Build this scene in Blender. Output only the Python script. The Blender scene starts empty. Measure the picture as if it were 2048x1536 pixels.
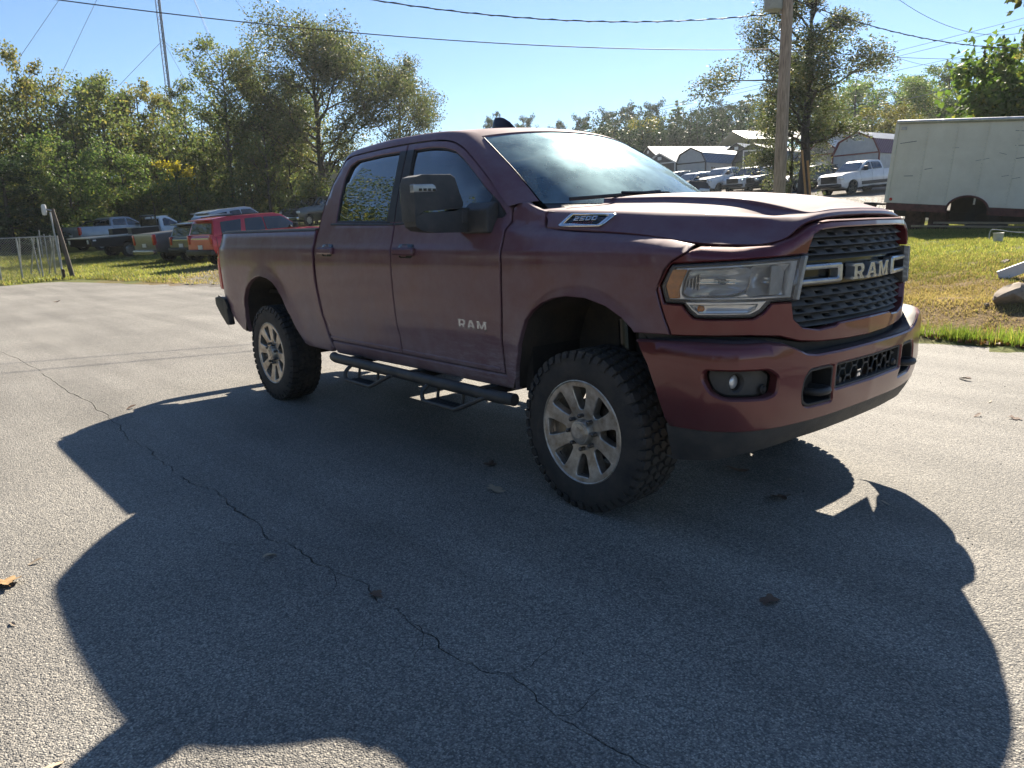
import bpy, bmesh, math, random
import numpy as np
from mathutils import Vector, Matrix
from mathutils.geometry import delaunay_2d_cdt
SC = bpy.context.scene
COL = SC.collection
R = math.radians
# ---------------------------------------------------------------- camera
CAM = dict(x=2.5491, y=-3.6442, z=1.4661, yaw=2.43, pitch=-0.21, roll=0.0303, f=1485.9)
def cam_axes():
    ya, pi, ro = CAM['yaw'], CAM['pitch'], CAM['roll']
    f = Vector((math.cos(ya)*math.cos(pi), math.sin(ya)*math.cos(pi), math.sin(pi)))
    r = Vector((math.sin(ya), -math.cos(ya), 0)); d = f.cross(r)
    c, s = math.cos(ro), math.sin(ro)
    return c*r + s*d, -s*r + c*d, f
_r, _d, _f = cam_axes()
cd = bpy.data.cameras.new('camera'); co = bpy.data.objects.new('camera', cd); COL.objects.link(co)
m = Matrix.Identity(4)
for i in range(3):
    m[i][0], m[i][1], m[i][2] = _r[i], -_d[i], -_f[i]
m[0][3], m[1][3], m[2][3] = CAM['x'], CAM['y'], CAM['z']
co.matrix_world = m
cd.sensor_width = 36; cd.sensor_fit = 'HORIZONTAL'; cd.lens = CAM['f']/2048*36; cd.clip_start = .05; cd.clip_end = 3000
SC.camera = co
# ---------------------------------------------------------------- daylight
SUN_TO = Vector((-.775, 1.225, 1.0)).normalized()
SUN_EL = math.asin(SUN_TO.z); SUN_AZ = math.atan2(SUN_TO.x, SUN_TO.y)
wd = bpy.data.worlds.new('World'); SC.world = wd; wd.use_nodes = True
nt = wd.node_tree; bgn = nt.nodes['Background']
sky = nt.nodes.new('ShaderNodeTexSky'); sky.sky_type = 'NISHITA'; sky.sun_disc = False
sky.sun_elevation = SUN_EL; sky.sun_rotation = SUN_AZ
sky.air_density = 1.0; sky.dust_density = 0.0; sky.ozone_density = 5.5; sky.altitude = 100
nt.links.new(sky.outputs[0], bgn.inputs[0]); bgn.inputs[1].default_value = 0.057
sl = bpy.data.lights.new('sun', 'SUN'); so = bpy.data.objects.new('sun', sl); COL.objects.link(so)
sl.energy = 5.0; sl.angle = R(.55); sl.color = (1, .90, .75)
so.rotation_euler = SUN_TO.to_track_quat('Z', 'Y').to_euler(); so.location = (0, 0, 60)
SC.view_settings.view_transform = 'Standard'; SC.view_settings.look = 'None'
SC.view_settings.exposure = 1.36; SC.view_settings.gamma = 1
SC.view_settings.use_curve_mapping = False
SC.render.engine = 'CYCLES'
cy = SC.cycles
cy.use_denoising = True; cy.max_bounces = 8; cy.transparent_max_bounces = 12; cy.diffuse_bounces = 3
cy.glossy_bounces = 4; cy.sample_clamp_indirect = 6; cy.caustics_reflective = False; cy.caustics_refractive = False
try:
    cy.denoiser = 'OPENIMAGEDENOISE'; cy.denoising_input_passes = 'RGB_ALBEDO_NORMAL'
except Exception:
    pass
# ---------------------------------------------------------------- helpers
def lin(c):
    return tuple(((v/255)/12.92 if v/255 < .04045 else ((v/255 + .055)/1.055)**2.4) for v in c)
MATS = {}
def pmat(name, col, rough=.5, metal=0., var=.15, scale=6., bump=0., bscale=80., coat=0., coat_rough=.05, col2=None, spec=.5, stretch=None, trans=0., emit=None, detail=4.):
    """procedural Principled material: colour broken up by noise, optional fine relief"""
    if name in MATS: return MATS[name]
    m = bpy.data.materials.new(name); m.use_nodes = True; n = m.node_tree.nodes; l = m.node_tree.links
    b = n['Principled BSDF']
    tc = n.new('ShaderNodeTexCoord'); src = tc.outputs['Object']
    if stretch:
        mp = n.new('ShaderNodeMapping'); mp.inputs['Scale'].default_value = stretch; l.new(src, mp.inputs[0]); src = mp.outputs[0]
    nz = n.new('ShaderNodeTexNoise'); nz.inputs['Scale'].default_value = scale; nz.inputs['Detail'].default_value = detail; nz.inputs['Roughness'].default_value = .65
    l.new(src, nz.inputs['Vector'])
    mx = n.new('ShaderNodeMix'); mx.data_type = 'RGBA'
    c = col; c2 = col2 or tuple(v*(1 - 2.2*var) for v in col); c1 = col if col2 else tuple(min(1, v*(1 + 1.2*var)) for v in col)
    rp = n.new('ShaderNodeMapRange'); rp.inputs[1].default_value = .32; rp.inputs[2].default_value = .68
    l.new(nz.outputs['Fac'], rp.inputs[0]); l.new(rp.outputs[0], mx.inputs['Factor'])
    mx.inputs['A'].default_value = (*c1, 1); mx.inputs['B'].default_value = (*c2, 1)
    l.new(mx.outputs['Result'], b.inputs['Base Color'])
    b.inputs['Roughness'].default_value = rough; b.inputs['Metallic'].default_value = metal
    b.inputs['Specular IOR Level'].default_value = spec
    b.inputs['Coat Weight'].default_value = coat; b.inputs['Coat Roughness'].default_value = coat_rough
    if emit:
        b.inputs['Emission Color'].default_value = (*emit[0], 1); b.inputs['Emission Strength'].default_value = emit[1]
    if bump:
        nb = n.new('ShaderNodeTexNoise'); nb.inputs['Scale'].default_value = bscale; nb.inputs['Detail'].default_value = 3
        l.new(src, nb.inputs['Vector'])
        bp = n.new('ShaderNodeBump'); bp.inputs['Strength'].default_value = bump; bp.inputs['Distance'].default_value = .01
        l.new(nb.outputs['Fac'], bp.inputs['Height']); l.new(bp.outputs[0], b.inputs['Normal'])
    MATS[name] = m
    return m
def mesh_fast(name, V, F4=None, F3=None):
    V = np.asarray(V, np.float32); me = bpy.data.meshes.new(name)
    me.vertices.add(len(V)); me.vertices.foreach_set('co', V.ravel())
    idx = []; st = []; tot = 0
    for F in (F4, F3):
        if F is None or len(F) == 0: continue
        F = np.asarray(F, np.int32); k = F.shape[1]
        idx.append(F.ravel()); st.append(tot + np.arange(len(F), dtype=np.int32)*k); tot += F.size
    idx = np.concatenate(idx); st = np.concatenate(st).astype(np.int32)
    me.loops.add(len(idx)); me.loops.foreach_set('vertex_index', idx)
    me.polygons.add(len(st)); me.polygons.foreach_set('loop_start', st)
    me.update(calc_edges=True); me.validate()
    return me
def link(name, me, mat, parent=None, smooth=False, angle=None):
    o = bpy.data.objects.new(name, me); COL.objects.link(o)
    if mat is not None and me.materials.get(mat.name) is None: me.materials.append(mat)
    if parent is not None: o.parent = parent
    if smooth:
        me.shade_smooth()
        if angle: me.set_sharp_from_angle(angle=R(angle))
    return o
def tag(o, label, cat, group=None, kind=None):
    o['label'] = label; o['category'] = cat
    if group: o['group'] = group
    if kind: o['kind'] = kind
    return o
def struct(o, kind='structure'):
    o['kind'] = kind; return o
def thing(name, label, cat, loc=(0, 0, 0), rz=0., group=None):
    o = bpy.data.objects.new(name, None); COL.objects.link(o); o.empty_display_size = .3
    o.location = loc; o.rotation_euler = (0, 0, rz)
    return tag(o, label, cat, group)
def sub(name, parent, loc=(0, 0, 0), rot=(0, 0, 0), scale=(1, 1, 1)):
    o = bpy.data.objects.new(name, None); COL.objects.link(o); o.parent = parent; o.location = loc; o.rotation_euler = rot; o.scale = scale
    o.empty_display_size = .1
    return o
def children(o): return [c for c in o.children]
def copy_tree(o, parent=None):
    c = o.copy(); COL.objects.link(c)
    if parent is not None: c.parent = parent
    for ch in children(o): copy_tree(ch, c)
    return c
class MB:
    """collects simple solids into one mesh"""
    def __init__(s): s.V = []; s.F = []
    def add(s, V, F):
        k = len(s.V); s.V += [tuple(map(float, v)) for v in V]; s.F += [tuple(int(i) + k for i in f) for f in F]; return s
    def box(s, c, d, rz=0., ry=0., rx=0., taper=1.0):
        m = Matrix.Translation(c) @ Matrix.Rotation(rz, 4, 'Z') @ Matrix.Rotation(ry, 4, 'Y') @ Matrix.Rotation(rx, 4, 'X')
        P = []
        for z in (-.5, .5):
            t = taper if z > 0 else 1
            for x, y in ((-.5, -.5), (.5, -.5), (.5, .5), (-.5, .5)): P.append(m @ Vector((x*d[0]*t, y*d[1]*t, z*d[2])))
        return s.add(P, [(3, 2, 1, 0), (4, 5, 6, 7), (0, 1, 5, 4), (1, 2, 6, 5), (2, 3, 7, 6), (3, 0, 4, 7)])
    def tube(s, pts, r, n=8, caps=True):
        pts = [Vector(p) for p in pts]; rr = r if hasattr(r, '__len__') else [r]*len(pts); V = []; F = []
        up = None
        for i, p in enumerate(pts):
            t = (pts[min(i + 1, len(pts) - 1)] - pts[max(i - 1, 0)])
            if t.length < 1e-9: t = Vector((0, 0, 1))
            t.normalize()
            if up is None:
                up = Vector((0, 0, 1)) if abs(t.z) < .9 else Vector((1, 0, 0))
            a = t.cross(up)
            if a.length < 1e-6: a = t.cross(Vector((0, 1, .1)))
            a.normalize(); up = a.cross(t).normalized()
            for k in range(n):
                q = 2*math.pi*k/n; V.append(p + rr[i]*(math.cos(q)*a + math.sin(q)*up))
        for i in range(len(pts) - 1):
            for k in range(n):
                F.append((i*n + k, i*n + (k + 1) % n, (i + 1)*n + (k + 1) % n, (i + 1)*n + k))
        if caps: F += [tuple(reversed(range(n))), tuple(range((len(pts) - 1)*n, len(pts)*n))]
        return s.add(V, F)
    def lathe(s, prof, n=32, c=(0, 0, 0), axis='Y', closed=False):
        """profile (radius, along)"""
        V = []; F = []; k = len(prof)
        for i in range(n):
            q = 2*math.pi*i/n
            for r, a in prof:
                u, v = r*math.cos(q), r*math.sin(q)
                p = (u, a, v) if axis == 'Y' else ((u, v, a) if axis == 'Z' else (a, u, v))
                V.append((p[0] + c[0], p[1] + c[1], p[2] + c[2]))
        for i in range(n):
            j = (i + 1) % n
            for t in range(k if closed else k - 1):
                t2 = (t + 1) % k
                F.append((i*k + t, j*k + t, j*k + t2, i*k + t2))
        return s.add(V, F)
    def prism(s, poly, h0, h1, axis='Z'):
        """polygon extruded along an axis; poly in the two other coordinates"""
        def P(u, v, w): return (u, v, w) if axis == 'Z' else ((u, w, v) if axis == 'Y' else (w, u, v))
        n = len(poly); V = [P(u, v, h0) for u, v in poly] + [P(u, v, h1) for u, v in poly]
        F = [tuple(reversed(range(n))), tuple(range(n, 2*n))] + [(i, (i + 1) % n, n + (i + 1) % n, n + i) for i in range(n)]
        return s.add(V, F)
    def build(s, name, mat, parent=None, smooth=None, bevel=0., seg=2, loc=None):
        me = bpy.data.meshes.new(name); me.from_pydata(s.V, [], s.F)
        bm = bmesh.new(); bm.from_mesh(me)
        bmesh.ops.recalc_face_normals(bm, faces=bm.faces)
        if bevel:
            es = [e for e in bm.edges if len(e.link_faces) == 2 and e.calc_face_angle(0) > R(30)]
            bmesh.ops.bevel(bm, geom=es, offset=bevel, segments=seg, profile=.6, affect='EDGES', clamp_overlap=True)
        bm.to_mesh(me); bm.free()
        o = link(name, me, mat, parent, smooth=bool(smooth), angle=smooth)
        if loc: o.location = loc
        return o
def pip(P, poly):
    """points in polygon, vectorised"""
    x, y = P[:, 0], P[:, 1]; c = np.zeros(len(P), bool); n = len(poly); j = n - 1
    for i in range(n):
        xi, yi = poly[i]; xj, yj = poly[j]
        if yi != yj:
            k = ((yi > y) != (yj > y)) & (x < (xj - xi)*(y - yi)/(yj - yi) + xi); c ^= k
        j = i
    return c
def dense(loop, d):
    out = []; n = len(loop)
    for i in range(n):
        a = np.array(loop[i], float); b = np.array(loop[(i + 1) % n], float); k = max(1, int(np.ceil(np.linalg.norm(b - a)/d)))
        for t in range(k): out.append(a + (b - a)*t/k)
    return np.array(out)
def roundc(loop, r, k=4):
    """round the corners of a polygon"""
    P = [np.array(p, float) for p in loop]; n = len(P); out = []
    for i in range(n):
        p = P[i]; a = P[i - 1] - p; b = P[(i + 1) % n] - p; la, lb = np.linalg.norm(a), np.linalg.norm(b)
        q = min(r if not hasattr(r, '__len__') else r[i], la*.45, lb*.45)
        if q < 1e-5: out.append(p); continue
        s = p + a/la*q; e = p + b/lb*q
        for t in np.linspace(0, 1, k + 1): out.append((1 - t)**2*s + 2*t*(1 - t)*p + t*t*e)
    return [tuple(v) for v in out]
def area2(L): return .5*np.sum(L[:, 0]*np.roll(L[:, 1], -1) - np.roll(L[:, 0], -1)*L[:, 1])
def segdist(P, loops):
    d = np.full(len(P), 1e9)
    for L in loops:
        A = L; Bq = np.roll(L, -1, 0); e = Bq - A; ee = (e**2).sum(1) + 1e-12
        for i in range(0, len(A), 64):
            a = A[i:i + 64]; ed = e[i:i + 64]; q = ee[i:i + 64]
            w = P[:, None, :] - a[None]; t = np.clip((w*ed[None]).sum(2)/q, 0, 1)
            d = np.minimum(d, np.sqrt((((w - t[:, :, None]*ed[None])**2).sum(2)).min(1)))
    return d
def panel_geo(outline, F, holes=(), res=.05, edge=.03, bend=.005, depth=.02, side=-1, back=False, rows=()):
    """skin piece cut from the surface F(a,b,off): rounded edge, returns its own depth"""
    loops = [dense(outline, edge)] + [dense(h, edge) for h in holes]
    if area2(loops[0]) < 0: loops[0] = loops[0][::-1].copy()
    for i in range(1, len(loops)):
        if area2(loops[i]) > 0: loops[i] = loops[i][::-1].copy()
    ins = []
    for L in loops:
        t = np.roll(L, -1, 0) - np.roll(L, 1, 0); t /= np.linalg.norm(t, axis=1)[:, None] + 1e-12
        ins.append(L + np.stack([-t[:, 1], t[:, 0]], 1)*bend)
    lo, hi = ins[0].min(0), ins[0].max(0)
    gx, gy = np.arange(lo[0] + res*.4, hi[0], res), np.arange(lo[1] + res*.4, hi[1], res)
    G = np.stack(np.meshgrid(gx, gy, indexing='ij'), -1).reshape(-1, 2)
    for zr in rows: G = np.concatenate([G[np.abs(G[:, 1] - zr) > .008], np.stack([gx, np.full(len(gx), zr)], 1)])
    if len(G):
        k = pip(G, ins[0])
        for h in ins[1:]: k &= ~pip(G, h)
        G = G[k]
        if len(G): G = G[segdist(G, ins) > (res*.35 if not len(rows) else .012)]
    pts = np.concatenate(ins + [G]) if len(G) else np.concatenate(ins)
    edges = []; o = 0
    for L in ins:
        n = len(L); edges += [(o + i, o + (i + 1) % n) for i in range(n)]; o += n
    vo, eo, fo, ov, _, _ = delaunay_2d_cdt([Vector((float(a), float(b))) for a, b in pts], edges, [], 0, 1e-7)
    v2 = np.array([(v.x, v.y) for v in vo])
    tri = np.array([f for f in fo if len(f) == 3], int)
    c = v2[tri].mean(1); k = pip(c, ins[0])
    for h in ins[1:]: k &= ~pip(c, h)
    tri = tri[k]
    sg = np.array([1, side, 1.0])
    T = F(v2[:, 0], v2[:, 1], 0.)*sg
    # orientation
    if len(tri) == 0: return np.zeros((0, 3)), []
    nrm = np.cross(T[tri[:, 1]] - T[tri[:, 0]], T[tri[:, 2]] - T[tri[:, 0]])
    cc = v2[tri].mean(1); out = (F(cc[:, 0], cc[:, 1], .01) - F(cc[:, 0], cc[:, 1], 0.))*sg
    flip = (nrm*out).sum() < 0
    if flip: tri = tri[:, ::-1]
    V = [T]; Fc = [tuple(t) for t in tri]; base = len(T)
    inv = {}
    for new, olds in enumerate(ov):
        for q in olds: inv[q] = new
    o = 0
    for L in loops:
        n = len(L); top = [inv.get(o + i, None) for i in range(n)]; o += n
        r1 = F(L[:, 0], L[:, 1], -bend)*sg; r2 = F(L[:, 0], L[:, 1], -depth)*sg
        V += [r1, r2]
        for i in range(n):
            j = (i + 1) % n; a, b = top[i], top[j]
            if a is None or b is None: continue
            q1 = (b, a, base + i, base + j); q2 = (base + j, base + i, base + n + i, base + n + j)
            if flip: q1, q2 = q1[::-1], q2[::-1]
            Fc += [q1, q2]
        base += 2*n
    if back:
        Bk = F(v2[:, 0], v2[:, 1], -depth)*sg; V.append(Bk); Fc += [tuple(base + i for i in t[::-1]) for t in tri]
    return np.concatenate(V), Fc
def panel(name, outline, F, mat, parent, holes=(), res=.05, edge=.03, bend=.005, depth=.02, side=-1, back=False, angle=40, rows=()):
    V, Fc = panel_geo(outline, F, holes, res, edge, bend, depth, side, back, rows)
    me = bpy.data.meshes.new(name); me.from_pydata([tuple(v) for v in V], [], Fc); me.update()
    return link(name, me, mat, parent, smooth=True, angle=angle)
def grid_geo(P):
    """P: (n,m,3) points -> verts, quads"""
    n, m = P.shape[:2]; i = np.arange(n*m).reshape(n, m)
    q = np.stack([i[:-1, :-1], i[1:, :-1], i[1:, 1:], i[:-1, 1:]], -1).reshape(-1, 4)
    return P.reshape(-1, 3), q
def sheet(name, P, mat, parent, side=1, thick=0., angle=50):
    P = np.array(P, float)*np.array([1, side, 1.]); V, q = grid_geo(P)
    me = bpy.data.meshes.new(name); me.from_pydata([tuple(v) for v in V], [], [tuple(f) for f in q]); me.update()
    if thick:
        bm = bmesh.new(); bm.from_mesh(me); bmesh.ops.recalc_face_normals(bm, faces=bm.faces)
        bmesh.ops.solidify(bm, geom=bm.faces[:], thickness=thick); bm.to_mesh(me); bm.free()
    return link(name, me, mat, parent, smooth=True, angle=angle)
def fontmesh(body, size=1.0, extrude=.0):
    cu = bpy.data.curves.new('lettering', 'FONT'); cu.body = body; cu.size = size; cu.extrude = extrude; cu.align_x = 'CENTER'; cu.align_y = 'CENTER'; cu.resolution_u = 3
    o = bpy.data.objects.new('lettering', cu); COL.objects.link(o); bpy.context.view_layer.update()
    me = bpy.data.meshes.new_from_object(o.evaluated_get(bpy.context.evaluated_depsgraph_get()))
    bpy.data.objects.remove(o); return me
# pixel of the 2048 px photo + distance -> place on the ground (used once, to find where things stand)
_CP = Vector((CAM['x'], CAM['y'], CAM['z']))
def bearing(px, py=460.):
    d = _r*((px - 1024)/CAM['f']) + _d*((py - 768)/CAM['f']) + _f
    return math.atan2(d.y, d.x)
def spot(px, dist):
    """ground point at this bearing; dist measured along the optical axis"""
    b = bearing(px); k = dist/math.cos(b - CAM['yaw'])
    x, y = _CP.x + k*math.cos(b), _CP.y + k*math.sin(b)
    return Vector((x, y, terrain(x, y)))
def zat(px, py, dist):
    """height seen at this pixel at that distance"""
    d = _r*((px - 1024)/CAM['f']) + _d*((py - 768)/CAM['f']) + _f
    fh = Vector((math.cos(CAM['yaw']), math.sin(CAM['yaw']), 0)); k = dist/d.dot(fh)
    return _CP.z + d.z*k
# ---------------------------------------------------------------- surfaces of the big pickup (metres, x forward, y left, z up)
import numpy as np
def smooth_poly(pts, n=400):
    p = np.array(pts, float); k = len(p)
    t = np.concatenate([[0], np.cumsum(np.linalg.norm(np.diff(p, axis=0), axis=1))])
    m = np.empty_like(p)
    m[1:-1] = (p[2:] - p[:-2]) / (t[2:] - t[:-2])[:, None]
    m[0] = (p[1] - p[0]) / (t[1] - t[0]); m[-1] = (p[-1] - p[-2]) / (t[-1] - t[-2])
    u = np.linspace(0, t[-1], n); i = np.clip(np.searchsorted(t, u, 'right') - 1, 0, k - 2)
    h = (t[i + 1] - t[i])[:, None]; a = ((u - t[i])[:, None]) / h
    return (2*a**3 - 3*a**2 + 1)*p[i] + (a**3 - 2*a**2 + a)*h*m[i] + (-2*a**3 + 3*a**2)*p[i + 1] + (a**3 - a**2)*h*m[i + 1]
class Plan:
    def __init__(self, pts, xend):
        q = smooth_poly(pts, 600)
        self.q = q; self.t = np.concatenate([[0], np.cumsum(np.linalg.norm(np.diff(q, axis=0), axis=1))])
        self.s0 = self.t[-1]; self.x0, self.y0 = q[-1]
        d = np.gradient(q, self.t, axis=0); self.n = np.stack([d[:, 1], -d[:, 0]], 1)
        self.n /= np.linalg.norm(self.n, axis=1)[:, None]
    def at(self, s):
        s = np.asarray(s, float)
        sa = np.abs(s)
        x = np.interp(sa, self.t, self.q[:, 0]) - np.maximum(sa - self.s0, 0)
        y = np.interp(sa, self.t, self.q[:, 1])
        nx = np.interp(sa, self.t, self.n[:, 0]); ny = np.interp(sa, self.t, self.n[:, 1])
        l = np.hypot(nx, ny); sg = np.where(s < 0, -1, 1)
        return x, y*sg, nx/l, ny/l*sg
    def s_of_x(self, x): return self.s0 + self.x0 - x
PA = Plan([(.985, 0), (.966, .27), (.928, .5), (.898, .6), (.848, .72), (.778, .82), (.683, .90), (.575, .953), (.47, .982), (.33, .996), (.15, 1.0)], -5)
PB = Plan([(1.02, 0), (1.004, .35), (.972, .6), (.925, .8), (.862, .92), (.775, .985), (.67, 1.01), (.5, 1.016), (.34, 1.01)], 0)
_SZ = np.array([.40, .50, .54, .60, .70, .79, .82, .90, 1.0, 1.1, 1.2, 1.29, 1.332, 1.346, 1.36, 1.41, 1.45, 1.49, 1.52])
_SY = np.array([.88, .92, .933, .947, .962, .972, .982, .988, .993, .997, 1.0, .999, .9965, .990, .983, .965, .953, .94, .93])
def sec(z):
    z = np.asarray(z, float); u = np.maximum(z - 1.49, 0)
    return np.where(z > 1.49, .94 - .25*u - .14*u*u, np.interp(z, _SZ, _SY))
def sec_s(z):      # lightly smoothed section
    return (sec(z - .006) + 2*sec(z) + sec(z + .006)) / 4
_ZTX = np.array([-.75, -.3, .0, .298, .50, .653, .80, .885, .95])
_ZTZ = np.array([1.50, 1.447, 1.43, 1.408, 1.387, 1.362, 1.350, 1.352, 1.36])
_s_ft = None
def ztop(s):
    """upper edge of fender and fascia under the bonnet"""
    s = np.abs(np.asarray(s, float)); x, y, nx, ny = PA.at(s); y = np.abs(y)
    side = np.interp(x, _ZTX, _ZTZ)
    front = np.interp(y, [0, .38, .43, .5, .6, .7, .8], [1.462, 1.455, 1.447, 1.425, 1.376, 1.352, 1.347])
    w = np.clip((y - .7)/.12, 0, 1)
    return front*(1 - w) + side*w
def S(s, z, off=0.0):
    s = np.asarray(s, float); z = np.asarray(z, float)
    x, y, nx, ny = PA.at(s)
    sa = np.abs(s)
    w = np.clip((sa - .55)/.5, 0, 1); w = w*w*(3 - 2*w)
    ins = (1 - sec_s(z))*w
    # arch lips bulge outward a little
    for cx, cz, R in ((0.0, .50, .53), (-3.785, .50, .53)):
        r = np.hypot(x - cx, z - cz)
        ins = ins - .022*np.exp(-((r - R)/.085)**2)*(sa > .9)*np.clip((z - .5)/.2, 0, 1)
    zt = ztop(sa)
    fr = np.clip((.85 + x)/.25, 0, 1)
    rr = .05
    k = np.clip((z - (zt - rr))/rr, 0, 1)
    led = .035*np.clip((x - .1)/.35, 0, 1)*np.clip((sa - .70)/.2, 0, 1)
    ins = ins + fr*(.045 + led)*k**2.0*np.clip(w + .25, 0, 1)
    # tail end tucks in
    ins = ins + .05*np.clip((-x - 4.62)/.30, 0, 1)**2
    d = off - ins
    return np.stack([x + nx*d, y + ny*d, z], -1)
def B(s, z, off=0.0):
    """front bumper skin"""
    s = np.asarray(s, float); z = np.asarray(z, float)
    x, y, nx, ny = PB.at(s)
    ins = np.interp(z, [.40, .46, .52, .58, .68, .80, .90, .930, .946, .965], [.085, .07, .045, .020, .004, 0, .002, .009, .026, .085])
    d = off - ins
    return np.stack([x + nx*d, y + ny*d, z], -1)
def gh(z):
    u = np.maximum(np.asarray(z, float) - 1.49, 0)
    return .94 - .25*u - .14*u*u
def Gs(x, z, off=0.0):
    """greenhouse side (doors above the belt)"""
    x = np.asarray(x, float); z = np.asarray(z, float)
    return np.stack([x + 0*z, gh(z) + off + 0*x, z + 0*x], -1)
# ---------------------------------------------------------------- terrain
_TB = [ # bearing (deg), distances, heights
 (60, [0, 9, 20, 60, 200, 700], [0, 0, .3, 1.5, 6, 12]),
 (106.1, [0, 9.3, 10.2, 12.5, 15, 18, 24.6, 32, 42, 54, 64, 80, 100, 150, 250, 700], [0, 0, .05, .34, .58, .80, 1.0, 1.4, 2.0, 2.75, 4.2, 5.3, 6.4, 9, 14, 24]),
 (121.5, [0, 10.5, 12, 24.6, 42, 54, 60, 64.5, 76, 95, 130, 200, 700], [0, 0, .12, .95, 2.05, 2.85, 3.3, 3.6, 5.2, 6.1, 8, 13, 24]),
 (138.9, [0, 13, 15, 30, 45, 60, 80, 120, 170, 700], [0, 0, .1, .9, 1.8, 2.8, 4.2, 6.5, 9, 18]),
 (154.5, [0, 20, 24, 30, 40, 60, 80, 120, 200, 700], [0, 0, .06, .25, .75, 2.05, 3, 4.5, 7, 14]),
 (164.4, [0, 23, 26, 35, 42, 50, 60, 80, 120, 200, 700], [0, 0, .05, .17, .28, .7, 1.0, 1.6, 2.6, 5, 10]),
 (172.9, [0, 29, 32, 42, 50, 60, 80, 120, 200, 700], [0, 0, .04, .2, .6, 1.0, 1.6, 2.6, 5, 10]),
 (215, [0, 26, 40, 60, 200, 700], [0, 0, .1, .3, 2, 5]),
 (270, [0, 30, 60, 200, 700], [0, 0, .1, 1, 3]),
 (345, [0, 30, 60, 200, 700], [0, 0, .1, 1, 3])]
_TA = np.array([t[0] for t in _TB], float)
_TD = np.concatenate([[0], np.geomspace(6, 700, 160)])
_TZ = np.array([np.interp(_TD, t[1], t[2]) for t in _TB])
def terrain_v(x, y):
    dx, dy = np.asarray(x, float) - CAM['x'], np.asarray(y, float) - CAM['y']
    d = np.hypot(dx, dy); a = np.degrees(np.arctan2(dy, dx)) % 360
    a = np.where(a < 30, a + 360, a)
    A = np.concatenate([_TA, [_TA[0] + 360]]); Z = np.concatenate([_TZ, _TZ[:1]])
    a = np.where(a < A[0], a + 360, a)
    i = np.clip(np.searchsorted(A, a, 'right') - 1, 0, len(A) - 2); t = (a - A[i])/(A[i + 1] - A[i])
    t = t*t*(3 - 2*t)*.5 + t*.5
    j = np.clip(np.searchsorted(_TD, d, 'right') - 1, 0, len(_TD) - 2); u = np.clip((d - _TD[j])/(_TD[j + 1] - _TD[j]), 0, 1)
    z0 = Z[i, j]*(1 - u) + Z[i, j + 1]*u; z1 = Z[i + 1, j]*(1 - u) + Z[i + 1, j + 1]*u
    return z0*(1 - t) + z1*t
def terrain(x, y): return float(terrain_v(np.array([x]), np.array([y]))[0])
ASPH = [(-22, -30), (-25.5, -14), (-27.2, -5), (-27.6, -1), (-27.45, .1), (-28.3, 1.7), (-26.8, 2.5), (-24.5, 2.95), (-23.0, 3.3), (-21.2, 3.75), (-19.6, 4.25),
        (-15, 4.75), (-10, 5.15), (-5, 5.42), (-.76, 5.56), (.2, 5.63), (2, 5.72), (5, 5.95), (12, 6.6), (30, 8.5), (36, -30)]
def edge_rough(L, d, amp, seed, skip=3):
    rg = np.random.default_rng(seed); L = dense(L, d); n = len(L)
    t = np.roll(L, -1, 0) - np.roll(L, 1, 0); t /= np.linalg.norm(t, axis=1)[:, None]
    k = rg.normal(0, 1, n); k = (np.roll(k, 1) + 2*k + np.roll(k, -1))/2
    return L + np.stack([-t[:, 1], t[:, 0]], 1)*(k*amp)[:, None]
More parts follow.
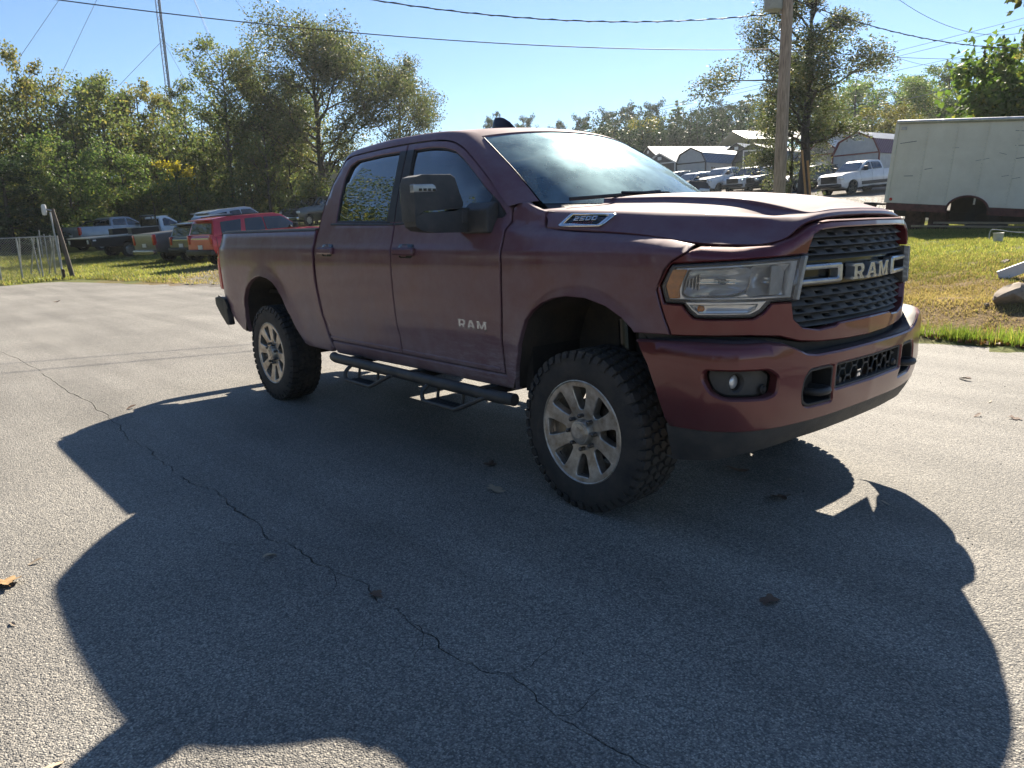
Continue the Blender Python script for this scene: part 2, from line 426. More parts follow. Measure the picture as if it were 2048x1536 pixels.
# asphalt material: pale aggregate in a dark binder, worn, with relief
def asphalt_mat():
    m = bpy.data.materials.new('worn_asphalt'); m.use_nodes = True; n = m.node_tree.nodes; l = m.node_tree.links; b = n['Principled BSDF']
    tc = n.new('ShaderNodeTexCoord'); co_ = tc.outputs['Object']
    v = n.new('ShaderNodeTexVoronoi'); v.inputs['Scale'].default_value = 165; v.inputs['Randomness'].default_value = 1; l.new(co_, v.inputs['Vector'])
    v2 = n.new('ShaderNodeTexVoronoi'); v2.inputs['Scale'].default_value = 70; l.new(co_, v2.inputs['Vector'])
    nb = n.new('ShaderNodeTexNoise'); nb.inputs['Scale'].default_value = .55; nb.inputs['Detail'].default_value = 6; l.new(co_, nb.inputs['Vector'])
    nf = n.new('ShaderNodeTexNoise'); nf.inputs['Scale'].default_value = 210; nf.inputs['Detail'].default_value = 2; l.new(co_, nf.inputs['Vector'])
    sp = n.new('ShaderNodeSeparateColor'); l.new(v.outputs['Color'], sp.inputs[0])
    rp = n.new('ShaderNodeValToRGB'); l.new(sp.outputs[0], rp.inputs[0])
    e = rp.color_ramp.elements; e[0].position = 0; e[0].color = (.15, .145, .138, 1); e[1].position = 1; e[1].color = (.58, .53, .45, 1)
    for p, c in ((.35, (.25, .238, .215, 1)), (.7, (.37, .345, .30, 1)), (.9, (.47, .435, .375, 1))):
        q = rp.color_ramp.elements.new(p); q.color = c
    # dark joints between stones
    j = n.new('ShaderNodeMapRange'); j.inputs[1].default_value = .0; j.inputs[2].default_value = .0065; j.inputs[3].default_value = 1.1; j.inputs[4].default_value = .62
    l.new(v.outputs['Distance'], j.inputs[0]); j.inputs[2].default_value = .75
    mu = n.new('ShaderNodeMix'); mu.data_type = 'RGBA'; mu.blend_type = 'MULTIPLY'; mu.inputs['Factor'].default_value = 1
    l.new(rp.outputs[0], mu.inputs['A']); l.new(j.outputs[0], mu.inputs['B'])
    big = n.new('ShaderNodeMapRange'); big.inputs[1].default_value = .3; big.inputs[2].default_value = .7; big.inputs[3].default_value = .82; big.inputs[4].default_value = 1.15
    l.new(nb.outputs['Fac'], big.inputs[0])
    mu2 = n.new('ShaderNodeMix'); mu2.data_type = 'RGBA'; mu2.blend_type = 'MULTIPLY'; mu2.inputs['Factor'].default_value = 1
    l.new(mu.outputs['Result'], mu2.inputs['A']); l.new(big.outputs[0], mu2.inputs['B'])
    # tyre tracks / stains streaking along the drive
    mp = n.new('ShaderNodeMapping'); mp.inputs['Scale'].default_value = (.25, 2.2, 1); l.new(co_, mp.inputs[0])
    ns = n.new('ShaderNodeTexNoise'); ns.inputs['Scale'].default_value = .9; ns.inputs['Detail'].default_value = 5; l.new(mp.outputs[0], ns.inputs['Vector'])
    st = n.new('ShaderNodeMapRange'); st.inputs[1].default_value = .35; st.inputs[2].default_value = .6; st.inputs[3].default_value = .8; st.inputs[4].default_value = 1.08
    l.new(ns.outputs['Fac'], st.inputs[0])
    mu3 = n.new('ShaderNodeMix'); mu3.data_type = 'RGBA'; mu3.blend_type = 'MULTIPLY'; mu3.inputs['Factor'].default_value = 1
    l.new(mu2.outputs['Result'], mu3.inputs['A']); l.new(st.outputs[0], mu3.inputs['B'])
    l.new(mu3.outputs['Result'], b.inputs['Base Color'])
    b.inputs['Roughness'].default_value = .72; b.inputs['Specular IOR Level'].default_value = .32
    ad = n.new('ShaderNodeMath'); ad.operation = 'ADD'; l.new(v.outputs['Distance'], ad.inputs[0])
    m2 = n.new('ShaderNodeMath'); m2.operation = 'MULTIPLY'; m2.inputs[1].default_value = .8; l.new(v2.outputs['Distance'], m2.inputs[0]); l.new(m2.outputs[0], ad.inputs[1])
    ad2 = n.new('ShaderNodeMath'); ad2.operation = 'ADD'; l.new(ad.outputs[0], ad2.inputs[0])
    m3 = n.new('ShaderNodeMath'); m3.operation = 'MULTIPLY'; m3.inputs[1].default_value = .5; l.new(nf.outputs['Fac'], m3.inputs[0]); l.new(m3.outputs[0], ad2.inputs[1])
    bp = n.new('ShaderNodeBump'); bp.inputs['Strength'].default_value = .85; bp.inputs['Distance'].default_value = .006; bp.invert = True
    l.new(ad2.outputs[0], bp.inputs['Height']); l.new(bp.outputs[0], b.inputs['Normal'])
    return m
M_ASPH = asphalt_mat()
# the seam crack runs beside the truck: a real groove in the sheet
CRACK = [(-17.5, -2.42), (-13.2, -2.30), (-9.73, -2.344), (-7.6, -2.25), (-6.02, -2.292), (-5.0, -2.25), (-3.88, -2.276), (-3.33, -2.342), (-2.9, -2.30), (-2.48, -2.331), (-2.1, -2.335), (-1.74, -2.27), (-1.28, -2.303), (-.967, -2.322), (-.84, -2.351), (-.71, -2.305), (-.38, -2.29), (-.05, -2.227), (.08, -2.276), (.2, -2.264), (.36, -2.275), (.57, -2.266), (.82, -2.244), (1.07, -2.25), (1.28, -2.256), (1.6, -2.27), (2.6, -2.2), (5, -2.3)]
def crack_outline(C, seed, w0, d=.028, wob=.011):
    rg = np.random.default_rng(seed); C = np.array(C, float); pts = []
    for a, b in zip(C[:-1], C[1:]):
        k = max(1, int(np.linalg.norm(b - a)/(d if abs(a[0]) < 5 else d*3)))
        for t in range(k): pts.append(a + (b - a)*t/k)
    pts = np.array(pts); n = len(pts)
    j = rg.normal(0, 1, n); j = np.convolve(np.pad(j, 4, 'edge'), np.ones(3)/3, 'same')[4:-4]; big = np.convolve(np.pad(rg.normal(0, 1, n), 20, 'edge'), np.ones(13)/13, 'same')[20:-20]
    pts[:, 1] += j*wob*1.5 + big*wob*2.6 + rg.normal(0, wob*.35, n)
    w = w0*np.clip(.35 + np.abs(np.convolve(np.pad(rg.normal(0, 1, n), 20, 'edge'), np.ones(9)/5, 'same')[20:-20]) + rg.uniform(0, .5, n), .3, 2.3)
    w[0] = w[-1] = .001
    return pts, w
_cp, _cw = crack_outline(CRACK, 5, .0030)
_up = _cp + np.stack([np.zeros(len(_cp)), _cw], 1); _lo = _cp - np.stack([np.zeros(len(_cp)), _cw], 1)
def flat(a, b, off=0.): return np.stack([np.asarray(a, float), np.asarray(b, float), np.zeros(len(a)) + off], -1)
asp_edge = edge_rough(ASPH, .35, .035, 3)
hole = np.concatenate([_lo, _up[::-1]])
def build_asphalt():
    outl = asp_edge
    pts = np.concatenate([outl, hole]); n1, n2 = len(outl), len(hole)
    ed = [(i, (i + 1) % n1) for i in range(n1)] + [(n1 + i, n1 + (i + 1) % n2) for i in range(n2)]
    vo, eo, fo, *_ = delaunay_2d_cdt([Vector((float(a), float(b))) for a, b in pts], ed, [], 0, 1e-7)
    v2 = np.array([(v.x, v.y) for v in vo]); tri = np.array([f for f in fo if len(f) == 3]); c = v2[tri].mean(1)
    tri = tri[pip(c, outl) & ~pip(c, hole)]
    e1, e2 = v2[tri[:, 1]] - v2[tri[:, 0]], v2[tri[:, 2]] - v2[tri[:, 0]]
    nz = e1[:, 0]*e2[:, 1] - e1[:, 1]*e2[:, 0]
    tri[nz < 0] = tri[nz < 0][:, ::-1]
    V = np.concatenate([v2, np.zeros((len(v2), 1))], 1); k = len(V)
    top = np.concatenate([hole, np.zeros((n2, 1))], 1); bot = np.concatenate([hole, np.full((n2, 1), -.022)], 1)
    sk = np.concatenate([outl, np.zeros((n1, 1))], 1); sk2 = np.concatenate([outl, np.full((n1, 1), -.12)], 1)
    F4 = [(k + i, k + (i + 1) % n2, k + n2 + (i + 1) % n2, k + n2 + i) for i in range(n2)]
    k2 = k + 2*n2
    F4 += [(k2 + (i + 1) % n1, k2 + i, k2 + n1 + i, k2 + n1 + (i + 1) % n1) for i in range(n1)]
    me = mesh_fast('asphalt', np.concatenate([V, top, bot, sk, sk2]), np.array(F4), tri)
    o = struct(link('asphalt', me, M_ASPH))
    m_ = len(_lo)
    Vb = np.concatenate([np.concatenate([_lo, np.full((m_, 1), -.02)], 1), np.concatenate([_up, np.full((m_, 1), -.02)], 1)])
    q = np.array([(i, i + 1, m_ + i + 1, m_ + i) for i in range(m_ - 1)])
    link('crack', mesh_fast('crack', Vb, q), pmat('crack_dark', (.028, .024, .02), .95, var=.4, scale=30), o)  # near-black floor of the groove
    mb = MB(); rg = np.random.default_rng(17)
    for (x, y, a, L_) in ((-.9, -2.33, -.5, .45), (.35, -2.27, .6, .35), (-2.4, -2.32, .45, .6), (.8, -2.24, -.35, .5), (-3.9, -2.28, -.3, .7), (-.3, -2.29, .25, .4), (1.1, -2.25, .4, .3)):
        P = [np.array([x, y])]; n = int(L_/.02)
        for i in range(n): a += rg.normal(0, .35); P.append(P[-1] + .02*np.array([math.cos(a), math.sin(a)]))
        P = np.array(P); w = .0016*np.linspace(1, .15, len(P))*rg.uniform(.4, 1.6, len(P)); t = np.gradient(P, axis=0); t /= np.linalg.norm(t, axis=1)[:, None]; nn = np.stack([-t[:, 1], t[:, 0]], 1)*w[:, None]
        V = [(p[0], p[1], .0015) for p in P + nn] + [(p[0], p[1], .0015) for p in P - nn]; k = len(P); mb.add(V, [(i, i + 1, k + i + 1, k + i) for i in range(k - 1)])
    mb.build('hairline_crack', MATS['crack_dark'], o)['kind'] = 'stuff'  # flat dark ribbons laid on the asphalt
    return o
build_asphalt()
# terrain sheet reaching the horizon
def terrain_mat():
    m = bpy.data.materials.new('turf_and_soil'); m.use_nodes = True; n = m.node_tree.nodes; l = m.node_tree.links; b = n['Principled BSDF']
    tc = n.new('ShaderNodeTexCoord'); co_ = tc.outputs['Object']
    at = n.new('ShaderNodeAttribute'); at.attribute_name = 'cover'   # r = dry, g = gravel
    sp = n.new('ShaderNodeSeparateColor'); l.new(at.outputs['Color'], sp.inputs[0])
    def noise(s, d=5, r=.6):
        q = n.new('ShaderNodeTexNoise'); q.inputs['Scale'].default_value = s; q.inputs['Detail'].default_value = d; q.inputs['Roughness'].default_value = r; l.new(co_, q.inputs['Vector']); return q
    n1, n2, n3 = noise(.9), noise(14, 4), noise(60, 2)
    def mixc(fac, a, c):
        q = n.new('ShaderNodeMix'); q.data_type = 'RGBA'
        if isinstance(a, tuple): q.inputs['A'].default_value = (*a, 1)
        else: l.new(a, q.inputs['A'])
        if isinstance(c, tuple): q.inputs['B'].default_value = (*c, 1)
        else: l.new(c, q.inputs['B'])
        l.new(fac, q.inputs['Factor']); return q.outputs['Result']
    def rng(s, a, c):
        q = n.new('ShaderNodeMapRange'); q.inputs[1].default_value = a; q.inputs[2].default_value = c; l.new(s, q.inputs[0]); return q.outputs[0]
    green = mixc(rng(n2.outputs['Fac'], .35, .65), (.10, .13, .035), (.17, .175, .06))
    dry = mixc(rng(n2.outputs['Fac'], .35, .65), (.27, .185, .085), (.15, .098, .05))
    grav = mixc(rng(n3.outputs['Fac'], .35, .65), (.26, .235, .2), (.11, .1, .088))
    ad = n.new('ShaderNodeMath'); ad.operation = 'ADD'; l.new(sp.outputs[0], ad.inputs[0])
    s1 = n.new('ShaderNodeMath'); s1.operation = 'MULTIPLY_ADD'; s1.inputs[1].default_value = 1.1; s1.inputs[2].default_value = -.55; l.new(n1.outputs['Fac'], s1.inputs[0]); l.new(s1.outputs[0], ad.inputs[1])
    c1 = mixc(rng(ad.outputs[0], .3, .7), green, dry)
    ad2 = n.new('ShaderNodeMath'); ad2.operation = 'ADD'; l.new(sp.outputs[1], ad2.inputs[0])
    s2 = n.new('ShaderNodeMath'); s2.operation = 'MULTIPLY_ADD'; s2.inputs[1].default_value = 1.3; s2.inputs[2].default_value = -.65; l.new(n2.outputs['Fac'], s2.inputs[0]); l.new(s2.outputs[0], ad2.inputs[1])
    c2 = mixc(rng(ad2.outputs[0], .35, .65), c1, grav)
    l.new(c2, b.inputs['Base Color']); b.inputs['Roughness'].default_value = .95; b.inputs['Specular IOR Level'].default_value = .15
    bp = n.new('ShaderNodeBump'); bp.inputs['Strength'].default_value = .8; bp.inputs['Distance'].default_value = .05; l.new(n2.outputs['Fac'], bp.inputs['Height']); l.new(bp.outputs[0], b.inputs['Normal'])
    return m
def cover(x, y):
    """dryness and gravel share of the ground at a place"""
    dx, dy = x - CAM['x'], y - CAM['y']; d = np.hypot(dx, dy); a = np.degrees(np.arctan2(dy, dx)) % 360
    right = (a > 40) & (a < 132)
    dry = np.where(right, np.interp(d, [9.3, 9.8, 10.4, 13.2, 14.3, 16.5, 30, 60], [.25, .3, 1.0, 1.0, .62, .30, .22, .25]), .1)
    grav = np.where(right, np.interp(d, [8, 26, 31, 70, 90], [0, 0, .9, .9, .1]), 0)
    left = (a >= 150) & (a < 185)
    rim = np.interp(d, [20, 25, 27, 30, 33], [.75, .7, .5, .35, .05])
    # the patch of gravel behind the bed, thinning to the left
    g2 = np.clip((166.5 - a)/5.5, 0, 1)*np.interp(d, [18, 20, 27, 33, 40], [.9, .9, .8, .5, .25])
    dry = np.where(left, rim + np.clip((163 - a)/6, 0, 1)*.45*np.interp(d, [28, 36, 44], [1, 1, 0]), dry); grav = np.where(left, g2, grav)
    mid = (a >= 132) & (a < 150); dry = np.where(mid, .5, dry); grav = np.where(mid, .6, grav)
    return dry, grav
def build_terrain():
    na = 288; rad = np.concatenate([[0.01], np.linspace(3, 26, 60), np.geomspace(26.8, 420, 62)])
    A = np.linspace(0, 2*np.pi, na, endpoint=False)
    X = CAM['x'] + rad[:, None]*np.cos(A)[None]; Y = CAM['y'] + rad[:, None]*np.sin(A)[None]
    Z = terrain_v(X, Y)
    rg = np.random.default_rng(1)
    Z += np.where(rad[:, None] > 7, 1, 0)*rg.normal(0, .012, X.shape)
    P = np.stack([X.ravel(), Y.ravel()], 1); ins = pip(P, np.array(ASPH)).reshape(X.shape)
    dist = segdist(P, [np.array(ASPH, float)]).reshape(X.shape)
    Z = np.where(ins, -.08, np.maximum(Z, 0) + np.where(dist < .12, .0, .014)*1.0)
    Z = np.where(ins & (dist < .7), -.006, Z)
    # low earth mound on the right verge
    Z += .16*np.exp(-(((X - .2)/2.4)**2 + ((Y - 7.15)/.55)**2)) + .08*np.exp(-(((X + 2.6)/1.4)**2 + ((Y - 8.2)/.7)**2))
    V = np.stack([X, Y, Z], -1).reshape(-1, 3); i = np.arange(len(rad)*na).reshape(len(rad), na)
    q = np.stack([i[:-1], np.roll(i[:-1], -1, 1), np.roll(i[1:], -1, 1), i[1:]], -1).reshape(-1, 4)[:, ::-1]
    me = mesh_fast('ground', V, q)
    at = me.color_attributes.new('cover', 'FLOAT_COLOR', 'POINT')
    dr, gr = cover(X.ravel(), Y.ravel()); c = np.zeros((len(V), 4), np.float32); c[:, 0] = dr; c[:, 1] = gr; c[:, 3] = 1
    at.data.foreach_set('color', c.ravel())
    return struct(link('ground', me, terrain_mat(), smooth=True))
build_terrain()
# ---------------------------------------------------------------- materials of the big pickup
def paint_mat(name, base, dust=(.30, .25, .22), dustk=.16, metal=.16, rough=.44, low=.35):
    m = bpy.data.materials.new(name); m.use_nodes = True; n = m.node_tree.nodes; l = m.node_tree.links; b = n['Principled BSDF']
    tc = n.new('ShaderNodeTexCoord'); co_ = tc.outputs['Object']; sx_ = n.new('ShaderNodeSeparateXYZ'); l.new(co_, sx_.inputs[0])
    n1 = n.new('ShaderNodeTexNoise'); n1.inputs['Scale'].default_value = 2.6; n1.inputs['Detail'].default_value = 8; n1.inputs['Roughness'].default_value = .7; l.new(co_, n1.inputs['Vector'])
    mp = n.new('ShaderNodeMapping'); mp.inputs['Scale'].default_value = (9, 9, 2.2); l.new(co_, mp.inputs[0])
    n2 = n.new('ShaderNodeTexNoise'); n2.inputs['Scale'].default_value = 1.; n2.inputs['Detail'].default_value = 5; l.new(mp.outputs[0], n2.inputs['Vector'])
    nf = n.new('ShaderNodeTexNoise'); nf.inputs['Scale'].default_value = 900; nf.inputs['Detail'].default_value = 1; l.new(co_, nf.inputs['Vector'])
    zr = n.new('ShaderNodeMapRange'); zr.inputs[1].default_value = .45; zr.inputs[2].default_value = 1.05; zr.inputs[3].default_value = low; zr.inputs[4].default_value = 0; l.new(sx_.outputs[2], zr.inputs[0])
    a1 = n.new('ShaderNodeMapRange'); a1.inputs[1].default_value = .3; a1.inputs[2].default_value = .72; a1.inputs[3].default_value = dustk*.35; a1.inputs[4].default_value = dustk*1.75; l.new(n1.outputs['Fac'], a1.inputs[0])
    a2 = n.new('ShaderNodeMapRange'); a2.inputs[1].default_value = .35; a2.inputs[2].default_value = .75; a2.inputs[3].default_value = .9; a2.inputs[4].default_value = 1.12; l.new(n2.outputs['Fac'], a2.inputs[0])
    ad0 = n.new('ShaderNodeMath'); ad0.operation = 'ADD'; l.new(a1.outputs[0], ad0.inputs[0]); l.new(zr.outputs[0], ad0.inputs[1])
    # mud thrown back by the front wheel
    mp3 = n.new('ShaderNodeMapping'); mp3.inputs['Rotation'].default_value = (0, R(28), 0); mp3.inputs['Scale'].default_value = (7, 7, 34); l.new(co_, mp3.inputs[0])
    n3 = n.new('ShaderNodeTexNoise'); n3.inputs['Scale'].default_value = 1.4; n3.inputs['Detail'].default_value = 7; n3.inputs['Roughness'].default_value = .75; l.new(mp3.outputs[0], n3.inputs['Vector'])
    m3 = n.new('ShaderNodeMapRange'); m3.inputs[1].default_value = .47; m3.inputs[2].default_value = .70; l.new(n3.outputs['Fac'], m3.inputs[0])
    mxr = n.new('ShaderNodeMapRange'); mxr.inputs[1].default_value = -1.75; mxr.inputs[2].default_value = -.6; l.new(sx_.outputs[0], mxr.inputs[0])
    mxf = n.new('ShaderNodeMapRange'); mxf.inputs[1].default_value = -.38; mxf.inputs[2].default_value = -.5; l.new(sx_.outputs[0], mxf.inputs[0])
    mzr = n.new('ShaderNodeMapRange'); mzr.inputs[1].default_value = .98; mzr.inputs[2].default_value = .66; l.new(sx_.outputs[2], mzr.inputs[0])
    k1 = n.new('ShaderNodeMath'); k1.operation = 'MULTIPLY'; l.new(mxr.outputs[0], k1.inputs[0]); l.new(mzr.outputs[0], k1.inputs[1])
    k1b = n.new('ShaderNodeMath'); k1b.operation = 'MULTIPLY'; l.new(k1.outputs[0], k1b.inputs[0]); l.new(mxf.outputs[0], k1b.inputs[1])
    k2 = n.new('ShaderNodeMath'); k2.operation = 'MULTIPLY'; l.new(k1b.outputs[0], k2.inputs[0]); l.new(m3.outputs[0], k2.inputs[1])
    k3 = n.new('ShaderNodeMath'); k3.operation = 'MULTIPLY'; k3.inputs[1].default_value = .5*low/.35; l.new(k2.outputs[0], k3.inputs[0])
    ad = n.new('ShaderNodeMath'); ad.operation = 'ADD'; l.new(ad0.outputs[0], ad.inputs[0]); l.new(k3.outputs[0], ad.inputs[1])
    # dust settles on what faces up
    ge = n.new('ShaderNodeNewGeometry'); sz = n.new('ShaderNodeSeparateXYZ'); l.new(ge.outputs['Normal'], sz.inputs[0])
    up = n.new('ShaderNodeMapRange'); up.inputs[1].default_value = .55; up.inputs[2].default_value = .96; up.inputs[4].default_value = .13; l.new(sz.outputs[2], up.inputs[0])
    ad9 = n.new('ShaderNodeMath'); ad9.operation = 'ADD'; l.new(ad.outputs[0], ad9.inputs[0]); l.new(up.outputs[0], ad9.inputs[1]); ad = ad9
    mu = n.new('ShaderNodeMath'); mu.operation = 'MULTIPLY'; mu.use_clamp = True; l.new(ad.outputs[0], mu.inputs[0]); l.new(a2.outputs[0], mu.inputs[1])
    mx = n.new('ShaderNodeMix'); mx.data_type = 'RGBA'; mx.inputs['A'].default_value = (*base, 1); mx.inputs['B'].default_value = (*dust, 1)
    l.new(mu.outputs[0], mx.inputs['Factor']); l.new(mx.outputs['Result'], b.inputs['Base Color'])
    mt = n.new('ShaderNodeMapRange'); mt.inputs[3].default_value = metal; mt.inputs[4].default_value = 0; mt.inputs[2].default_value = .6; l.new(mu.outputs[0], mt.inputs[0]); l.new(mt.outputs[0], b.inputs['Metallic'])
    ru = n.new('ShaderNodeMapRange'); ru.inputs[2].default_value = .13; ru.inputs[3].default_value = rough; ru.inputs[4].default_value = .72; l.new(up.outputs[0], ru.inputs[0]); l.new(ru.outputs[0], b.inputs['Roughness'])
    ct = n.new('ShaderNodeMapRange'); ct.inputs[3].default_value = 1; ct.inputs[4].default_value = .1; ct.inputs[2].default_value = .55; l.new(mu.outputs[0], ct.inputs[0]); cu = n.new('ShaderNodeMapRange'); cu.inputs[2].default_value = .13; cu.inputs[3].default_value = 1; cu.inputs[4].default_value = .12; l.new(up.outputs[0], cu.inputs[0])
    cm = n.new('ShaderNodeMath'); cm.operation = 'MULTIPLY'; l.new(ct.outputs[0], cm.inputs[0]); l.new(cu.outputs[0], cm.inputs[1]); l.new(cm.outputs[0], b.inputs['Coat Weight'])
    b.inputs['Specular IOR Level'].default_value = .3
    cr_ = n.new('ShaderNodeMapRange'); cr_.inputs[3].default_value = .025; cr_.inputs[4].default_value = .16; cr_.inputs[2].default_value = .5; l.new(mu.outputs[0], cr_.inputs[0]); l.new(cr_.outputs[0], b.inputs['Coat Roughness'])
    bp = n.new('ShaderNodeBump'); bp.inputs['Strength'].default_value = .03; bp.inputs['Distance'].default_value = .002; l.new(nf.outputs['Fac'], bp.inputs['Height']); l.new(bp.outputs[0], b.inputs['Normal'])
    MATS[name] = m; return m
def glass_mat(name, tint, refl=1.0, dust=0., rough=.01, dustcol=(.6, .62, .6), film=0.):
    m = bpy.data.materials.new(name); m.use_nodes = True; n = m.node_tree.nodes; l = m.node_tree.links
    for q in list(n): n.remove(q)
    o = n.new('ShaderNodeOutputMaterial'); tr = n.new('ShaderNodeBsdfTransparent'); tr.inputs[0].default_value = (*tint, 1)
    gl = n.new('ShaderNodeBsdfGlossy'); gl.inputs['Roughness'].default_value = rough
    fr = n.new('ShaderNodeFresnel'); fr.inputs[0].default_value = 1.5
    mu = n.new('ShaderNodeMath'); mu.operation = 'MULTIPLY'; mu.use_clamp = True; mu.inputs[1].default_value = refl*1.6; l.new(fr.outputs[0], mu.inputs[0])
    mx = n.new('ShaderNodeMixShader'); l.new(mu.outputs[0], mx.inputs[0]); l.new(tr.outputs[0], mx.inputs[1]); l.new(gl.outputs[0], mx.inputs[2])
    out = mx
    tc = n.new('ShaderNodeTexCoord'); nz = n.new('ShaderNodeTexNoise'); nz.inputs['Scale'].default_value = 5; nz.inputs['Detail'].default_value = 7; l.new(tc.outputs['Object'], nz.inputs['Vector'])
    nv = n.new('ShaderNodeTexVoronoi'); nv.inputs['Scale'].default_value = 70; l.new(tc.outputs['Object'], nv.inputs['Vector'])
    sp = n.new('ShaderNodeMapRange'); sp.inputs[1].default_value = .12; sp.inputs[2].default_value = .0; sp.inputs[3].default_value = 0; sp.inputs[4].default_value = .5; l.new(nv.outputs['Distance'], sp.inputs[0])
    a = n.new('ShaderNodeMapRange'); a.inputs[1].default_value = .3; a.inputs[2].default_value = .75; a.inputs[3].default_value = dust*.5; a.inputs[4].default_value = dust*1.5; l.new(nz.outputs['Fac'], a.inputs[0])
    s2 = n.new('ShaderNodeMath'); s2.operation = 'MULTIPLY'; s2.inputs[1].default_value = min(1., dust*2.2); l.new(sp.outputs[0], s2.inputs[0])
    ad = n.new('ShaderNodeMath'); ad.operation = 'ADD'; ad.use_clamp = True; l.new(a.outputs[0], ad.inputs[0]); l.new(s2.outputs[0], ad.inputs[1])
    df = n.new('ShaderNodeBsdfDiffuse'); df.inputs[0].default_value = (*dustcol, 1); tl = n.new('ShaderNodeBsdfTranslucent'); tl.inputs[0].default_value = (*dustcol, 1)
    dm0 = n.new('ShaderNodeMixShader'); dm0.inputs[0].default_value = .45; l.new(df.outputs[0], dm0.inputs[1]); l.new(tl.outputs[0], dm0.inputs[2])
    gr = n.new('ShaderNodeBsdfGlossy'); gr.inputs['Roughness'].default_value = .42; gr.inputs[0].default_value = (*dustcol, 1)
    dm = n.new('ShaderNodeMixShader'); dm.inputs[0].default_value = film; l.new(dm0.outputs[0], dm.inputs[1]); l.new(gr.outputs[0], dm.inputs[2])
    m2 = n.new('ShaderNodeMixShader'); l.new(ad.outputs[0], m2.inputs[0]); l.new(mx.outputs[0], m2.inputs[1]); l.new(dm.outputs[0], m2.inputs[2]); out = m2
    l.new(out.outputs[0], o.inputs[0]); MATS[name] = m; return m
P_RED2 = paint_mat('maroon_paint_washed', (.125, .009, .014), dust=(.28, .22, .20), dustk=.045, low=.18, metal=.42, rough=.28)
P_RED = paint_mat('maroon_paint', (.115, .012, .022), dust=(.33, .30, .33), dustk=.21)  # dust tint also carries the blue of the skylight
BLK = pmat('black_plastic', (.022, .022, .023), .55, var=.2, scale=14, bump=.15, bscale=500, col2=(.045, .042, .040))
BLKG = pmat('dusty_grey_plastic', (.040, .041, .043), .6, var=.2, scale=9, bump=.2, bscale=420, col2=(.085, .078, .07))
GLOSS = pmat('gloss_black', (.012, .012, .013), .18, var=.2, scale=20)
CHROME = pmat('chrome_trim', (.62, .62, .63), .14, 1., var=.06, scale=12)
SATIN = pmat('satin_silver', (.46, .49, .53), .25, .7, var=.1, scale=25)
RIMM = pmat('dirty_alloy', (.74, .70, .64), .42, .8, scale=16, col2=(.34, .27, .20), bump=.1, bscale=200, detail=8)
RUB = pmat('tyre_rubber', (.026, .025, .025), .75, var=.3, scale=9, col2=(.070, .058, .048), bump=.25, bscale=160)
DARK = pmat('underbody_dark', (.016, .015, .014), .85, var=.3, scale=7, col2=(.04, .034, .028))
LINER = pmat('arch_liner', (.030, .028, .026), .9, var=.3, scale=5, col2=(.075, .06, .046), bump=.3, bscale=60)
TUBEM = pmat('painted_step', (.028, .032, .036), .5, var=.25, scale=8, col2=(.075, .07, .062), bump=.1, bscale=200)
AMBER = pmat('amber_lens', (.92, .27, .02), .12, var=.15, scale=30, coat=.6)
REDL = pmat('red_lens', (.55, .014, .014), .12, var=.15, scale=20, coat=.8)
G_SIDE = glass_mat('tinted_glass', (.035, .045, .05), 2.3, .02)
G_WIND = glass_mat('dusty_windscreen', (.66, .76, .76), 1.15, .34, .02, (.46, .66, .72), .24)
G_LENS = glass_mat('lamp_lens', (.95, .96, .97), .8, .10, .03, (.7, .72, .73))
REFL = pmat('lamp_reflector', (.96, .97, .98), .12, .5, var=.06, scale=30)
INTB = pmat('cabin_black', (.03, .031, .033), .75, var=.2, scale=20)
INTG = pmat('cabin_grey', (.09, .09, .092), .8, var=.2, scale=15)
SX = PA.s_of_x
def C(L): return [(float(SX(x)), z) for x, z in L]
def mir(L):
    """half outline running from the centre line outward -> whole, symmetric"""
    return [(a, b) for a, b in L] + [(-a, b) for a, b in reversed(L) if abs(a) > 1e-6]
def cr(P, n):
    P = np.array(P, float); k = len(P); Q = np.concatenate([[2*P[0] - P[1]], P, [2*P[-1] - P[-2]]])
    u = np.linspace(0, k - 1, n); i = np.clip(u.astype(int), 0, k - 2); t = (u - i)[:, None]
    a, b, c, d = Q[i], Q[i + 1], Q[i + 2], Q[i + 3]
    return .5*((2*b) + (-a + c)*t + (2*a - 5*b + 4*c - d)*t*t + (-a + 3*b - 3*c + d)*t**3)
R_O = [(0, 0), (.44, 0), (.44, .17), (.36, .17), (.36, .33), (.50, .33), (.62, .17), (.62, 0), (1.02, 0), (1.02, .17), (.92, .17), (.80, .36), (.95, .46), (1.0, .6), (1.0, .78), (.92, .93), (.78, 1.0), (0, 1.0), (0, .83), (.08, .83), (.08, .17), (0, .17)]
R_H = [(.36, .52), (.64, .52), (.72, .58), (.72, .74), (.64, .81), (.36, .81)]
A_O = [(0, 0), (.44, 0), (.44, .17), (.38, .17), (.42, .28), (.74, .28), (.78, .17), (.72, .17), (.72, 0), (1.16, 0), (1.16, .17), (1.06, .17), (.76, 1.0), (.40, 1.0), (.10, .17), (0, .17)]
A_H = [(.47, .44), (.69, .44), (.58, .74)]
M_O = [(0, 0), (.40, 0), (.40, .17), (.32, .17), (.32, .62), (.58, .05), (.72, .05), (.98, .62), (.98, .17), (.90, .17), (.90, 0), (1.30, 0), (1.30, .17), (1.22, .17), (1.22, .83), (1.30, .83), (1.30, 1.0), (.92, 1.0), (.65, .42), (.38, 1.0), (0, 1.0), (0, .83), (.08, .83), (.08, .17), (0, .17)]
D2 = [(0, 0), (1.3, 0), (1.3, .22), (.42, .22), (.42, .39), (1.14, .39), (1.3, .52), (1.3, .86), (1.14, 1), (0, 1), (0, .78), (.9, .78), (.9, .61), (.16, .61), (0, .47)]
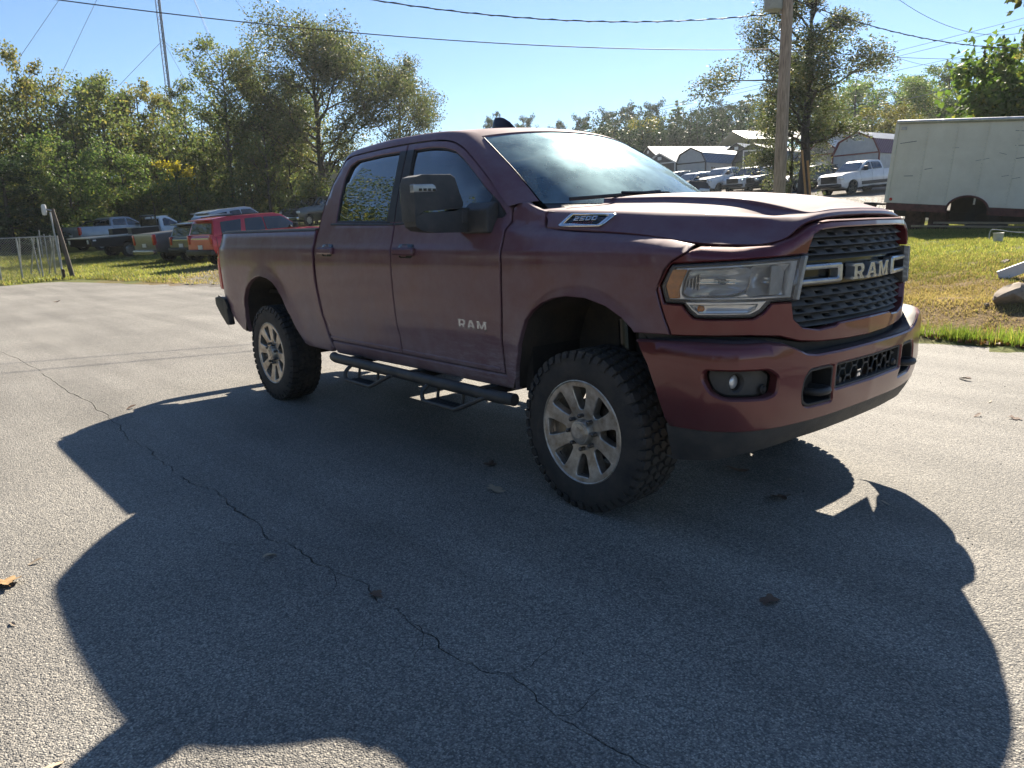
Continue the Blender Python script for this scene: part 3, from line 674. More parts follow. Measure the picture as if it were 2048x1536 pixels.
D5 = [(0, 0), (1.14, 0), (1.3, .14), (1.3, .48), (1.14, .61), (.4, .61), (.4, .78), (1.3, .78), (1.3, 1), (0, 1), (0, .39), (.9, .39), (.9, .22), (0, .22)]
D0 = [(.16, 0), (1.14, 0), (1.3, .14), (1.3, .86), (1.14, 1), (.16, 1), (0, .86), (0, .14)]
D0H = [(.4, .24), (.9, .24), (.9, .76), (.4, .76)]
def lettering(parent, glyphs, F, a0, b0, h, dirn, mat, side, gap=.16, depth=.014, wsc=1.0, edge=.02):
    """raised letters on a surface; dirn = +1/-1: which way the text runs along a; centred on a0"""
    W = sum(max(p[0] for p in g[1])*wsc for g in glyphs)*h + gap*h*(len(glyphs) - 1); u = -W/2
    for nm, o, hl in glyphs:
        w = max(p[0] for p in o)*h*wsc
        f = lambda L: [(a0 + dirn*(u + p[0]*h*wsc), b0 + p[1]*h) for p in L]
        panel('letter', f(o), F, mat, parent, holes=[f(hl)] if hl else (), res=.2, edge=edge, bend=.0012, depth=depth, side=side)
        u += w + gap*h
GLY_RAM = [('R', R_O, R_H), ('A', A_O, A_H), ('M', M_O, None)]
# ---------------------------------------------------------------- wheel (built once, axis Y, outer face towards -Y)
def tyre_mesh(name='tyre'):
    mb = MB(); hp = [(.236, -.100), (.252, -.128), (.275, -.139), (.315, -.1435), (.355, -.142), (.385, -.136), (.402, -.122), (.407, -.10)]
    prof = hp + [(.408, -.05), (.409, 0), (.408, .05)] + [(r, -y) for r, y in reversed(hp)]
    mb.lathe(prof, 72)
    rg = random.Random(4); n = 46
    def block(th, y, pts, r0, r1):
        V = []
        for r, k in ((r0, 1.0), (r1, .88)):
            for a, b in pts:
                q = th + a*k/.415; V.append((r*math.cos(q), y + b*k, r*math.sin(q)))
        m_ = len(pts); mb.add(V, [tuple(range(m_, 2*m_))] + [(i, (i + 1) % m_, m_ + (i + 1) % m_, m_ + i) for i in range(m_)])
    for i in range(n):
        th = 2*math.pi*i/n; st = math.pi/n
        for s in (-1, 1):
            h = .5*.415*2*math.pi/n; w = h*.86*(1.0 if i % 2 else .92)
            block(th + (0 if s < 0 else st), s*.1105, [(-w, -.024), (-w*.3, -.029), (w, -.022), (w*.9, .022), (w*.2, .029), (-w*.92, .02)], .404, .421)
            # side biter on the shoulder
            V = []
            ln = .372 if i % 2 else .386
            for r, y in ((.416, .131), (.405, .1405), (ln, .1465), (ln, .136), (.402, .125)):
                for q in (-w/.415*.8, w/.415*.8):
                    V.append((r*math.cos(th + q), s*y, r*math.sin(th + q)))
            mb.add(V, [(0, 1, 3, 2), (2, 3, 5, 4), (0, 2, 4, 6, 8), (1, 9, 7, 5, 3), (4, 5, 7, 6)])
            block(th + st*(.5 if s < 0 else 1.5), s*.0515, [(-w*.95, -.020), (0, -.028), (w*.95, -.014), (w*.8, .02), (.0, .027), (-w*.95, .012)], .406, .422)
        block(th + st*.9, 0, [(-w*.9, -.012), (-.1*w, -.024), (w*.95, -.016), (w*.9, .012), (.1*w, .024), (-w*.95, .016)], .406, .4225)
    me = bpy.data.meshes.new(name); me.from_pydata(mb.V, [], mb.F); me.update(); return me
def rimF(a, b, off=0.):
    a = np.asarray(a, float); b = np.asarray(b, float); r = np.hypot(a, b)
    y = np.interp(r, [0, .06, .10, .20, .245, .27], [-.112, -.112, -.118, -.131, -.136, -.138])
    return np.stack([a, y - off, b], -1)
def rim_window(k, n=8):
    t0 = 2*math.pi*(k + .5)/n; L = []
    for r, hw in ((.118, .013), (.150, .026), (.205, .042), (.236, .046)): L.append((r, -hw))
    for r, hw in ((.236, .046), (.205, .042), (.150, .026), (.118, .013)): L.append((r, hw))
    L = roundc(L, .013, 3)
    return [(r*math.cos(t0) - w*math.sin(t0), r*math.sin(t0) + w*math.cos(t0)) for r, w in L]
WHEEL_MESH = {}
def build_wheel_meshes():
    hold = bpy.data.objects.new('wheel', None)
    circ = [(.266*math.cos(2*math.pi*i/96), .266*math.sin(2*math.pi*i/96)) for i in range(96)]
    V, Fc = panel_geo(circ, rimF, [rim_window(k) for k in range(8)], .016, .012, .004, .05, 1)
    mb = MB(); mb.add(V, Fc)
    mb.lathe([(.272, -.127), (.2735, -.139), (.268, -.142), (.262, -.136), (.258, -.10), (.24, -.06), (.235, .11), (.262, .125), (.262, .13)], 72)
    me = bpy.data.meshes.new('rim'); me.from_pydata(mb.V, [], mb.F); me.update(); me.materials.append(RIMM); me.shade_smooth(); me.set_sharp_from_angle(angle=R(35)); WHEEL_MESH['rim'] = me
    t = tyre_mesh(); t.materials.append(RUB); t.shade_smooth(); t.set_sharp_from_angle(angle=R(28)); WHEEL_MESH['tyre'] = t
    mb = MB(); mb.lathe([(.0, -.158), (.036, -.157), (.050, -.153), (.052, -.149), (.060, -.147), (.066, -.138), (.070, -.112)], 40)
    mb.prism([(-.024, -.022), (-.006, -.03), (.022, -.018), (.028, .002), (.006, .006), (.02, .026), (-.014, .03), (-.03, .008)], -.158, -.1605, 'Y')
    me = bpy.data.meshes.new('hub_cap'); me.from_pydata(mb.V, [], mb.F); me.update(); me.materials.append(RIMM); me.shade_smooth(); me.set_sharp_from_angle(angle=R(30)); WHEEL_MESH['hub_cap'] = me
    mb = MB(); mb.lathe([(0, -.152), (.006, -.1515), (.0105, -.147), (.0115, -.112)], 8)
    me = bpy.data.meshes.new('lug_nut'); me.from_pydata(mb.V, [], mb.F); me.update(); me.materials.append(pmat('nut_metal', (.2, .19, .18), .35, .9, var=.3, scale=90)); WHEEL_MESH['lug_nut'] = me
    mb = MB(); mb.lathe([(.0, -.05), (.16, -.05), (.165, -.045), (.165, -.02), (.0, -.02)], 40); mb.lathe([(.09, -.05), (.085, -.105), (0, -.105)], 24)
    me = bpy.data.meshes.new('brake_disc'); me.from_pydata(mb.V, [], mb.F); me.update(); me.materials.append(pmat('rusty_disc', (.09, .075, .065), .5, .6, var=.3, scale=30)); WHEEL_MESH['brake_disc'] = me
build_wheel_meshes()
def put_wheel(parent, loc, rz=0., spin=0., cap=True):
    w = sub('wheel', parent, loc, (0, spin, rz))
    for k in ('tyre', 'rim', 'hub_cap', 'brake_disc'):
        o = bpy.data.objects.new(k, WHEEL_MESH[k]); COL.objects.link(o); o.parent = w
    for i in range(8):
        q = 2*math.pi*(i + .5)/8; o = bpy.data.objects.new('lug_nut', WHEEL_MESH['lug_nut']); COL.objects.link(o); o.parent = w; o.location = (.087*math.cos(q), 0, .087*math.sin(q))
    return w
# ---------------------------------------------------------------- the pickup itself
TRUCK = thing('pickup_truck', 'dusty maroon crew cab pickup truck in the middle of the drive', 'pickup truck')
def mouth(L, off): pass
for sd in (-1, 1):
    # ---- fender
    arch_f = [(-.548, .555), (-.50, .70), (-.456, .829), (-.40, .967), (-.345, 1.02), (-.269, 1.066), (-.18, 1.097), (-.086, 1.112), (.048, 1.110), (.174, 1.081), (.275, 1.032), (.335, .985)]
    top = [(-.585, 1.47), (-.597, 1.52), (-.597, 1.56), (-.565, 1.585), (-.50, 1.588), (-.45, 1.565), (-.40, 1.548), (-.345, 1.535), (-.338, 1.48), (-.322, 1.449), (-.25, 1.439), (-.118, 1.427), (.10, 1.417), (.298, 1.404), (.5, 1.383), (.62, 1.362)]
    fo = C([(-.611, .56), (-.613, .76), (-.590, .99), (-.577, 1.225), (-.578, 1.32)] + top)
    seam = [(1.085, 1.333), (1.151, 1.296), (1.189, 1.255), (1.224, 1.167), (1.206, 1.10), (1.183, 1.034), (1.155, .968)]
    fo += seam + [(float(SX(.350)), .968)] + C(list(reversed(arch_f)))
    panel('fender', fo, S, P_RED, TRUCK, rows=(1.31, 1.326, 1.340, 1.354, 1.372), res=.022, edge=.016, bend=.004, depth=.03, side=sd)
    # ---- doors
    fd = [(-.630, .640), (-.628, .76), (-.606, .99), (-.593, 1.225), (-.593, 1.32), (-.601, 1.47), (-.612, 1.556), (-.69, 1.632), (-.811, 1.727), (-.955, 1.824), (-1.099, 1.914), (-1.209, 1.962), (-1.306, 1.987), (-1.474, 2.004), (-1.748, 2.010), (-1.737, 1.88), (-1.721, 1.506), (-1.700, 1.307), (-1.702, 1.03), (-1.696, .858), (-1.686, .743), (-1.690, .640)]
    win_f = [(-1.664, 1.966), (-1.645, 1.785), (-1.631, 1.617), (-1.617, 1.509), (-.640, 1.527), (-.72, 1.600), (-.891, 1.727), (-.993, 1.797), (-1.096, 1.863), (-1.199, 1.917), (-1.319, 1.947), (-1.455, 1.963)]
    d1 = panel('door', C(fd), S, P_RED, TRUCK, rows=(1.31, 1.326, 1.340, 1.354, 1.372), holes=[C(win_f)], res=.045, edge=.025, bend=.005, depth=.05, side=sd)
    rd = [(-1.700, .640), (-1.696, .743), (-1.706, .858), (-1.712, 1.03), (-1.710, 1.307), (-1.731, 1.506), (-1.747, 1.88), (-1.758, 2.010), (-2.095, 2.009), (-2.47, 1.996), (-2.565, 1.974), (-2.604, 1.92), (-2.677, 1.82), (-2.748, 1.658), (-2.782, 1.50), (-2.777, 1.45), (-2.765, 1.299), (-2.772, 1.04), (-2.748, .844), (-2.700, .69), (-2.68, .640)]
    win_r = [(-2.531, 1.525), (-2.531, 1.711), (-2.519, 1.841), (-2.477, 1.925), (-2.39, 1.957), (-2.074, 1.969), (-1.790, 1.968), (-1.782, 1.81), (-1.782, 1.644), (-1.784, 1.507)]
    d2 = panel('door', C(rd), S, P_RED, TRUCK, rows=(1.31, 1.326, 1.340, 1.354, 1.372), holes=[C(win_r)], res=.045, edge=.025, bend=.005, depth=.05, side=sd)
    # black pillar trim, glass, belt seals
    bp = C([(-1.742, 1.972), (-1.738, 1.88), (-1.722, 1.512), (-1.612, 1.509), (-1.628, 1.617), (-1.642, 1.785), (-1.662, 1.972)])
    panel('pillar_trim', bp, lambda a, b, off=0.: S(a, b, off + .002), BLK, d1, res=.08, edge=.05, bend=.003, depth=.01, side=sd)
    bp = C([(-1.753, 1.972), (-1.748, 1.88), (-1.732, 1.512), (-1.824, 1.512), (-1.819, 1.644), (-1.818, 1.81), (-1.830, 1.972)])
    panel('pillar_trim', bp, lambda a, b, off=0.: S(a, b, off + .002), BLK, d2, res=.08, edge=.05, bend=.003, depth=.01, side=sd)
    panel('window', C(win_f), lambda a, b, off=0.: S(a, b, off - .014), G_SIDE, d1, res=.12, edge=.06, bend=.0005, depth=.004, side=sd)
    panel('window', C(win_r), lambda a, b, off=0.: S(a, b, off - .014), G_SIDE, d2, res=.12, edge=.06, bend=.0005, depth=.004, side=sd)
    for dd, w in ((d1, win_f), (d2, win_r)):
        L = np.array(C(w)); cen = L.mean(0); inner = cen + (L - cen)*np.array([.965, .95])
        panel('window_seal', [tuple(v) for v in L], lambda a, b, off=0.: S(a, b, off - .006), BLK, dd, holes=[[tuple(v) for v in inner]], res=.3, edge=.04, bend=.002, depth=.01, side=sd)
    panel('belt_trim', C([(-.66, 1.523), (-.66, 1.507), (-1.718, 1.490), (-1.718, 1.506)]), lambda a, b, off=0.: S(a, b, off + .006), BLK, d1, res=.3, edge=.06, bend=.004, depth=.012, side=sd)
    panel('belt_trim', C([(-1.735, 1.506), (-1.735, 1.490), (-2.60, 1.506), (-2.60, 1.522)]), lambda a, b, off=0.: S(a, b, off + .006), BLK, d2, res=.3, edge=.06, bend=.004, depth=.012, side=sd)
    # handles
    for dd, x0, x1 in ((d1, -1.655, -1.415), (d2, -2.71, -2.475)):
        hb = roundc([(x0, 1.300), (x1, 1.300), (x1, 1.348), (x0, 1.348)], .012)
        panel('handle', C(hb), lambda a, b, off=0.: S(a, b, off + .028), P_RED, dd, res=.05, edge=.02, bend=.011, depth=.03, side=sd)
        cup = roundc([(x0 + .05, 1.283), (x1 - .03, 1.283), (x1 - .02, 1.37), (x0 + .03, 1.37)], .03)
        panel('handle_shade_patch', C(cup), lambda a, b, off=0.: S(a, b, off + .0012), GLOSS, dd, res=.1, edge=.03, bend=.001, depth=.004, side=sd)  # flat black patch painting the shade of the handle cup
    # crease low on the doors: a slim raised shoulder
    for dd, x0, x1 in ((d1, -.66, -1.685), (d2, -1.725, -2.70)):
        panel('door_crease', C([(x0, .622+.032), (x1, .652), (x1, .672), (x0, .672)]), lambda a, b, off=0.: S(a, b, off + .004), P_RED, dd, res=.3, edge=.08, bend=.004, depth=.006, side=sd)
    # sill
    so_ = C([(-.552, .552), (-.555, .635), (-.60, .633), (-2.69, .633), (-2.70, .60), (-2.662, .535), (-1.6, .548)])
    panel('sill', so_, lambda a, b, off=0.: S(a, b, off - .002), P_RED, TRUCK, res=.08, edge=.05, bend=.01, depth=.05, side=sd)
    lettering(d1, GLY_RAM, S, float(SX(-.873)), .876, .058, -1 if sd < 0 else 1, SATIN, sd, gap=.14, depth=.008, wsc=1.28)
    # ---- bed side
    arch_r = [(-4.39, .552), (-4.345, .72), (-4.290, .88), (-4.220, .975), (-4.14, 1.025), (-4.050, 1.062), (-3.95, 1.088), (-3.85, 1.099), (-3.704, 1.083), (-3.60, 1.052), (-3.51, 1.00), (-3.428, .926), (-3.345, .813), (-3.268, .683), (-3.195, .560)]
    bo = [(-2.835, 1.474), (-2.826, 1.298), (-2.829, 1.1), (-2.802, .95), (-2.768, .767), (-2.743, .665), (-2.70, .575), (-2.76, .537), (-3.15, .545)] + list(reversed(arch_r)) + [(-4.52, .565), (-4.66, .655), (-4.80, .79), (-4.90, .84), (-4.925, .90), (-4.915, 1.17), (-4.885, 1.32), (-4.845, 1.44), (-4.82, 1.474)]
    bed = panel('bed_side', C(bo), S, P_RED, TRUCK, rows=(1.31, 1.326, 1.340, 1.354, 1.372), res=.045, edge=.024, bend=.006, depth=.04, side=sd)
    panel('bed_rail', C([(-2.84, 1.469), (-2.84, 1.486), (-4.84, 1.487), (-4.845, 1.470)]), lambda a, b, off=0.: S(a, b, off + .004), BLK, TRUCK, res=.3, edge=.1, bend=.004, depth=.09, side=sd)
    # gap filler between cab and bed
    panel('cab_back_edge', C([(-2.77, .66), (-2.79, .85), (-2.815, 1.04), (-2.806, 1.30), (-2.82, 1.47), (-2.785, 1.47), (-2.772, 1.3), (-2.778, 1.04), (-2.754, .844), (-2.71, .69)]), lambda a, b, off=0.: S(a, b, off - .012), P_RED, TRUCK, res=.2, edge=.04, bend=.004, depth=.08, side=sd)
    # tail lamp wraps the rear corner
    tl = [(-4.86, 1.335), (-4.895, 1.335), (-4.95, 1.31), (-4.985, 1.18), (-5.0, .965), (-4.985, .93), (-4.925, .93), (-4.92, 1.17)]
    panel('tail_lamp', C(tl), lambda a, b, off=0.: S(a, b, off + .006), REDL, TRUCK, res=.06, edge=.03, bend=.012, depth=.09, side=sd)
    # wheel houses
    for arch, nm in ((arch_f, 'f'), (arch_r, 'r')):
        L = cr(arch, 40); rows = []
        if nm == 'f': L = np.concatenate([L, [[.40, .93], [.46, .80], [.47, .60]]])
        yo = S(SX(np.array([-.2]) if nm == 'f' else np.array([-3.8])), np.array([.95]))[0, 1]
        for f, t in ((.0, .022), (.25, .03), (1.0, .03)):
            y = .985 - (.985 - .50)*f
            rows.append(np.stack([L[:, 0], np.full(len(L), y - .02), L[:, 1]], 1)*1.0 + np.array([0, 0, .012]))
        sheet('wheel_arch_liner', np.array(rows), LINER, TRUCK, side=sd)
        x0, x1 = L[:, 0].min(), L[:, 0].max()
        mb = MB(); mb.box(((x0 + x1)/2, sd*.49, .86), (x1 - x0, .03, .62)); mb.build('dark_arch_panel', LINER, TRUCK)
    # ---- cab frame: between door seam and roof / windscreen / back
    seamL = [(-.597, 1.57), (-.69, 1.638), (-.811, 1.733), (-.955, 1.830), (-1.099, 1.920), (-1.209, 1.968), (-1.306, 1.993), (-1.474, 2.010), (-1.776, 2.018), (-2.095, 2.015), (-2.47, 2.003), (-2.572, 1.981), (-2.612, 1.925), (-2.685, 1.824), (-2.756, 1.660), (-2.790, 1.50), (-2.815, 1.44)]
    E1 = [(-.478, .800, 1.592), (-.60, .778, 1.682), (-.745, .755, 1.785), (-.90, .73, 1.885), (-1.02, .705, 1.957), (-1.13, .68, 2.016), (-1.24, .695, 2.044), (-1.45, .71, 2.062), (-1.776, .715, 2.070), (-2.095, .715, 2.068), (-2.46, .70, 2.050), (-2.61, .69, 2.028), (-2.69, .69, 1.97), (-2.74, .71, 1.85), (-2.79, .745, 1.67), (-2.835, .79, 1.51), (-2.845, .82, 1.44)]
    Sm = cr([(x, gh(z) if z > 1.49 else .945, z) for x, z in seamL], 90); Ee = cr(E1, 90)
    rows = []
    for t in np.linspace(0, 1, 8):
        b = Sm*(1 - t) + Ee*t
        k = math.sin(math.pi*t)
        out = np.stack([np.zeros(90), np.full(90, .8), np.full(90, .25)], 1)
        wz = np.clip((Sm[:, 2] - 1.9)/.1, 0, 1)[:, None]
        out = out*(1 - wz) + np.stack([np.zeros(90), np.full(90, .4), np.full(90, .75)], 1)*wz
        amp = np.interp(np.arange(90), [0, 12, 25, 60, 70, 89], [.012, .02, .016, .016, .02, .012])[:, None]
        rows.append(b + out*amp*k*1.3)
    inn = Sm - np.array([0, .05, .0]); rows = [inn] + rows
    sheet('cab_pillar', np.array(rows), P_RED, TRUCK, side=sd)
    lip = [Ee, Ee + np.array([-.03, -.012, -.035])]
    sheet('windscreen_seal', np.array([Ee + np.array([.004, -.002, .004]), Ee + np.array([.0, -.022, -.004]), Ee + np.array([-.03, -.026, -.04])])[:, :26], BLK, TRUCK, side=sd)
    # ---- mirror
    mr = sub('mirror', TRUCK)
    H = [(-1.348, 1.50), (-1.348, 1.70), (-1.332, 1.735), (-1.29, 1.748), (-1.10, 1.752), (-1.072, 1.735), (-1.045, 1.66), (-1.020, 1.60), (-1.024, 1.578), (-1.06, 1.566), (-1.29, 1.558), (-1.345, 1.52)]
    def mbox(name, poly, x0, x1, mat, bev, parent=mr):
        mb = MB(); mb.prism([(sd*-y if sd > 0 else y, z) for y, z in poly], x0, x1, 'X')
        return mb.build(name, mat, parent, smooth=50, bevel=bev, seg=3)
    def frontbulge(o, c, r, k):
        for v in o.data.vertices:
            q = ((abs(v.co.y) - c[0])/r[0])**2 + ((v.co.z - c[1])/r[1])**2
            v.co.x += k*max(0, 1 - q)*(1 if v.co.x > -.9 else 0)
    o = mbox('mirror_head', H, -1.00, -.865, BLKG, .03)
    low = [(-1.348, 1.53), (-1.338, 1.475), (-1.30, 1.452), (-1.20, 1.440), (-.96, 1.436), (-.925, 1.45), (-.925, 1.565), (-.97, 1.572), (-1.03, 1.574), (-1.07, 1.556), (-1.29, 1.548), (-1.345, 1.522)]
    o = mbox('mirror_arm', low, -.99, -.872, BLKG, .022)
    mbox('arm_cover', [(-1.03, 1.49), (-1.03, 1.553), (-.945, 1.553), (-.945, 1.483)], -.90, -.869, BLKG, .004)
    mbox('mirror_base', [(-.99, 1.43), (-.90, 1.425), (-.90, 1.60), (-.93, 1.60), (-.985, 1.56)], -.93, -.70, BLKG, .02)
    mbox('mirror_glass', [(-1.345, 1.60), (-1.345, 1.70), (-1.30, 1.725), (-1.11, 1.728), (-1.07, 1.64), (-1.06, 1.60)], -1.008, -.995, CHROME, .003)
    lampo = [(-1.352, 1.653), (-1.352, 1.697), (-1.225, 1.701), (-1.207, 1.690), (-1.200, 1.664), (-1.225, 1.658)]
    lp = mbox('mirror_lamp', lampo, -.90, -.862, MATS.get('lamp_case') or pmat('lamp_case', (.40, .41, .42), .25, .4), .006)
    for i in range(4):
        y = -1.318 + .030*i; mbox('lamp_cell', [(y, 1.663), (y, 1.675), (y + .019, 1.675), (y + .019, 1.663)], -.87, -.8585, GLOSS, .001)
    # sail panel behind the mirror
    panel('mirror_sail', C([(-.645, 1.512), (-.70, 1.59), (-.76, 1.638), (-.80, 1.52)]), lambda a, b, off=0.: S(a, b, off + .004), BLK, d1, res=.1, edge=.04, bend=.004, depth=.02, side=sd)
    # ---- running board
    rb = sub('running_board', TRUCK); ty = sd*1.012
    mb = MB(); mb.tube([(-2.60, ty*.985, .525), (-2.54, ty, .522), (-2.2, ty, .520), (-.62, ty, .514), (-.50, ty*.985, .514)], .036, 16); mb.build('step_tube', TUBEM, rb, smooth=50)
    for x0, x1 in ((-2.29, -1.70), (-1.30, -.70)):
        mb = MB(); yo = ty + sd*.055
        pts = [(x0, ty + sd*.012, .50), (x0 - .012, yo, .455), (x0 + .0, yo + sd*.01, .412), (x0 + .035, yo + sd*.012, .398), (x0 + .30, yo + sd*.012, .396), (x0 + .36, yo + sd*.01, .402), (x1 - .05, ty + sd*.03, .488), (x1, ty, .505)]
        mb.tube(cr(pts, 26), .0145, 8); st = mb.build('step_hoop', TUBEM, rb, smooth=50)
        pl = [(x0 + .03, abs(yo) - .085), (x0 + .33, abs(yo) - .085), (x0 + .33, abs(yo) + .005), (x0 + .03, abs(yo) + .005)]
        slots = []
        for i in range(8):
            for j in range(2):
                cx, cyy = x0 + .058 + .035*i, abs(yo) - .062 + .042*j
                slots.append([(cx - .006, cyy - .013), (cx + .006, cyy - .013), (cx + .006, cyy + .013), (cx - .006, cyy + .013)])
        panel('step_plate', pl, lambda a, b, off=0.: np.stack([np.asarray(a), np.asarray(b), .405 + off + 0*np.asarray(a)], -1), TUBEM, rb, holes=slots, res=.1, edge=.05, bend=.001, depth=.006, side=sd, back=True)
        for q in (.05, .31):
            mb = MB(); mb.tube([(x0 + q, yo - sd*.07, .40), (x0 + q, ty - sd*.03, .49)], .011, 6); mb.build('step_bracket', TUBEM, rb)
    for x in (-2.3, -1.5, -.75):
        mb = MB(); mb.box((x, sd*.80, .53), (.07, .45, .05)); mb.build('board_bracket', DARK, rb)
# ---- bonnet
Lh = [
 [(-.31, .905, 1.450), (.0, .911, 1.433), (.30, .900, 1.411), (.585, .838, 1.369), (.722, .745, 1.358), (.798, .685, 1.358), (.858, .606, 1.378), (.886, .522, 1.430), (.902, .438, 1.454), (.918, .25, 1.469), (.926, 0, 1.474)],
 [(-.325, .885, 1.495), (.0, .880, 1.474), (.30, .845, 1.450), (.535, .770, 1.420), (.66, .680, 1.404), (.745, .625, 1.404), (.820, .557, 1.428), (.864, .502, 1.452), (.896, .430, 1.464), (.915, .25, 1.478), (.923, 0, 1.483)],
 [(-.40, .850, 1.538), (.0, .832, 1.520), (.25, .785, 1.507), (.48, .700, 1.490), (.60, .625, 1.478), (.69, .573, 1.470), (.77, .520, 1.466), (.838, .482, 1.468), (.890, .424, 1.470), (.911, .25, 1.483), (.919, 0, 1.487)],
 [(-.42, .77, 1.552), (.0, .750, 1.533), (.22, .710, 1.520), (.45, .640, 1.504), (.565, .578, 1.491), (.655, .540, 1.482), (.735, .505, 1.475), (.815, .470, 1.473), (.884, .418, 1.474), (.906, .25, 1.486), (.914, 0, 1.490)],
 [(-.36, .535, 1.568), (.0, .53, 1.556), (.2, .527, 1.547), (.42, .518, 1.531), (.55, .508, 1.517), (.64, .498, 1.503), (.725, .482, 1.488), (.81, .460, 1.478), (.878, .412, 1.477), (.900, .25, 1.489), (.908, 0, 1.493)],
 [(-.335, .485, 1.585), (.0, .480, 1.576), (.2, .477, 1.568), (.42, .470, 1.552), (.55, .463, 1.537), (.64, .456, 1.521), (.725, .446, 1.503), (.81, .432, 1.488), (.870, .400, 1.482), (.893, .25, 1.493), (.901, 0, 1.497)],
 [(-.325, .450, 1.603), (.0, .447, 1.596), (.2, .445, 1.588), (.42, .441, 1.573), (.55, .437, 1.559), (.64, .432, 1.543), (.725, .425, 1.523), (.80, .413, 1.503), (.860, .384, 1.489), (.885, .25, 1.498), (.893, 0, 1.502)],
 [(-.27, .25, 1.617), (.0, .25, 1.612), (.2, .25, 1.604), (.40, .25, 1.590), (.54, .25, 1.575), (.64, .25, 1.559), (.72, .25, 1.542), (.785, .25, 1.524), (.835, .22, 1.511), (.855, .15, 1.508), (.862, 0, 1.509)],
 [(-.24, 0, 1.622), (.0, 0, 1.618), (.18, 0, 1.611), (.38, 0, 1.598), (.53, 0, 1.582), (.63, 0, 1.566), (.705, 0, 1.550), (.755, 0, 1.538), (.79, 0, 1.528), (.81, 0, 1.523), (.83, 0, 1.518)]]
Lr = np.array([cr(l, 61) for l in Lh])
Gh = np.array([cr(Lr[:, i], 41) for i in range(61)])      # 61 x 41
Gh[:, -1, 1] = 0
half = Gh
skirt = Gh[:, :1] + np.array([-.004, -.003, -.008]); sk2 = Gh[:, :1] + np.array([-.06, -.03, -.012])
full = np.concatenate([sk2, skirt, Gh], 1)
oth = full[:, ::-1][:, 1:]*np.array([1, -1, 1])
HOOD = sheet('hood', np.concatenate([full, oth], 1), P_RED, TRUCK, side=-1, angle=60)
HOOD_G = Gh
# ---- number plate badges on the bonnet side
def hoodF_factory(sd):
    # local surface through the bonnet side wall (loop0..loop2)
    xs = Gh[:, :, 0]; zs = Gh[:, :, 2]; ys = Gh[:, :, 1]
    def F(a, b, off=0.):
        a = np.asarray(a, float); b = np.asarray(b, float); out = np.empty(a.shape + (3,))
        for k in range(a.size):
            A, Bz = a.flat[k], b.flat[k]
            i = int(np.clip(np.searchsorted(xs[:30, 0], A), 1, 29)); t = (A - xs[i - 1, 0])/(xs[i, 0] - xs[i - 1, 0])
            col = HOOD_G[i - 1, :14]*(1 - t) + HOOD_G[i, :14]*t
            y = np.interp(Bz, col[:, 2], col[:, 1]); out.reshape(-1, 3)[k] = (A, y + off*.95, Bz + off*.25)
        return out
    return F
for sd in (-1, 1):
    HF = hoodF_factory(sd); bg = sub('badge', HOOD)
    fr = [(-.225, 1.459), (-.165, 1.518), (.100, 1.508), (.110, 1.500), (.068, 1.454), (.05, 1.448), (-.21, 1.450)]
    fi = [(-.185, 1.468), (-.147, 1.507), (.073, 1.498), (.043, 1.463), (.035, 1.459)]
    off = lambda k: (lambda a, b, o=0.: HF(a, b, o + k))
    panel('badge_frame', fr, off(.012), CHROME, bg, holes=[fi], res=.2, edge=.02, bend=.004, depth=.016, side=sd)
    panel('badge_plate', fi, off(.005), GLOSS, bg, res=.1, edge=.03, bend=.001, depth=.004, side=sd)
    tx = 1 if sd < 0 else -1
    lettering(bg, [('2', D2, None), ('5', D5, None), ('0', D0, D0H), ('0', D0, D0H)], off(.011), -.057, 1.4785, .021, tx, CHROME, sd, gap=.3, depth=.006, wsc=1.12)
    me = fontmesh('HEAVY DUTY', .0125); V = np.array([v.co[:] for v in me.vertices])
    P = HF(-.068 + tx*V[:, 0]*1.75, 1.4675 + V[:, 1], .0065)*np.array([1, sd, 1])
    me.vertices.foreach_set('co', P.astype(np.float32).ravel()); me.update()
    link('badge_script', me, pmat('red_script', (.35, .03, .02), .4, var=.1), bg)
# ---- roof
Er = cr(E1, 90)[26:64]
n_r = len(Er); ny = 25; rowsR = []
for i, (x, y, z) in enumerate(Er):
    row = []
    for t in np.linspace(-1, 1, ny):
        k = 1 - abs(t)**2.4
        fwd = .125*(1 - t*t)*np.interp(i, [0, 8, 14], [1, .6, 0]) - .02*(1 - t*t)*np.interp(i, [n_r - 8, n_r - 1], [0, 1])
        crown = np.interp(x, [-2.75, -2.5, -1.9, -1.4, -1.1], [.02, .034, .036, .034, .045])
        row.append((x + fwd, y*t, z + crown*k))
    rowsR.append(row)
rowsR = np.array(rowsR)
fr0 = rowsR[:1] + np.array([.004, 0, -.02]); bk0 = rowsR[-1:] + np.array([-.02, 0, -.06])
ROOF = sheet('roof', np.concatenate([fr0, rowsR, bk0]), P_RED, TRUCK)
# drip line at the roof front
wtop = rowsR[0]
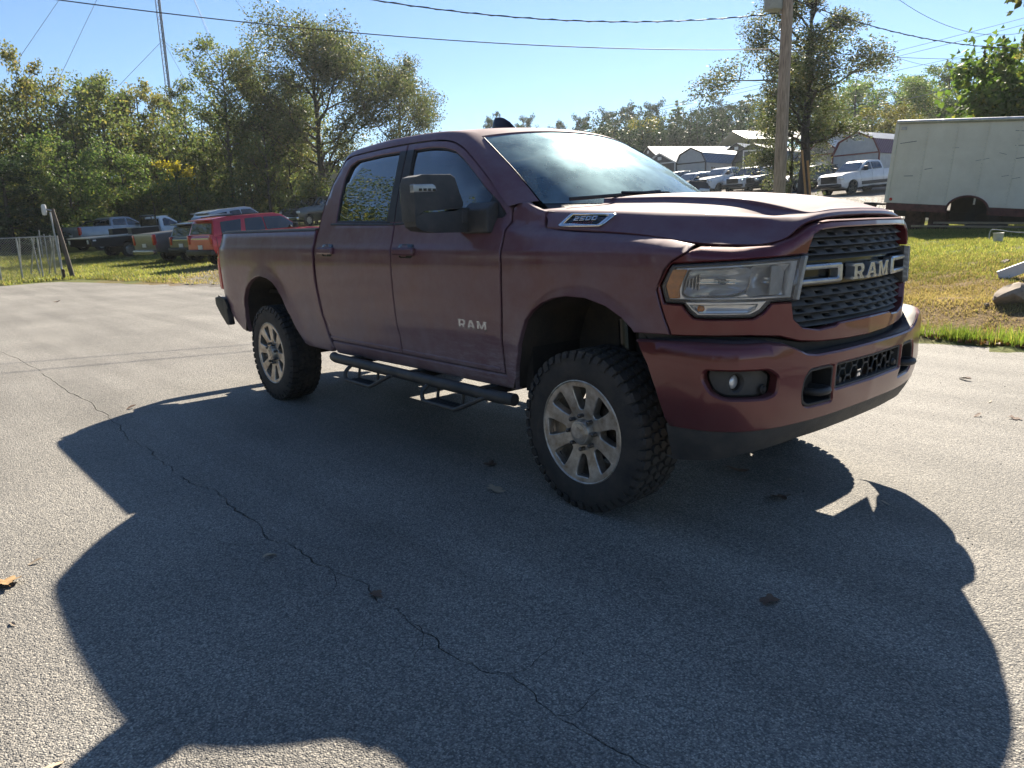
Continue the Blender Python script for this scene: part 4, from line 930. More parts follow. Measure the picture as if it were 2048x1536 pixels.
# antenna fin
fin = cr([(.13, 0), (.09, .028), (.02, .036), (-.06, .03), (-.10, .0)], 14)
prof = []
for zz, sc_, dx in ((0, 1, 0), (.03, .93, -.004), (.07, .66, -.022), (.095, .40, -.04), (.104, .22, -.05)):
    prof.append([(1.25*x*sc_ + dx, y*sc_*(1 if zz < .08 else .8), 1.25*zz) for x, y in fin] + [(1.25*x*sc_ + dx, -y*sc_*(1 if zz < .08 else .8), 1.25*zz) for x, y in fin[::-1][1:]])
fo_ = sheet('antenna_fin', np.array(prof) + np.array([-1.70, .0, 2.098]), GLOSS, ROOF)
mb = MB(); mb.box((-1.70-.05, 0, 2.226), (.045, .014, .004)); mb.build('fin_cap', GLOSS, ROOF)
for y in (-.5, -.25, 0, .25, .5): pass
mb = MB(); mb.box((-1.42, .45, 2.088), (.10, .05, .03)); mb.build('roof_marker', GLOSS, ROOF, smooth=40, bevel=.012)
# ---- windscreen
top_e = rowsR[0] + np.array([.012, 0, -.012]); nb = 25; ws = []
for i in range(nb):
    t = -1 + 2*i/(nb - 1)
    bot = np.array([-.455 + .30*(1 - t*t)**.8*.9, .792*t, 1.578 - .012*(1 - t*t)])
    tp = top_e[i] if nb == ny else None
    col = []
    for v in np.linspace(0, 1, 15):
        p = bot*(1 - v) + tp*v; p = p + np.array([.55, 0, .8])*(.030*math.sin(math.pi*v))*(.55 + .45*(1 - t*t)); col.append(p)
    ws.append(col)
ws = np.array(ws); WS_BOT = ws[:, 0].copy()
windscreen = sheet('windscreen', ws, G_WIND, TRUCK)
# black frit band around the glass
inset = ws + np.array([-.012, 0, -.012])
band = sheet('windscreen_band', np.array([ws[:, -1] + np.array([.001, 0, -.004]), ws[:, -1]*.93 + ws[:, -4]*.07 + np.array([-.004, 0, -.006])]), BLK, TRUCK)
# cowl and wipers
cow = np.array([[WS_BOT[i] + np.array([.01, 0, -.005]), WS_BOT[i] + np.array([.05, 0, -.03]), WS_BOT[i] + np.array([.12, 0, -.035]), WS_BOT[i] + np.array([.22, 0, -.06])] for i in range(nb)])
sheet('cowl', cow, BLK, TRUCK)
for (y0, y1) in ((-.70, -.12), (.02, .62)):
    mb = MB(); pts = []
    for t in np.linspace(0, 1, 9):
        y = y0 + (y1 - y0)*t; tt = y/.792; x = -.455 + .30*(1 - tt*tt)**.8*.9
        pts.append((x + .02 - .035*t + .01, y, 1.578 + .018 + .035*t))
    mb.tube(pts, .011, 6); wpr = mb.build('wiper', BLK, TRUCK, smooth=60)
    mb = MB(); mb.tube([(pts[4][0] + .005, pts[4][1], pts[4][2] + .012), (pts[8][0] + .06, pts[8][1], pts[8][2] - .01), (pts[8][0] + .10, pts[8][1] + .06, pts[8][2] - .05)], .009, 6); mb.build('wiper_arm', BLK, wpr, smooth=60)
# ---- front fascia ring round grille and lamps
fas_o = mir([(0, 1.447), (.38, 1.443), (.446, 1.437), (.51, 1.418), (.592, 1.380), (.70, 1.349), (.848, 1.345), (1.035, 1.352), (1.08, 1.332), (1.146, 1.294), (1.184, 1.253), (1.219, 1.167), (1.201, 1.10), (1.178, 1.034), (1.150, .966), (.803, .966), (.658, .955), (.545, .925), (.412, .910), (.2, .902), (0, .900)])
gr_in = [(0, 1.418), (.30, 1.416), (.44, 1.408), (.487, 1.388), (.524, 1.308), (1.150, 1.283), (1.165, 1.265), (1.206, 1.186), (1.184, 1.108), (1.10, 1.103), (1.084, 1.078), (1.05, 1.045), (1.0, 1.040), (.79, 1.040), (.745, 1.062), (.705, 1.103), (.600, 1.103), (.585, 1.028), (.53, .985), (.42, .966), (.30, .972), (.27, .985), (0, .988)]
FAS = panel('front_fascia', fas_o, S, P_RED2, TRUCK, holes=[mir(gr_in)], res=.018, edge=.014, bend=.006, depth=.05, side=-1)
# upper nose plate between bonnet lip and fascia
tp = []
for y in np.linspace(-.43, .43, 29):
    f = float(np.interp(abs(y), [0, .38, .43], [0, .2, 1])); xx = np.interp(abs(y), [0, .27, .5], [.983, .964, .926])
    tp.append([(xx - .002, y, 1.446 - .004*f), (xx - .012, y, 1.452 - .008*f), (xx - .05, y, 1.452 - .014*f), (xx - .10, y, 1.43 - .02*f)])
sheet('nose_plate', np.array(tp), P_RED2, FAS)
# dark slot under bonnet lip
# ---- grille
GRL = sub('grille', TRUCK)
def go(L, k): return lambda a, b, off=0.: S(a, b, off + k)
g_half = [(0, 1.425), (.44, 1.415), (.50, 1.39), (.53, 1.30), (.585, 1.10), (.60, 1.03), (.53, .98), (.42, .96), (0, .98)]
panel('grille_backing', mir(g_half), go(0, -.115), pmat('grille_void', (.006, .006, .006), .9, var=.2), GRL, res=.2, edge=.1, bend=.002, depth=.01, side=-1)
def half_w(z): return float(np.interp(z, [.97, 1.0, 1.03, 1.10, 1.11, 1.30, 1.39, 1.415], [.46, .555, .592, .594, .585, .530, .488, .43]))
def row(z0, z1, ph, clip=None, slots=True):
    """one louvre: leans out towards its lower edge, with staggered pockets cut through"""
    w0, w1 = half_w(z0) - .004, half_w(z1) - .004
    def F(a, b, off=0.):
        t = (np.asarray(b) - z0)/(z1 - z0)
        return S(a, np.asarray(b), off - .058 + .034*(1 - t)**1.2)
    spans = [(-1, 1)] if clip is None else [(clip, 1), (-1, -clip)]
    for (c0, c1) in spans:
        if clip is None: ol = [(-w0, z0), (w0, z0), (w1, z1), (-w1, z1)]; lo, hi = -w0, w0
        elif c0 > 0: ol = [(c0, z0), (w0, z0), (w1, z1), (c0, z1)]; lo, hi = c0, w0
        else: ol = [(-w0, z0), (c1, z0), (c1, z1), (-w1, z1)]; lo, hi = -w0, c1
        hs = []
        pitch = .128; k0 = int(math.floor(lo/pitch)) - 1
        for k in range(k0, k0 + 14):
            a = (k + ph)*pitch
            if a - .033 < lo + .012 or a + .033 > hi - .012: continue
            zc = z0 + (z1 - z0)*.42
            hs.append(roundc([(a - .026, zc - .0065), (a + .026, zc - .0065), (a + .026, zc + .0065), (a - .026, zc + .0065)], .003, 2))
        panel('grille_bar', ol, F, BLKG, GRL, holes=hs if slots else (), res=.06, edge=.03, bend=.0025, depth=.03, side=-1, angle=50)
zz = [1.412, 1.372, 1.333, 1.296]
for i in range(3): row(zz[i + 1] + .002, zz[i] - .001, .0 if i % 2 else .5)
row(1.2745, 1.294, 0, slots=False)
zl = [1.152, 1.113, 1.077, 1.041, 1.006]
for i in range(4): row(zl[i + 1] + .002, zl[i] - .001, .5 if i % 2 else 0)
row(.982, 1.0065, 0, slots=False)
# band behind the letters
panel('grille_band', [(-.545, 1.275), (.545, 1.275), (.58, 1.155), (-.58, 1.155)], go(0, -.062), GLOSS, GRL, res=.08, edge=.05, bend=.003, depth=.02, side=-1)
for sg in (1, -1):
    f = lambda L: [(sg*a, b) for a, b in L]
    outer = roundc(f([(.560, 1.258), (.262, 1.258), (.262, 1.172), (.590, 1.172)]), .014); inner = roundc(f([(.552, 1.236), (.295, 1.236), (.295, 1.194), (.57, 1.194)]), .008)
    panel('grille_bracket', outer, go(0, -.004), SATIN, GRL, holes=[inner], res=.1, edge=.02, bend=.007, depth=.045, side=-1)
lettering(GRL, GLY_RAM, go(0, .004), 0.005, 1.176, .072, -1, SATIN, -1, gap=.28, depth=.045, wsc=1.30)
# ---- headlamps
for sd in (-1, 1):
    hl = sub('headlight', TRUCK)
    ho = [(.528, 1.304), (1.148, 1.279), (1.163, 1.262), (1.202, 1.186), (1.180, 1.110), (1.096, 1.107), (1.080, 1.080), (1.047, 1.048), (1.0, 1.044), (.792, 1.044), (.748, 1.066), (.708, 1.107), (.566, 1.107)]
    panel('lamp_housing', ho, go(0, -.105), pmat('lamp_grey', (.74, .75, .76), .25, .4, var=.1, scale=20), hl, res=.06, edge=.04, bend=.002, depth=.01, side=sd)
    panel('lamp_gasket', ho, go(0, -.012), BLK, hl, holes=[[(.556, 1.288), (1.135, 1.266), (1.184, 1.186), (1.168, 1.122), (1.09, 1.117), (1.062, 1.082), (1.035, 1.060), (.80, 1.060), (.758, 1.080), (.722, 1.117), (.59, 1.117)]], res=.3, edge=.025, bend=.003, depth=.095, side=sd)
    # chrome surround of the main lamp
    mo = [(.562, 1.284), (1.132, 1.262), (1.179, 1.186), (1.164, 1.126), (.592, 1.121)]
    mi = [(.600, 1.272), (1.080, 1.255), (1.100, 1.20), (1.106, 1.150), (1.09, 1.134), (.62, 1.133)]
    panel('lamp_bezel', mo, go(0, -.018), REFL, hl, holes=[roundc(mi, .012)], res=.3, edge=.025, bend=.004, depth=.06, side=sd)
    am = roundc([(1.150, 1.256), (1.080, 1.258), (1.100, 1.212), (1.117, 1.168), (1.112, 1.132), (1.164, 1.130), (1.179, 1.186)], .006)
    panel('amber_marker', am, go(0, -.010), AMBER, hl, res=.03, edge=.015, bend=.004, depth=.02, side=sd)
    def bowl(c, r, d, k0):
        def F(a, b, off=0.):
            q = np.clip(((np.asarray(a) - c[0])/r[0])**2 + ((np.asarray(b) - c[1])/r[1])**2, 0, 1.4)
            return S(a, b, off - k0 - d*(1 - q))
        return F
    lens1 = roundc([(.825, 1.262), (1.075, 1.252), (1.092, 1.20), (1.098, 1.152), (1.07, 1.138), (.90, 1.140), (.815, 1.165), (.802, 1.195), (.802, 1.25)], .02)
    panel('lamp_reflector', lens1, bowl((.955, 1.2), (.15, .062), .055, .03), REFL, hl, res=.018, edge=.02, bend=.002, depth=.01, side=sd)
    rim_i = [(a*.965 + .035*.95, b*.93 + .07*1.2) for a, b in lens1]
    panel('reflector_rim', lens1, go(0, -.022), CHROME, hl, holes=[rim_i], res=.3, edge=.02, bend=.002, depth=.012, side=sd)
    for q in range(9):
        a0 = 1.030 + .0075*q; mb_ = [(a0, 1.235 - .004*q), (a0 + .003, 1.235 - .004*q), (a0 + .007, 1.150 + .003*q), (a0 + .004, 1.150 + .003*q)]
        panel('lamp_flute', mb_, go(0, -.034 - .002*(8 - q)), GLOSS if q % 2 else CHROME, hl, res=.2, edge=.03, bend=.0006, depth=.012, side=sd)
    for (z_, a_, b_) in ((1.205, .84, 1.02), (1.188, .86, 1.05)):
        panel('lamp_ridge', [(a_, z_), (b_, z_ + .004), (b_, z_ + .009), (a_, z_ + .006)], go(0, -.060), CHROME, hl, res=.2, edge=.05, bend=.0006, depth=.01, side=sd)
    lens2 = [(.61, 1.268), (.795, 1.262), (.795, 1.18), (.82, 1.15), (.88, 1.136), (.628, 1.136)]
    panel('lamp_reflector', roundc(lens2, .01), bowl((.71, 1.2), (.12, .075), .05, .035), REFL, hl, res=.018, edge=.02, bend=.002, depth=.01, side=sd)
    panel('reflector_fin', [(.606, 1.266), (.70, 1.262), (.712, 1.138), (.626, 1.136)], lambda a, b, off=0.: S(a, b, off - .05 + .03*(np.asarray(a) - .6)/.1), pmat('lamp_white', (.55, .56, .56), .45, .2, var=.08, scale=20), hl, res=.05, edge=.03, bend=.002, depth=.01, side=sd)
    for (a, b) in ((.955, 1.2), (.72, 1.2)):
        mb = MB(); c = S(np.array([a]), np.array([b]), -.07)[0]*np.array([1, sd, 1]); mb.lathe([(0, .05), (.012, .048), (.014, .02), (.017, 0)], 14, tuple(c), 'X'); mb.build('bulb', G_LENS, hl, smooth=50)
    # turn signal below
    to = [(.760, 1.098), (1.072, 1.098), (1.055, 1.082), (1.030, 1.064), (.805, 1.064), (.775, 1.080)]
    panel('turn_reflector', to, bowl((.92, 1.08), (.17, .03), .025, .03), REFL, hl, res=.02, edge=.02, bend=.002, depth=.01, side=sd)
    panel('turn_bezel', [(.722, 1.114), (1.09, 1.114), (1.062, 1.080), (1.032, 1.057), (.802, 1.057), (.758, 1.076)], go(0, -.016), REFL, hl, holes=[[(.765, 1.102), (1.070, 1.102), (1.050, 1.083), (1.028, 1.066), (.806, 1.066), (.780, 1.080)]], res=.3, edge=.025, bend=.003, depth=.03, side=sd)
    mb = MB(); c = S(np.array([1.03]), np.array([1.085]), -.035)[0]*np.array([1, sd, 1]); mb.lathe([(0, .03), (.012, .02), (.014, 0)], 12, tuple(c), 'X'); mb.build('turn_bulb', AMBER, hl, smooth=50)
    lo_ = [(.534, 1.300), (1.144, 1.276), (1.158, 1.261), (1.196, 1.186), (1.176, 1.114), (1.092, 1.111), (1.075, 1.082), (1.044, 1.052), (1.0, 1.048), (.794, 1.048), (.752, 1.070), (.712, 1.111), (.571, 1.111)]
    def LF(a, b, off=0.): return S(a, b, off + .004 + .012*np.clip((.75 - np.asarray(a))/.2, 0, 1))
    panel('lamp_glass', lo_, LF, G_LENS, hl, res=.05, edge=.025, bend=.006, depth=.03, side=sd)
    # frosted inner end of the lens
    panel('lens_end', [(.534, 1.300), (.552, 1.2993), (.588, 1.112), (.571, 1.111)], lambda a, b, off=0.: LF(a, b, off - .004), pmat('frosted_lens', (.62, .64, .65), .4, var=.1, scale=30), hl, res=.1, edge=.03, bend=.002, depth=.03, side=sd)
# ---- bumper
BUM = sub('bumper', TRUCK)
bo_h = [(0, .868), (.30, .866), (.50, .868), (.575, .880), (.65, .912), (.71, .934), (.80, .945), (1.149, .950), (1.40, .940), (1.475, .936), (1.455, .915), (1.396, .83), (1.34, .701), (1.304, .59), (1.285, .552), (1.0, .562), (.7, .556), (.42, .557), (0, .565)]
fog_h = roundc([(1.105, .80), (1.095, .838), (.805, .834), (.752, .800), (.763, .722), (.82, .710), (1.01, .716), (1.07, .742)], .02)
tow_h = roundc([(.598, .70), (.586, .768), (.548, .806), (.395, .808), (.372, .80), (.372, .668), (.356, .632), (.545, .633), (.585, .652)], .018)
mid_h = [(.350, .806), (-.350, .806), (-.352, .688), (.352, .688)]
BSK = panel('bumper_skin', mir(bo_h), B, P_RED2, BUM, holes=[fog_h, [(-a, b) for a, b in fog_h], tow_h, [(-a, b) for a, b in tow_h], roundc(mid_h, .012)], res=.035, edge=.02, bend=.008, depth=.05, side=-1)
# flare of the fog opening
for sd in (-1, 1):
    big = roundc([(1.15, .835), (1.10, .865), (.80, .862), (.72, .835), (.735, .705), (.80, .676), (1.02, .680), (1.10, .715)], .03)
    fg = sub('fog_lamp', BUM)
    panel('fog_bezel', fog_h, lambda a, b, off=0.: B(a, b, off - .055), BLKG, fg, holes=[[(.945 + .036*math.cos(q), .776 + .036*math.sin(q)) for q in np.linspace(0, 2*math.pi, 24, endpoint=False)]], res=.04, edge=.02, bend=.01, depth=.04, side=sd)
    panel('fog_recess', [(1.02, .72), (1.02, .835), (.78, .83), (.78, .72)], lambda a, b, off=0.: B(a, b, off - .12), DARK, fg, res=.05, edge=.04, bend=.003, depth=.01, side=sd)
    panel('fog_surround', fog_h, lambda a, b, off=0.: B(a, b, off - .002), BLKG, fg, holes=[[(a*.96 + .04*.93, b*.93 + .07*.775) for a, b in fog_h]], res=.3, edge=.02, bend=.004, depth=.07, side=sd)
    c = B(np.array([.945]), np.array([.776]), -.085)[0]*np.array([1, sd, 1]); mb = MB(); mb.lathe([(0, .010), (.018, .009), (.028, .004), (.031, 0), (.03, -.03)], 22, tuple(c), 'X'); mb.build('fog_glass', MATS['lamp_grey'], fg, smooth=60)
    c = B(np.array([.80]), np.array([.742]), -.045)[0]*np.array([1, sd, 1]); mb = MB(); mb.lathe([(0, .012), (.012, .012), (.014, .006), (.02, .006), (.022, 0)], 16, tuple(c), 'X'); mb.build('parking_sensor', BLK, fg, smooth=40)
    # tow hook
    tk = sub('tow_hook', BUM); yc = sd*.47
    mb = MB(); pts = [(.80, yc - .052, .70), (.95, yc - .052, .70), (1.0, yc - .045, .70), (1.015, yc, .70), (1.0, yc + .045, .70), (.95, yc + .052, .70), (.80, yc + .052, .70)]
    P = cr(pts, 24)
    for i in range(23): pass
    mb.tube(P, .017, 8); mb.build('hook_loop', BLK, tk, smooth=50)
    mb = MB(); mb.box((.86, yc, .735), (.10, .16, .12)); mb.build('hook_bracket', DARK, tk, bevel=.01)
    panel('hook_pocket', tow_h, lambda a, b, off=0.: B(a, b, off - .005), BLK, tk, holes=[[(a*.9 + .1*.47, b*.86 + .14*.72) for a, b in tow_h]], res=.3, edge=.03, bend=.003, depth=.12, side=sd)
# lower grille: honeycomb wires
lg = sub('lower_grille', BUM)
panel('lower_backing', [(.36, .815), (-.36, .815), (-.36, .68), (.36, .68)], lambda a, b, off=0.: B(a, b, off - .15), DARK, lg, holes=[[(.10, .70), (.055, .70), (.055, .745), (.10, .745)]], res=.1, edge=.1, bend=.002, depth=.01, side=-1)
mid_fr = roundc(mid_h, .012)
panel('lower_frame', mid_fr, lambda a, b, off=0.: B(a, b, off - .008), BLKG, lg, holes=[[(a*.955, b*.84 + .16*.747) for a, b in mid_fr]], res=.3, edge=.03, bend=.003, depth=.04, side=-1)
mb = MB()
nx = 6; px_ = .67/nx
for r_ in range(3):
    zc = .708 + .039*r_
    for ph in (0, 1):
        pts = []
        for i in range(nx*2 + 1):
            a = -.335 + i*px_/2; up = ((i + ph + r_) // 1) % 2
            pts += [(a + .006, zc + (.0175 if up else -.0175)), (a + px_/2 - .010, zc + (.0175 if up else -.0175))]
        if ph: continue
        P = B(np.array([p[0] for p in pts]), np.array([p[1] for p in pts]), -.03); P[:, 1] *= -1
        mb.tube(P, .0042, 5)
for i in range(nx*2):
    pass
mb.build('honeycomb', BLKG, lg, smooth=60)['kind'] = 'stuff'
for a in (.30, -.30):
    c = B(np.array([a]), np.array([.722]), -.02)[0]; c[1] *= -1; mb = MB(); mb.lathe([(0, .012), (.013, .012), (.016, .005), (.02, .0)], 16, tuple(c), 'X'); mb.build('parking_sensor', BLK, lg, smooth=40)
# bumper top ledge
lt = []
for a in np.linspace(-1.40, 1.40, 81):
    aa = abs(a); zt_ = float(np.interp(aa, [0, .50, .575, .65, .71, .80, 1.149, 1.40], [.868, .868, .880, .912, .934, .945, .950, .940]))
    p = B(np.array([a]), np.array([zt_]), -.012)[0]; q = PB.at(np.array([a])); nrm = np.array([q[2][0], q[3][0], 0])
    lt.append([p + np.array([0, 0, .002]), p - nrm*.02 + np.array([0, 0, .006]), p - nrm*.09 + np.array([0, 0, .004 if aa > .6 else -.004]), p - nrm*.16 + np.array([0, 0, -.03])])
sheet('bumper_step', np.array(lt)*np.array([1, -1, 1]), pmat('dusty_step_pad', (.05, .036, .038), .55, var=.2, scale=10), BUM)
# dark gap band between fascia and bumper
gp = []
for a in np.linspace(-1.33, 1.33, 61):
    z0 = float(np.interp(abs(a), [0, .5, .7, 1.0, 1.33], [.905, .91, .95, .97, .972])); p = S(np.array([a]), np.array([z0]), -.03)[0]; q = S(np.array([a]), np.array([z0 - .09]), -.045)[0]; gp.append([p, q])
sheet('bumper_filler', np.array(gp)*np.array([1, -1, 1]), BLK, BUM)
# air dam
dm = []
for a in np.linspace(-1.30, 1.30, 61):
    aa = abs(a); zb = float(np.interp(aa, [0, .5, .9, 1.15, 1.3], [.475, .468, .445, .405, .385])); row_ = []
    for t in np.linspace(0, 1, 6):
        z = .568*(1 - t) + zb*t; q = PB.at(np.array([a])); nrm = np.array([q[2][0], q[3][0], 0])
        p = np.array([q[0][0], q[1][0], 0]) - nrm*(.030 + .055*t**1.3); p[2] = z; row_.append(p)
    row_.append(row_[-1] + np.array([-.05, 0, .01])); dm.append(row_)
sheet('air_dam', np.array(dm)*np.array([1, -1, 1]), BLKG, BUM)
# ---- wheels
for x in (0, -3.785):
    for sd in (-1, 1): put_wheel(TRUCK, (x, sd*.857, .4215), 0 if sd < 0 else math.pi, .35 if x == 0 else .1)
# ---- tailgate, rear bumper, bed
mb = MB(); tg = []
for y in np.linspace(-.90, .90, 19): tg.append([(-4.955 + .02*abs(y)**3, y, .88), (-4.975 + .02*abs(y)**3, y, 1.0), (-4.97 + .02*abs(y)**3, y, 1.30), (-4.945 + .02*abs(y)**3, y, 1.40), (-4.925, y, 1.47), (-4.88, y, 1.472), (-4.87, y, .9)])
sheet('tailgate', np.array(tg), P_RED, TRUCK)
mb = MB(); mb.box((-4.30+.45-.0, 0, 1.483), (2.04, 1.78, .022)); mb.build('tonneau_cover', pmat('vinyl_cover', (.03, .03, .032), .6, var=.2, scale=14, bump=.2, bscale=300), TRUCK, bevel=.008)
mb = MB(); mb.box((-3.86, 0, .93), (2.05, 1.5, .03)); mb.box((-2.86, 0, 1.18), (.03, 1.72, .55)); mb.build('bed_floor', DARK, TRUCK)
rbp = [(1.0, -4.73, .72), (1.0, -4.80, .80), (.99, -4.93, .83), (.93, -5.06, .82), (.7, -5.11, .80), (0, -5.12, .80)]
pts = cr([(x, y, z) for y, x, z in rbp], 16)
rows = []
for (dz, dx) in ((.035, .06), (.045, .0), (.02, -.018), (-.13, -.005), (-.16, .05)):
    rows.append([(p[0] + dx*(1 if i > 3 else .6), p[1]*(1 - .0*dx) , p[2] + dz) for i, p in enumerate(pts)])
rows = np.array(rows); full_ = np.concatenate([rows, rows[:, ::-1][:, 1:]*np.array([1, -1, 1])], 1)
sheet('rear_bumper', full_, BLK, TRUCK)
for sd in (-1, 1):
    mb = MB(); mb.prism([(-4.70, .60), (-4.72, .70), (-4.78, .845), (-4.93, .862), (-5.03, .855), (-5.03, .78), (-4.92, .69), (-4.78, .595)], sd*.94, sd*1.0, 'Y'); mb.build('bumper_end', BLK, TRUCK, smooth=50, bevel=.015)
# ---- cab floor, back panel, rear glass
bkp = []
for y in np.linspace(-1, 1, 15):
    bkp.append([(-2.83, y*.90, .62), (-2.845, y*.90, 1.2), (-2.845, y*.85, 1.46), (-2.82, y*.77, 1.60), (-2.76, y*.72, 1.83), (-2.70, y*.695, 1.99), (-2.64, y*.69, 2.04)])
sheet('cab_back', np.array(bkp)[:, :4], P_RED, TRUCK)
bk = np.array(bkp)
sheet('rear_window', bk[:, 3:], G_SIDE, TRUCK)
mb = MB(); mb.box((-1.70, 0, .60), (2.3, 1.80, .05)); mb.box((-.50, 0, 1.02), (.06, 1.76, .95)); mb.box((.1, 0, .80), (1.1, .9, .5)); mb.build('cab_floor', DARK, TRUCK)
mb = MB(); mb.box((-1.86, 0, 2.02), (1.15, 1.2, .015)); mb.build('headliner', INTG, TRUCK)
# ---- cabin
dash = []
for y in np.linspace(-.86, .86, 25):
    k = 1 - (y/.86)**2; dash.append([(-.30 + .12*k, y, 1.53), (-.48 + .04*k, y, 1.55), (-.62, y, 1.535), (-.70, y, 1.49), (-.72, y, 1.30), (-.66, y, 1.05)])
sheet('dashboard', np.array(dash), INTB, TRUCK)
for y in (-.40, .40):
    st = sub('seat', TRUCK)
    def lump(nm, L, c, m_, par):
        P = []
        for t in np.linspace(0, 1, 12):
            p = cr(L, 12)[int(round(t*11))]; ring = []
            for q in np.linspace(0, 2*math.pi, 17):
                ring.append((p[0] + p[3]*math.cos(q), c + p[2]*np.sign(math.sin(q))*abs(math.sin(q))**.6, p[1]))
            P.append(ring)
        return sheet(nm, np.array(P), m_, par)
    lump('seat_back', [(-1.42, .95, .18, .03), (-1.44, 1.0, .25, .10), (-1.50, 1.25, .26, .10), (-1.56, 1.50, .25, .08), (-1.60, 1.64, .20, .06), (-1.60, 1.68, .10, .02)], y, INTB, st)
    lump('headrest', [(-1.60, 1.67, .06, .03), (-1.59, 1.71, .13, .07), (-1.60, 1.80, .145, .07), (-1.61, 1.87, .12, .05), (-1.61, 1.89, .05, .02)], y, INTB, st)
    mb = MB(); mb.box((-1.18, y, .98), (.55, .52, .18)); mb.build('seat_cushion', INTB, st, smooth=50, bevel=.05, seg=3)
mb = MB(); mb.box((-2.25, 0, 1.02), (.5, 1.5, .16)); mb.box((-2.52, 0, 1.32), (.16, 1.5, .62), ry=-.2); mb.build('rear_seat', INTB, TRUCK, smooth=50, bevel=.05, seg=3)
mb = MB(); c = Vector((-.86, .40, 1.42)); ring = []
for q in np.linspace(0, 2*math.pi, 33): ring.append((c.x - .19*math.sin(q)*.45, c.y + .19*math.cos(q), c.z + .19*math.sin(q)*.9))
mb.tube(ring, .016, 8, caps=False); mb.tube([(c.x, c.y - .18, c.z), (c.x + .03, c.y, c.z - .01), (c.x, c.y + .18, c.z)], .018, 6); mb.tube([(c.x + .03, c.y, c.z), (c.x + .35, c.y, c.z - .12)], .035, 8); mb.build('steering_wheel', INTB, TRUCK, smooth=60)
mb = MB(); mb.box((-1.02, 0, 1.955), (.035, .25, .075), ry=-.2); mb.build('interior_mirror', INTB, TRUCK, smooth=50, bevel=.012)
mb = MB(); mb.box((-.60, 0, 1.545), (.05, .30, .03)); mb.build('dash_screen', GLOSS, TRUCK, bevel=.006)
# papers lying on the dash
mb = MB(); mb.box((-.42, .30, 1.562), (.10, .26, .002), rz=.3); mb.build('dash_paper', pmat('paper', (.75, .78, .7), .8, var=.05), TRUCK)
# ---- chassis
mb = MB()
for s in (-.42, .42): mb.box((-2.2, s, .56), (5.3, .09, .15))
for x in (-4.6, -3.2, -1.6, .55): mb.box((x, 0, .55), (.10, .9, .09))
mb.build('chassis_frame', DARK, TRUCK)
for x in (0, -3.785):
    ax = MB(); ax.tube([(x, -.75, .42), (x, .75, .42)], .055, 10); ax.lathe([(0, -.17), (.10, -.15), (.15, -.05), (.16, .05), (.10, .16), (0, .18)], 16, (x, .18 if x == 0 else 0, .42), 'X'); ax.build('axle', DARK, TRUCK, smooth=50)
for s in (-.62, .62):
    mb = MB(); mb.tube([(.10, s*1.16, .55), (.05, s*1.12, .98)], .045, 10); mb.build('spring_strut', GLOSS, TRUCK, smooth=50)
mb = MB(); mb.tube([(-.2, .12, .52), (-2.2, .25, .50), (-3.2, .35, .52), (-4.2, .62, .55), (-4.75, .72, .55)], .04, 10); mb.lathe([(0, -.4), (.11, -.38), (.12, 0), (.11, .38), (0, .4)], 14, (-2.5, .25, .48), 'X'); mb.build('exhaust_pipe', DARK, TRUCK, smooth=50)
mb = MB(); mb.box((.42, 0, .64), (.75, .70, .28)); mb.build('engine_pan', DARK, TRUCK, bevel=.04)
mb = MB(); mb.box((-2.1, -.20, .60), (1.1, .36, .25)); mb.build('fuel_tank', DARK, TRUCK, bevel=.04)
mb = MB(); mb.box((.74, 0, 1.12), (.08, 1.2, .55)); mb.build('radiator', DARK, TRUCK)
